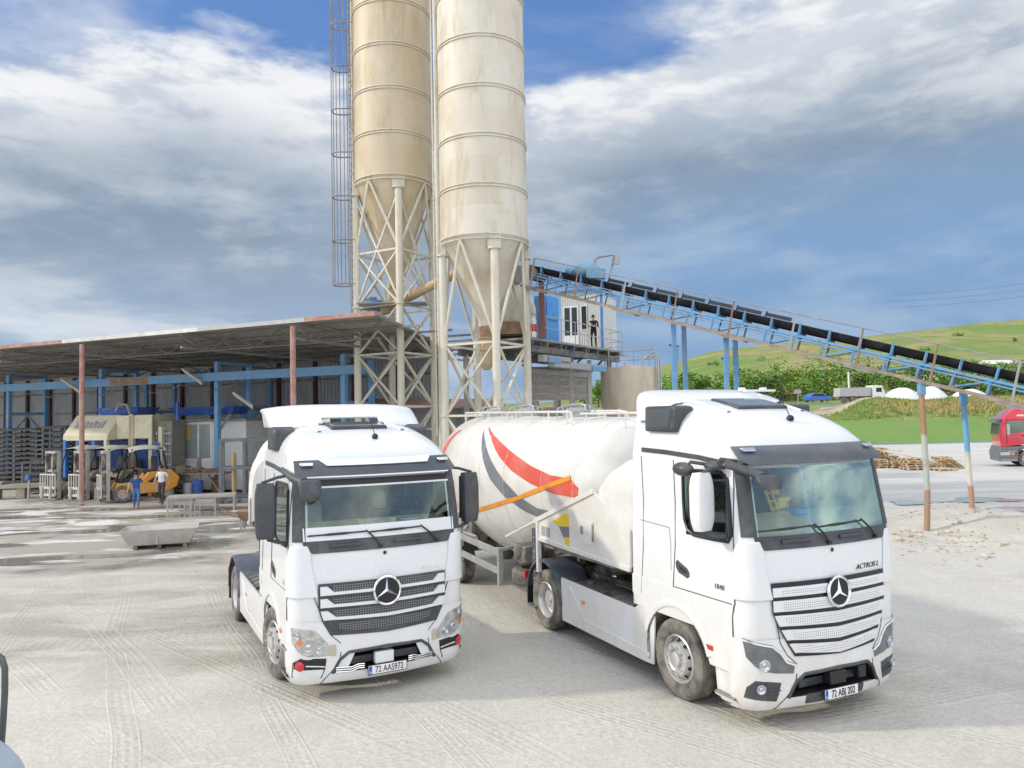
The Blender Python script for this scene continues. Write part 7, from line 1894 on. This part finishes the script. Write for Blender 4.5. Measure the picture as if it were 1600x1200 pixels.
b = MB(); b.cyl((0, 0, -.5), (0, 0, 1.7), .06, n=8); b.build('sign_post', M_steel, o, 50)
b = MB(); b.box(-.5, .5, -.1, -.05, 1.3, 1.9); b.build('sign_panel', pm('sign_teal', (.3, .42, .42), .5), o, 0)
for k, (u, v, Y, w_, tx) in enumerate(((1224, 622, 160, 4.5, 'small orange roofed house among the trees above the cab roof'), (1432, 598, 178, 8, 'white roofed farm building left of the rusty post'), (1562, 572, 215, 9, 'white roofed shed high on the slope by the conveyor end'))):
    p = at(u, v, Y); o = thing('farm_house', tx, 'house', (p.x, Y, p.z - .8))
    b = MB(); b.box(-w_ / 2, w_ / 2, -2, 2, -1.5, 1.3); b.build('house_wall', pm('house_wall_%s' % 'abc'[k], ((.5, .36, .25), (.52, .52, .5), (.5, .47, .44))[k], .8), o, 0)
    b = MB(); b.extrude([(-w_ / 2 - .3, -2.4, 1.3), (-w_ / 2 - .3, 0, 2.5), (-w_ / 2 - .3, 2.4, 1.3)], (w_ + .6, 0, 0)); b.build('house_roof', pm('house_roof_%s' % 'abc'[k], ((.45, .2, .1), (.68, .68, .66), (.66, .66, .64))[k], .7), o, 0)
    b = MB(); b.box(-w_ * .3, -w_ * .15, -2.03, -2, -.2, .8); b.box(w_ * .1, w_ * .25, -2.03, -2, -.2, .8); b.build('house_window', M_black, o, 0)
o = thing('power_line', 'three thin power line wires high in the sky at the right', 'power line', tuple(at(1600, 440, 200)))
for dv in (0, 10, 20):
    a_, c_ = at(1390, 468 + dv - 7, 240) , at(1760, 418 + dv, 190); b = MB(); pts = []
    for i in range(13):
        q = a_.lerp(c_, i / 12) - Vector((0, 0, 1.2 * math.sin(math.pi * i / 12))) - at(1600, 440, 200); pts.append(q)
    b.tube(pts, .035, 4); b.build('wire', pm('wire_grey', (.12, .13, .15), .7) if dv == 0 else bpy.data.materials['wire_grey'], o, 0)
# ================================================================ pallets and planks
def gpos(u, v): 
    p = at(u, v, 10); d = p - Vector((0, 0, CH)); s_ = -CH / d.z; return Vector((0, 0, CH)) + d * s_
rp = random.Random(21)
base = gpos(1402, 731)
spots = [(0, 0, 0), (.05, .05, 1), (0, 0, 2), (-1.3, .3, 0), (-1.25, .3, 1), (-1.2, .35, 2), (-1.3, .3, 3), (-1.0, .9, 4), (-.9, 1.0, 5), (-1.9, 1.2, 0), (-1.9, 1.2, 1), (-1.8, 1.2, 2), (-1.0, .9, 6), (-1.05, .95, 7), (-.95, 1.0, 8), (-.6, .9, 3), (-.5, .95, 4)]
for k, (x, y, lv) in enumerate(spots):
    pallet('wooden pallet in the jumbled heap right of the white truck cab', (base.x + x, base.y + y, .146 * lv), (rp.uniform(-.04, .04) * (lv > 2), rp.uniform(-.04, .04) * (lv > 2), rp.uniform(-.12, .12)), 'pallets in the larger heap', pme)
pkm = MB(); pkm.box(-.9, .9, -.06, .06, -.015, .015); pkme = pkm.mesh('plank'); pkme.materials.append(M_wood)
for k in range(34):
    o = bpy.data.objects.new('plank', pkme); COL.objects.link(o)
    x = rp.uniform(-1.4, 1.5); o.location = (base.x + x, base.y + rp.uniform(-.1, 1.6), max(.10, 1.15 - .62 * max(0, x + .5)) * rp.uniform(.5, 1.1)); o.rotation_euler = (rp.uniform(-.3, .3), rp.uniform(.1, .5), rp.uniform(-.8, .8))
    tag(o, 'loose plank sliding off the larger pallet heap', 'plank', 'loose planks on the larger heap')
base2 = gpos(1458, 735)
for k, (x, y, lv) in enumerate(((.5, -.2, 0), (-.75, .9, 0), (-.7, .9, 1), (-.75, .95, 2), (-.7, .9, 3), (-.8, 1.0, 4), (.5, 1.1, 0), (.55, 1.2, 1))):
    pallet('wooden pallet in the small stack behind the rusty post', (base2.x + x, base2.y + y, .146 * lv), (0, 0, rp.uniform(-.15, .15)), 'pallets in the smaller stack', pme)
for k in range(10):
    o = bpy.data.objects.new('plank', pkme); COL.objects.link(o); o.location = (base2.x + rp.uniform(-.9, 1.3), base2.y + rp.uniform(.8, 1.4), rp.uniform(.3, .75)); o.rotation_euler = (rp.uniform(-.1, .1), rp.uniform(-.1, .3), rp.uniform(-.5, .5))
    tag(o, 'loose plank lying on the small pallet stack behind the rusty post', 'plank', 'loose planks on the smaller stack')
for k in range(2):
    pallet('pallet leaning up on its edge beside the small pallet stack', (base2.x + 1.35 + .5 * k, base2.y + 1.3, .3), (0, .62, .1), 'leaning pallets', pme)
# ================================================================ red truck at the right edge
M_redp = pm('red_truck_paint', (.55, .012, .035), .25, var=.05, coat=1); M_lower = pm('dark_grey_bumper', (.14, .15, .17), .5)
rx = gpos(1559, 728)
rt_ = thing('red_truck', 'red tractor truck with white wheels entering at the right edge', 'truck', (rx.x, 49.6, 0), R(160))
def RX(x): return -x                                    # x metres behind the nose
b = MB(); prof = [(.12, 1.35), (.06, 1.9), (.20, 2.75), (.32, 3.1), (.75, 3.55), (1.2, 3.78), (2.35, 3.9), (2.35, 1.15), (1.95, 1.35), (1.6, 1.42), (.12, 1.25)]
rings = []
for y, ins in ((-1.25, .10), (-1.2, .02), (-1.05, 0), (1.05, 0), (1.2, .02), (1.25, .10)):
    rings.append([(RX(x + (ins if x < 1 else 0)), y, z - (ins if z > 3 else 0)) for x, z in prof])
b.loft(rings); cab2 = b.build('cab', M_redp, rt_, 30, .03)
for y in (-1.256, 1.256):
    s_ = .004 if y > 0 else -.004
    b = MB(); b.extrude([(RX(x), y, z) for x, z in ((.62, 2.1), (.52, 2.72), (.62, 2.86), (1.62, 2.86), (1.66, 2.25), (1.1, 2.15))], (0, s_, 0)); w_ = b.build('side_window', pm('red_truck_glass', (.08, .14, .10), .08, coat=1), cab2, 0)
    b = MB(); b.box(RX(1.75), RX(.45), min(y, y + s_), max(y, y + s_), 2.92, 2.95); b.box(RX(.47), RX(.44), min(y, y + s_), max(y, y + s_), 1.4, 2.9); b.box(RX(1.76), RX(1.73), min(y, y + s_), max(y, y + s_), 1.5, 2.92); b.build('door_seam', M_black, cab2, 0)
    b = MB(); b.extrude([(RX(x), y * 1.002, z) for x, z in ((1.4, 1.75), (1.5, 1.86), (2.2, 1.9), (2.3, 1.75))], (0, s_, 0)); b.build('door_stripe', M_steel, cab2, 0)
    b = MB(); b.box(RX(1.45), RX(1.25), min(y, y + s_ * 6), max(y, y + s_ * 6), 1.92, 1.98); b.build('door_handle', M_black, cab2, 0)
b = MB()
for k in range(9): b.box(RX(2.1) + .12 * k, RX(2.1) + .12 * k + .085, 1.245, 1.259, 3.15, 3.26)
b.build('roof_lettering', M_plate, cab2, 0)
b = MB(); b.extrude([(RX(.04), -1.1, 2.02), (RX(.17), -1.1, 2.78), (RX(.20), -1.1, 2.78), (RX(.30), -1.1, 2.0)], (0, 2.2, 0)); b.build('windscreen', pm('red_truck_screen', (.10, .13, .13), .06, coat=1), cab2, 0)
b = MB(); b.extrude([(RX(-.10), -1.1, 2.82), (RX(.25), -1.1, 3.02), (RX(.3), -1.1, 2.95), (RX(-.08), -1.1, 2.76)], (0, 2.2, 0)); b.build('sun_visor', M_visor, cab2, 0)
b = MB(); b.extrude([(RX(x), -1.24, z) for x, z in ((.0, .34), (-.04, .9), (.1, 1.26), (1.55, 1.3), (1.25, 1.2), (1.05, .85), (1.02, .34))], (0, 2.48, 0)); bp2 = b.build('bumper', M_lower, rt_, 20, .03)
b = MB(); b.box(RX(.6), RX(.06), 1.235, 1.25, .72, .92); b.build('headlight', M_lampbody, bp2, 0, .01)
b = MB(); b.box(RX(.85), RX(.66), 1.235, 1.25, .74, .88); b.build('side_marker', M_amber, bp2, 0)
b = MB(); b.box(RX(.95), RX(.1), 1.235, 1.245, .40, .45); b.box(RX(1.0), RX(.5), 1.235, 1.245, .95, .99); b.build('step_tread', M_steel, bp2, 0)
for y in (1.4, -1.4):
    b = MB(); b.box(RX(.60), RX(.45), y - .12, y + .12, 2.0, 2.65); b.beam((RX(.5), y, 2.6), (RX(.55), y * .88, 2.7), .05); b.build('door_mirror', M_steel, rt_, 0, .03)
M_rimw = pm('white_rim', (.72, .72, .70), .4)
for xx in (1.55, 5.2):
    for sg in (-1, 1):
        w_ = wheel(rt_, RX(xx), sg * 1.22, sg, xx < 3)
        for ch in w_.children:
            if ch.name.startswith('rim'): ch.data.materials[0] = M_rimw
b = MB(); arc = [(1.55 + .66 * math.cos(a), .5 + .66 * math.sin(a)) for a in (R(15 + 15 * i) for i in range(11))]
b.loft([[(RX(x), -1.24, z), (RX(x), 1.24, z), (RX(1.55 + (x - 1.55) * 1.18), 1.24, .5 + (z - .5) * 1.18), (RX(1.55 + (x - 1.55) * 1.18), -1.24, .5 + (z - .5) * 1.18)] for x, z in arc]); b.build('wheel_arch', M_lower, rt_, 30)
b = MB(); b.box(RX(6.0), RX(.6), -.45, .45, .6, .95); b.box(RX(4.4), RX(2.4), -1.2, 1.2, .35, .95); b.build('chassis', M_lower, rt_, 0, .02)
# ================================================================ stones, puddles by the posts
rs = random.Random(9)
for k in range(16):
    u, v = [(1395, 838), (1402, 842), (1409, 836), (1416, 840), (1424, 838), (1432, 842), (1405, 846), (1418, 834), (1440, 838), (1462, 834), (1482, 828), (1500, 822), (1521, 812), (1540, 870), (1570, 852), (1523, 815)][k]
    p = gpos(u, v); r_ = rs.uniform(.06, .17)
    b = MB(); b.ball((0, 0, 0), r_, r_ * .8, r_ * .6, 7); b.v = [tuple(Vector(q) * (1 + .35 * noise.noise(Vector(q) * 9 + Vector((k, 0, 0))))) for q in b.v]
    o = b.build('stone', pm('pale_stone', (.52, .48, .41), .9, var=.15) if k == 0 else bpy.data.materials['pale_stone'], None, 0); o.location = (p.x, p.y, ground_z(p.x, p.y) + r_ * .3); o.rotation_euler = (0, 0, rs.uniform(0, 6))
    tag(o, 'pale broken stone on the dug ground around the two support posts', 'stone', 'stones around the support posts')
M_water = pm('pale_puddle_water', (.42, .47, .52), .12)  # pale blue-grey base colour with low roughness
def puddle(pts, z):
    b = MB(); b.add([(x, y, z) for x, y in pts], [tuple(range(len(pts)))]); tag(b.build('puddle', M_water, None, 0, fix=False), kind='structure')
def blob(u, v, du, dv, seed, z=.02):
    q = random.Random(seed); pts = []
    for i in range(26):
        a = 2 * math.pi * i / 26; k = 1 + .22 * math.sin(3 * a + seed) + q.uniform(-.1, .1); p = gpos(u + du * math.cos(a) * k, v - dv * math.sin(a) * k); pts.append((p.x, p.y))
    puddle(pts, z)
blob(1428, 786, 40, 3.5, 1, .03); blob(1540, 782, 60, 4, 2, .03); blob(1600, 796, 50, 4, 6, .03)
# ================================================================ machine the photo was taken from (lower left corner)
o = thing('parked_machine', 'blue grey wing and dark rounded grab rail at the lower left corner', 'machine', (-2.2, 2.6, 2.0))
off = Vector((-2.2, 2.6, 2.0))
M_wing = pm('blue_grey_wing_paint', (.30, .35, .42), .35, var=.05, coat=.4)
b = MB(); pts = [at(u, v, 2.6) - off for u, v in ((-60, 1017), (-30, 1018), (-8, 1021), (3, 1029), (7.5, 1044), (7.5, 1080), (5, 1125), (2, 1165))]
b.tube(pts, .0105, 10); b.build('grab_rail', M_visor, o, 60)
b = MB(); pr = [at(u, v, 2.45) - off for u, v in ((-140, 1146), (-40, 1149), (-6, 1154), (16, 1170), (33, 1188), (46, 1212), (58, 1260), (60, 1400))]
b.loft([[p + Vector((-.03, .02, -.015)) for p in pr], [p + Vector((-.012, .015, .0)) for p in pr], [p for p in pr], [p + Vector((-.02, -.03, -.03)) for p in pr], [p + Vector((-.05, -.5, -.25)) for p in pr]], False, caps=False); wg = b.build('wing', M_wing, o, 60)
wg.modifiers.new('shell', 'SOLIDIFY').thickness = .02

# clods and broken ground thrown up around the posts
b = MB(); rc_ = random.Random(31)
for k in range(300):
    u = rc_.gauss(1470, 55); v = rc_.choice((rc_.gauss(838, 9), rc_.gauss(806, 7), rc_.gauss(845, 18)))
    if u < 1402 or v < 785 or u > 1640: continue
    p = gpos(u, v); r_ = rc_.uniform(.015, .055); q = Vector((p.x, p.y, ground_z(p.x, p.y) + r_ * .3))
    n0 = len(b.v); b.ball(q, r_, r_ * rc_.uniform(.6, 1), r_ * .6, 4)
    for i in range(n0, len(b.v)): b.v[i] = tuple(Vector(b.v[i]) + Vector((rc_.uniform(-1, 1), rc_.uniform(-1, 1), rc_.uniform(-1, 1))) * r_ * .25)
tag(b.build('rubble', pm('soil_clods', (.46, .41, .32), .95, var=.2), None, 0), kind='stuff')
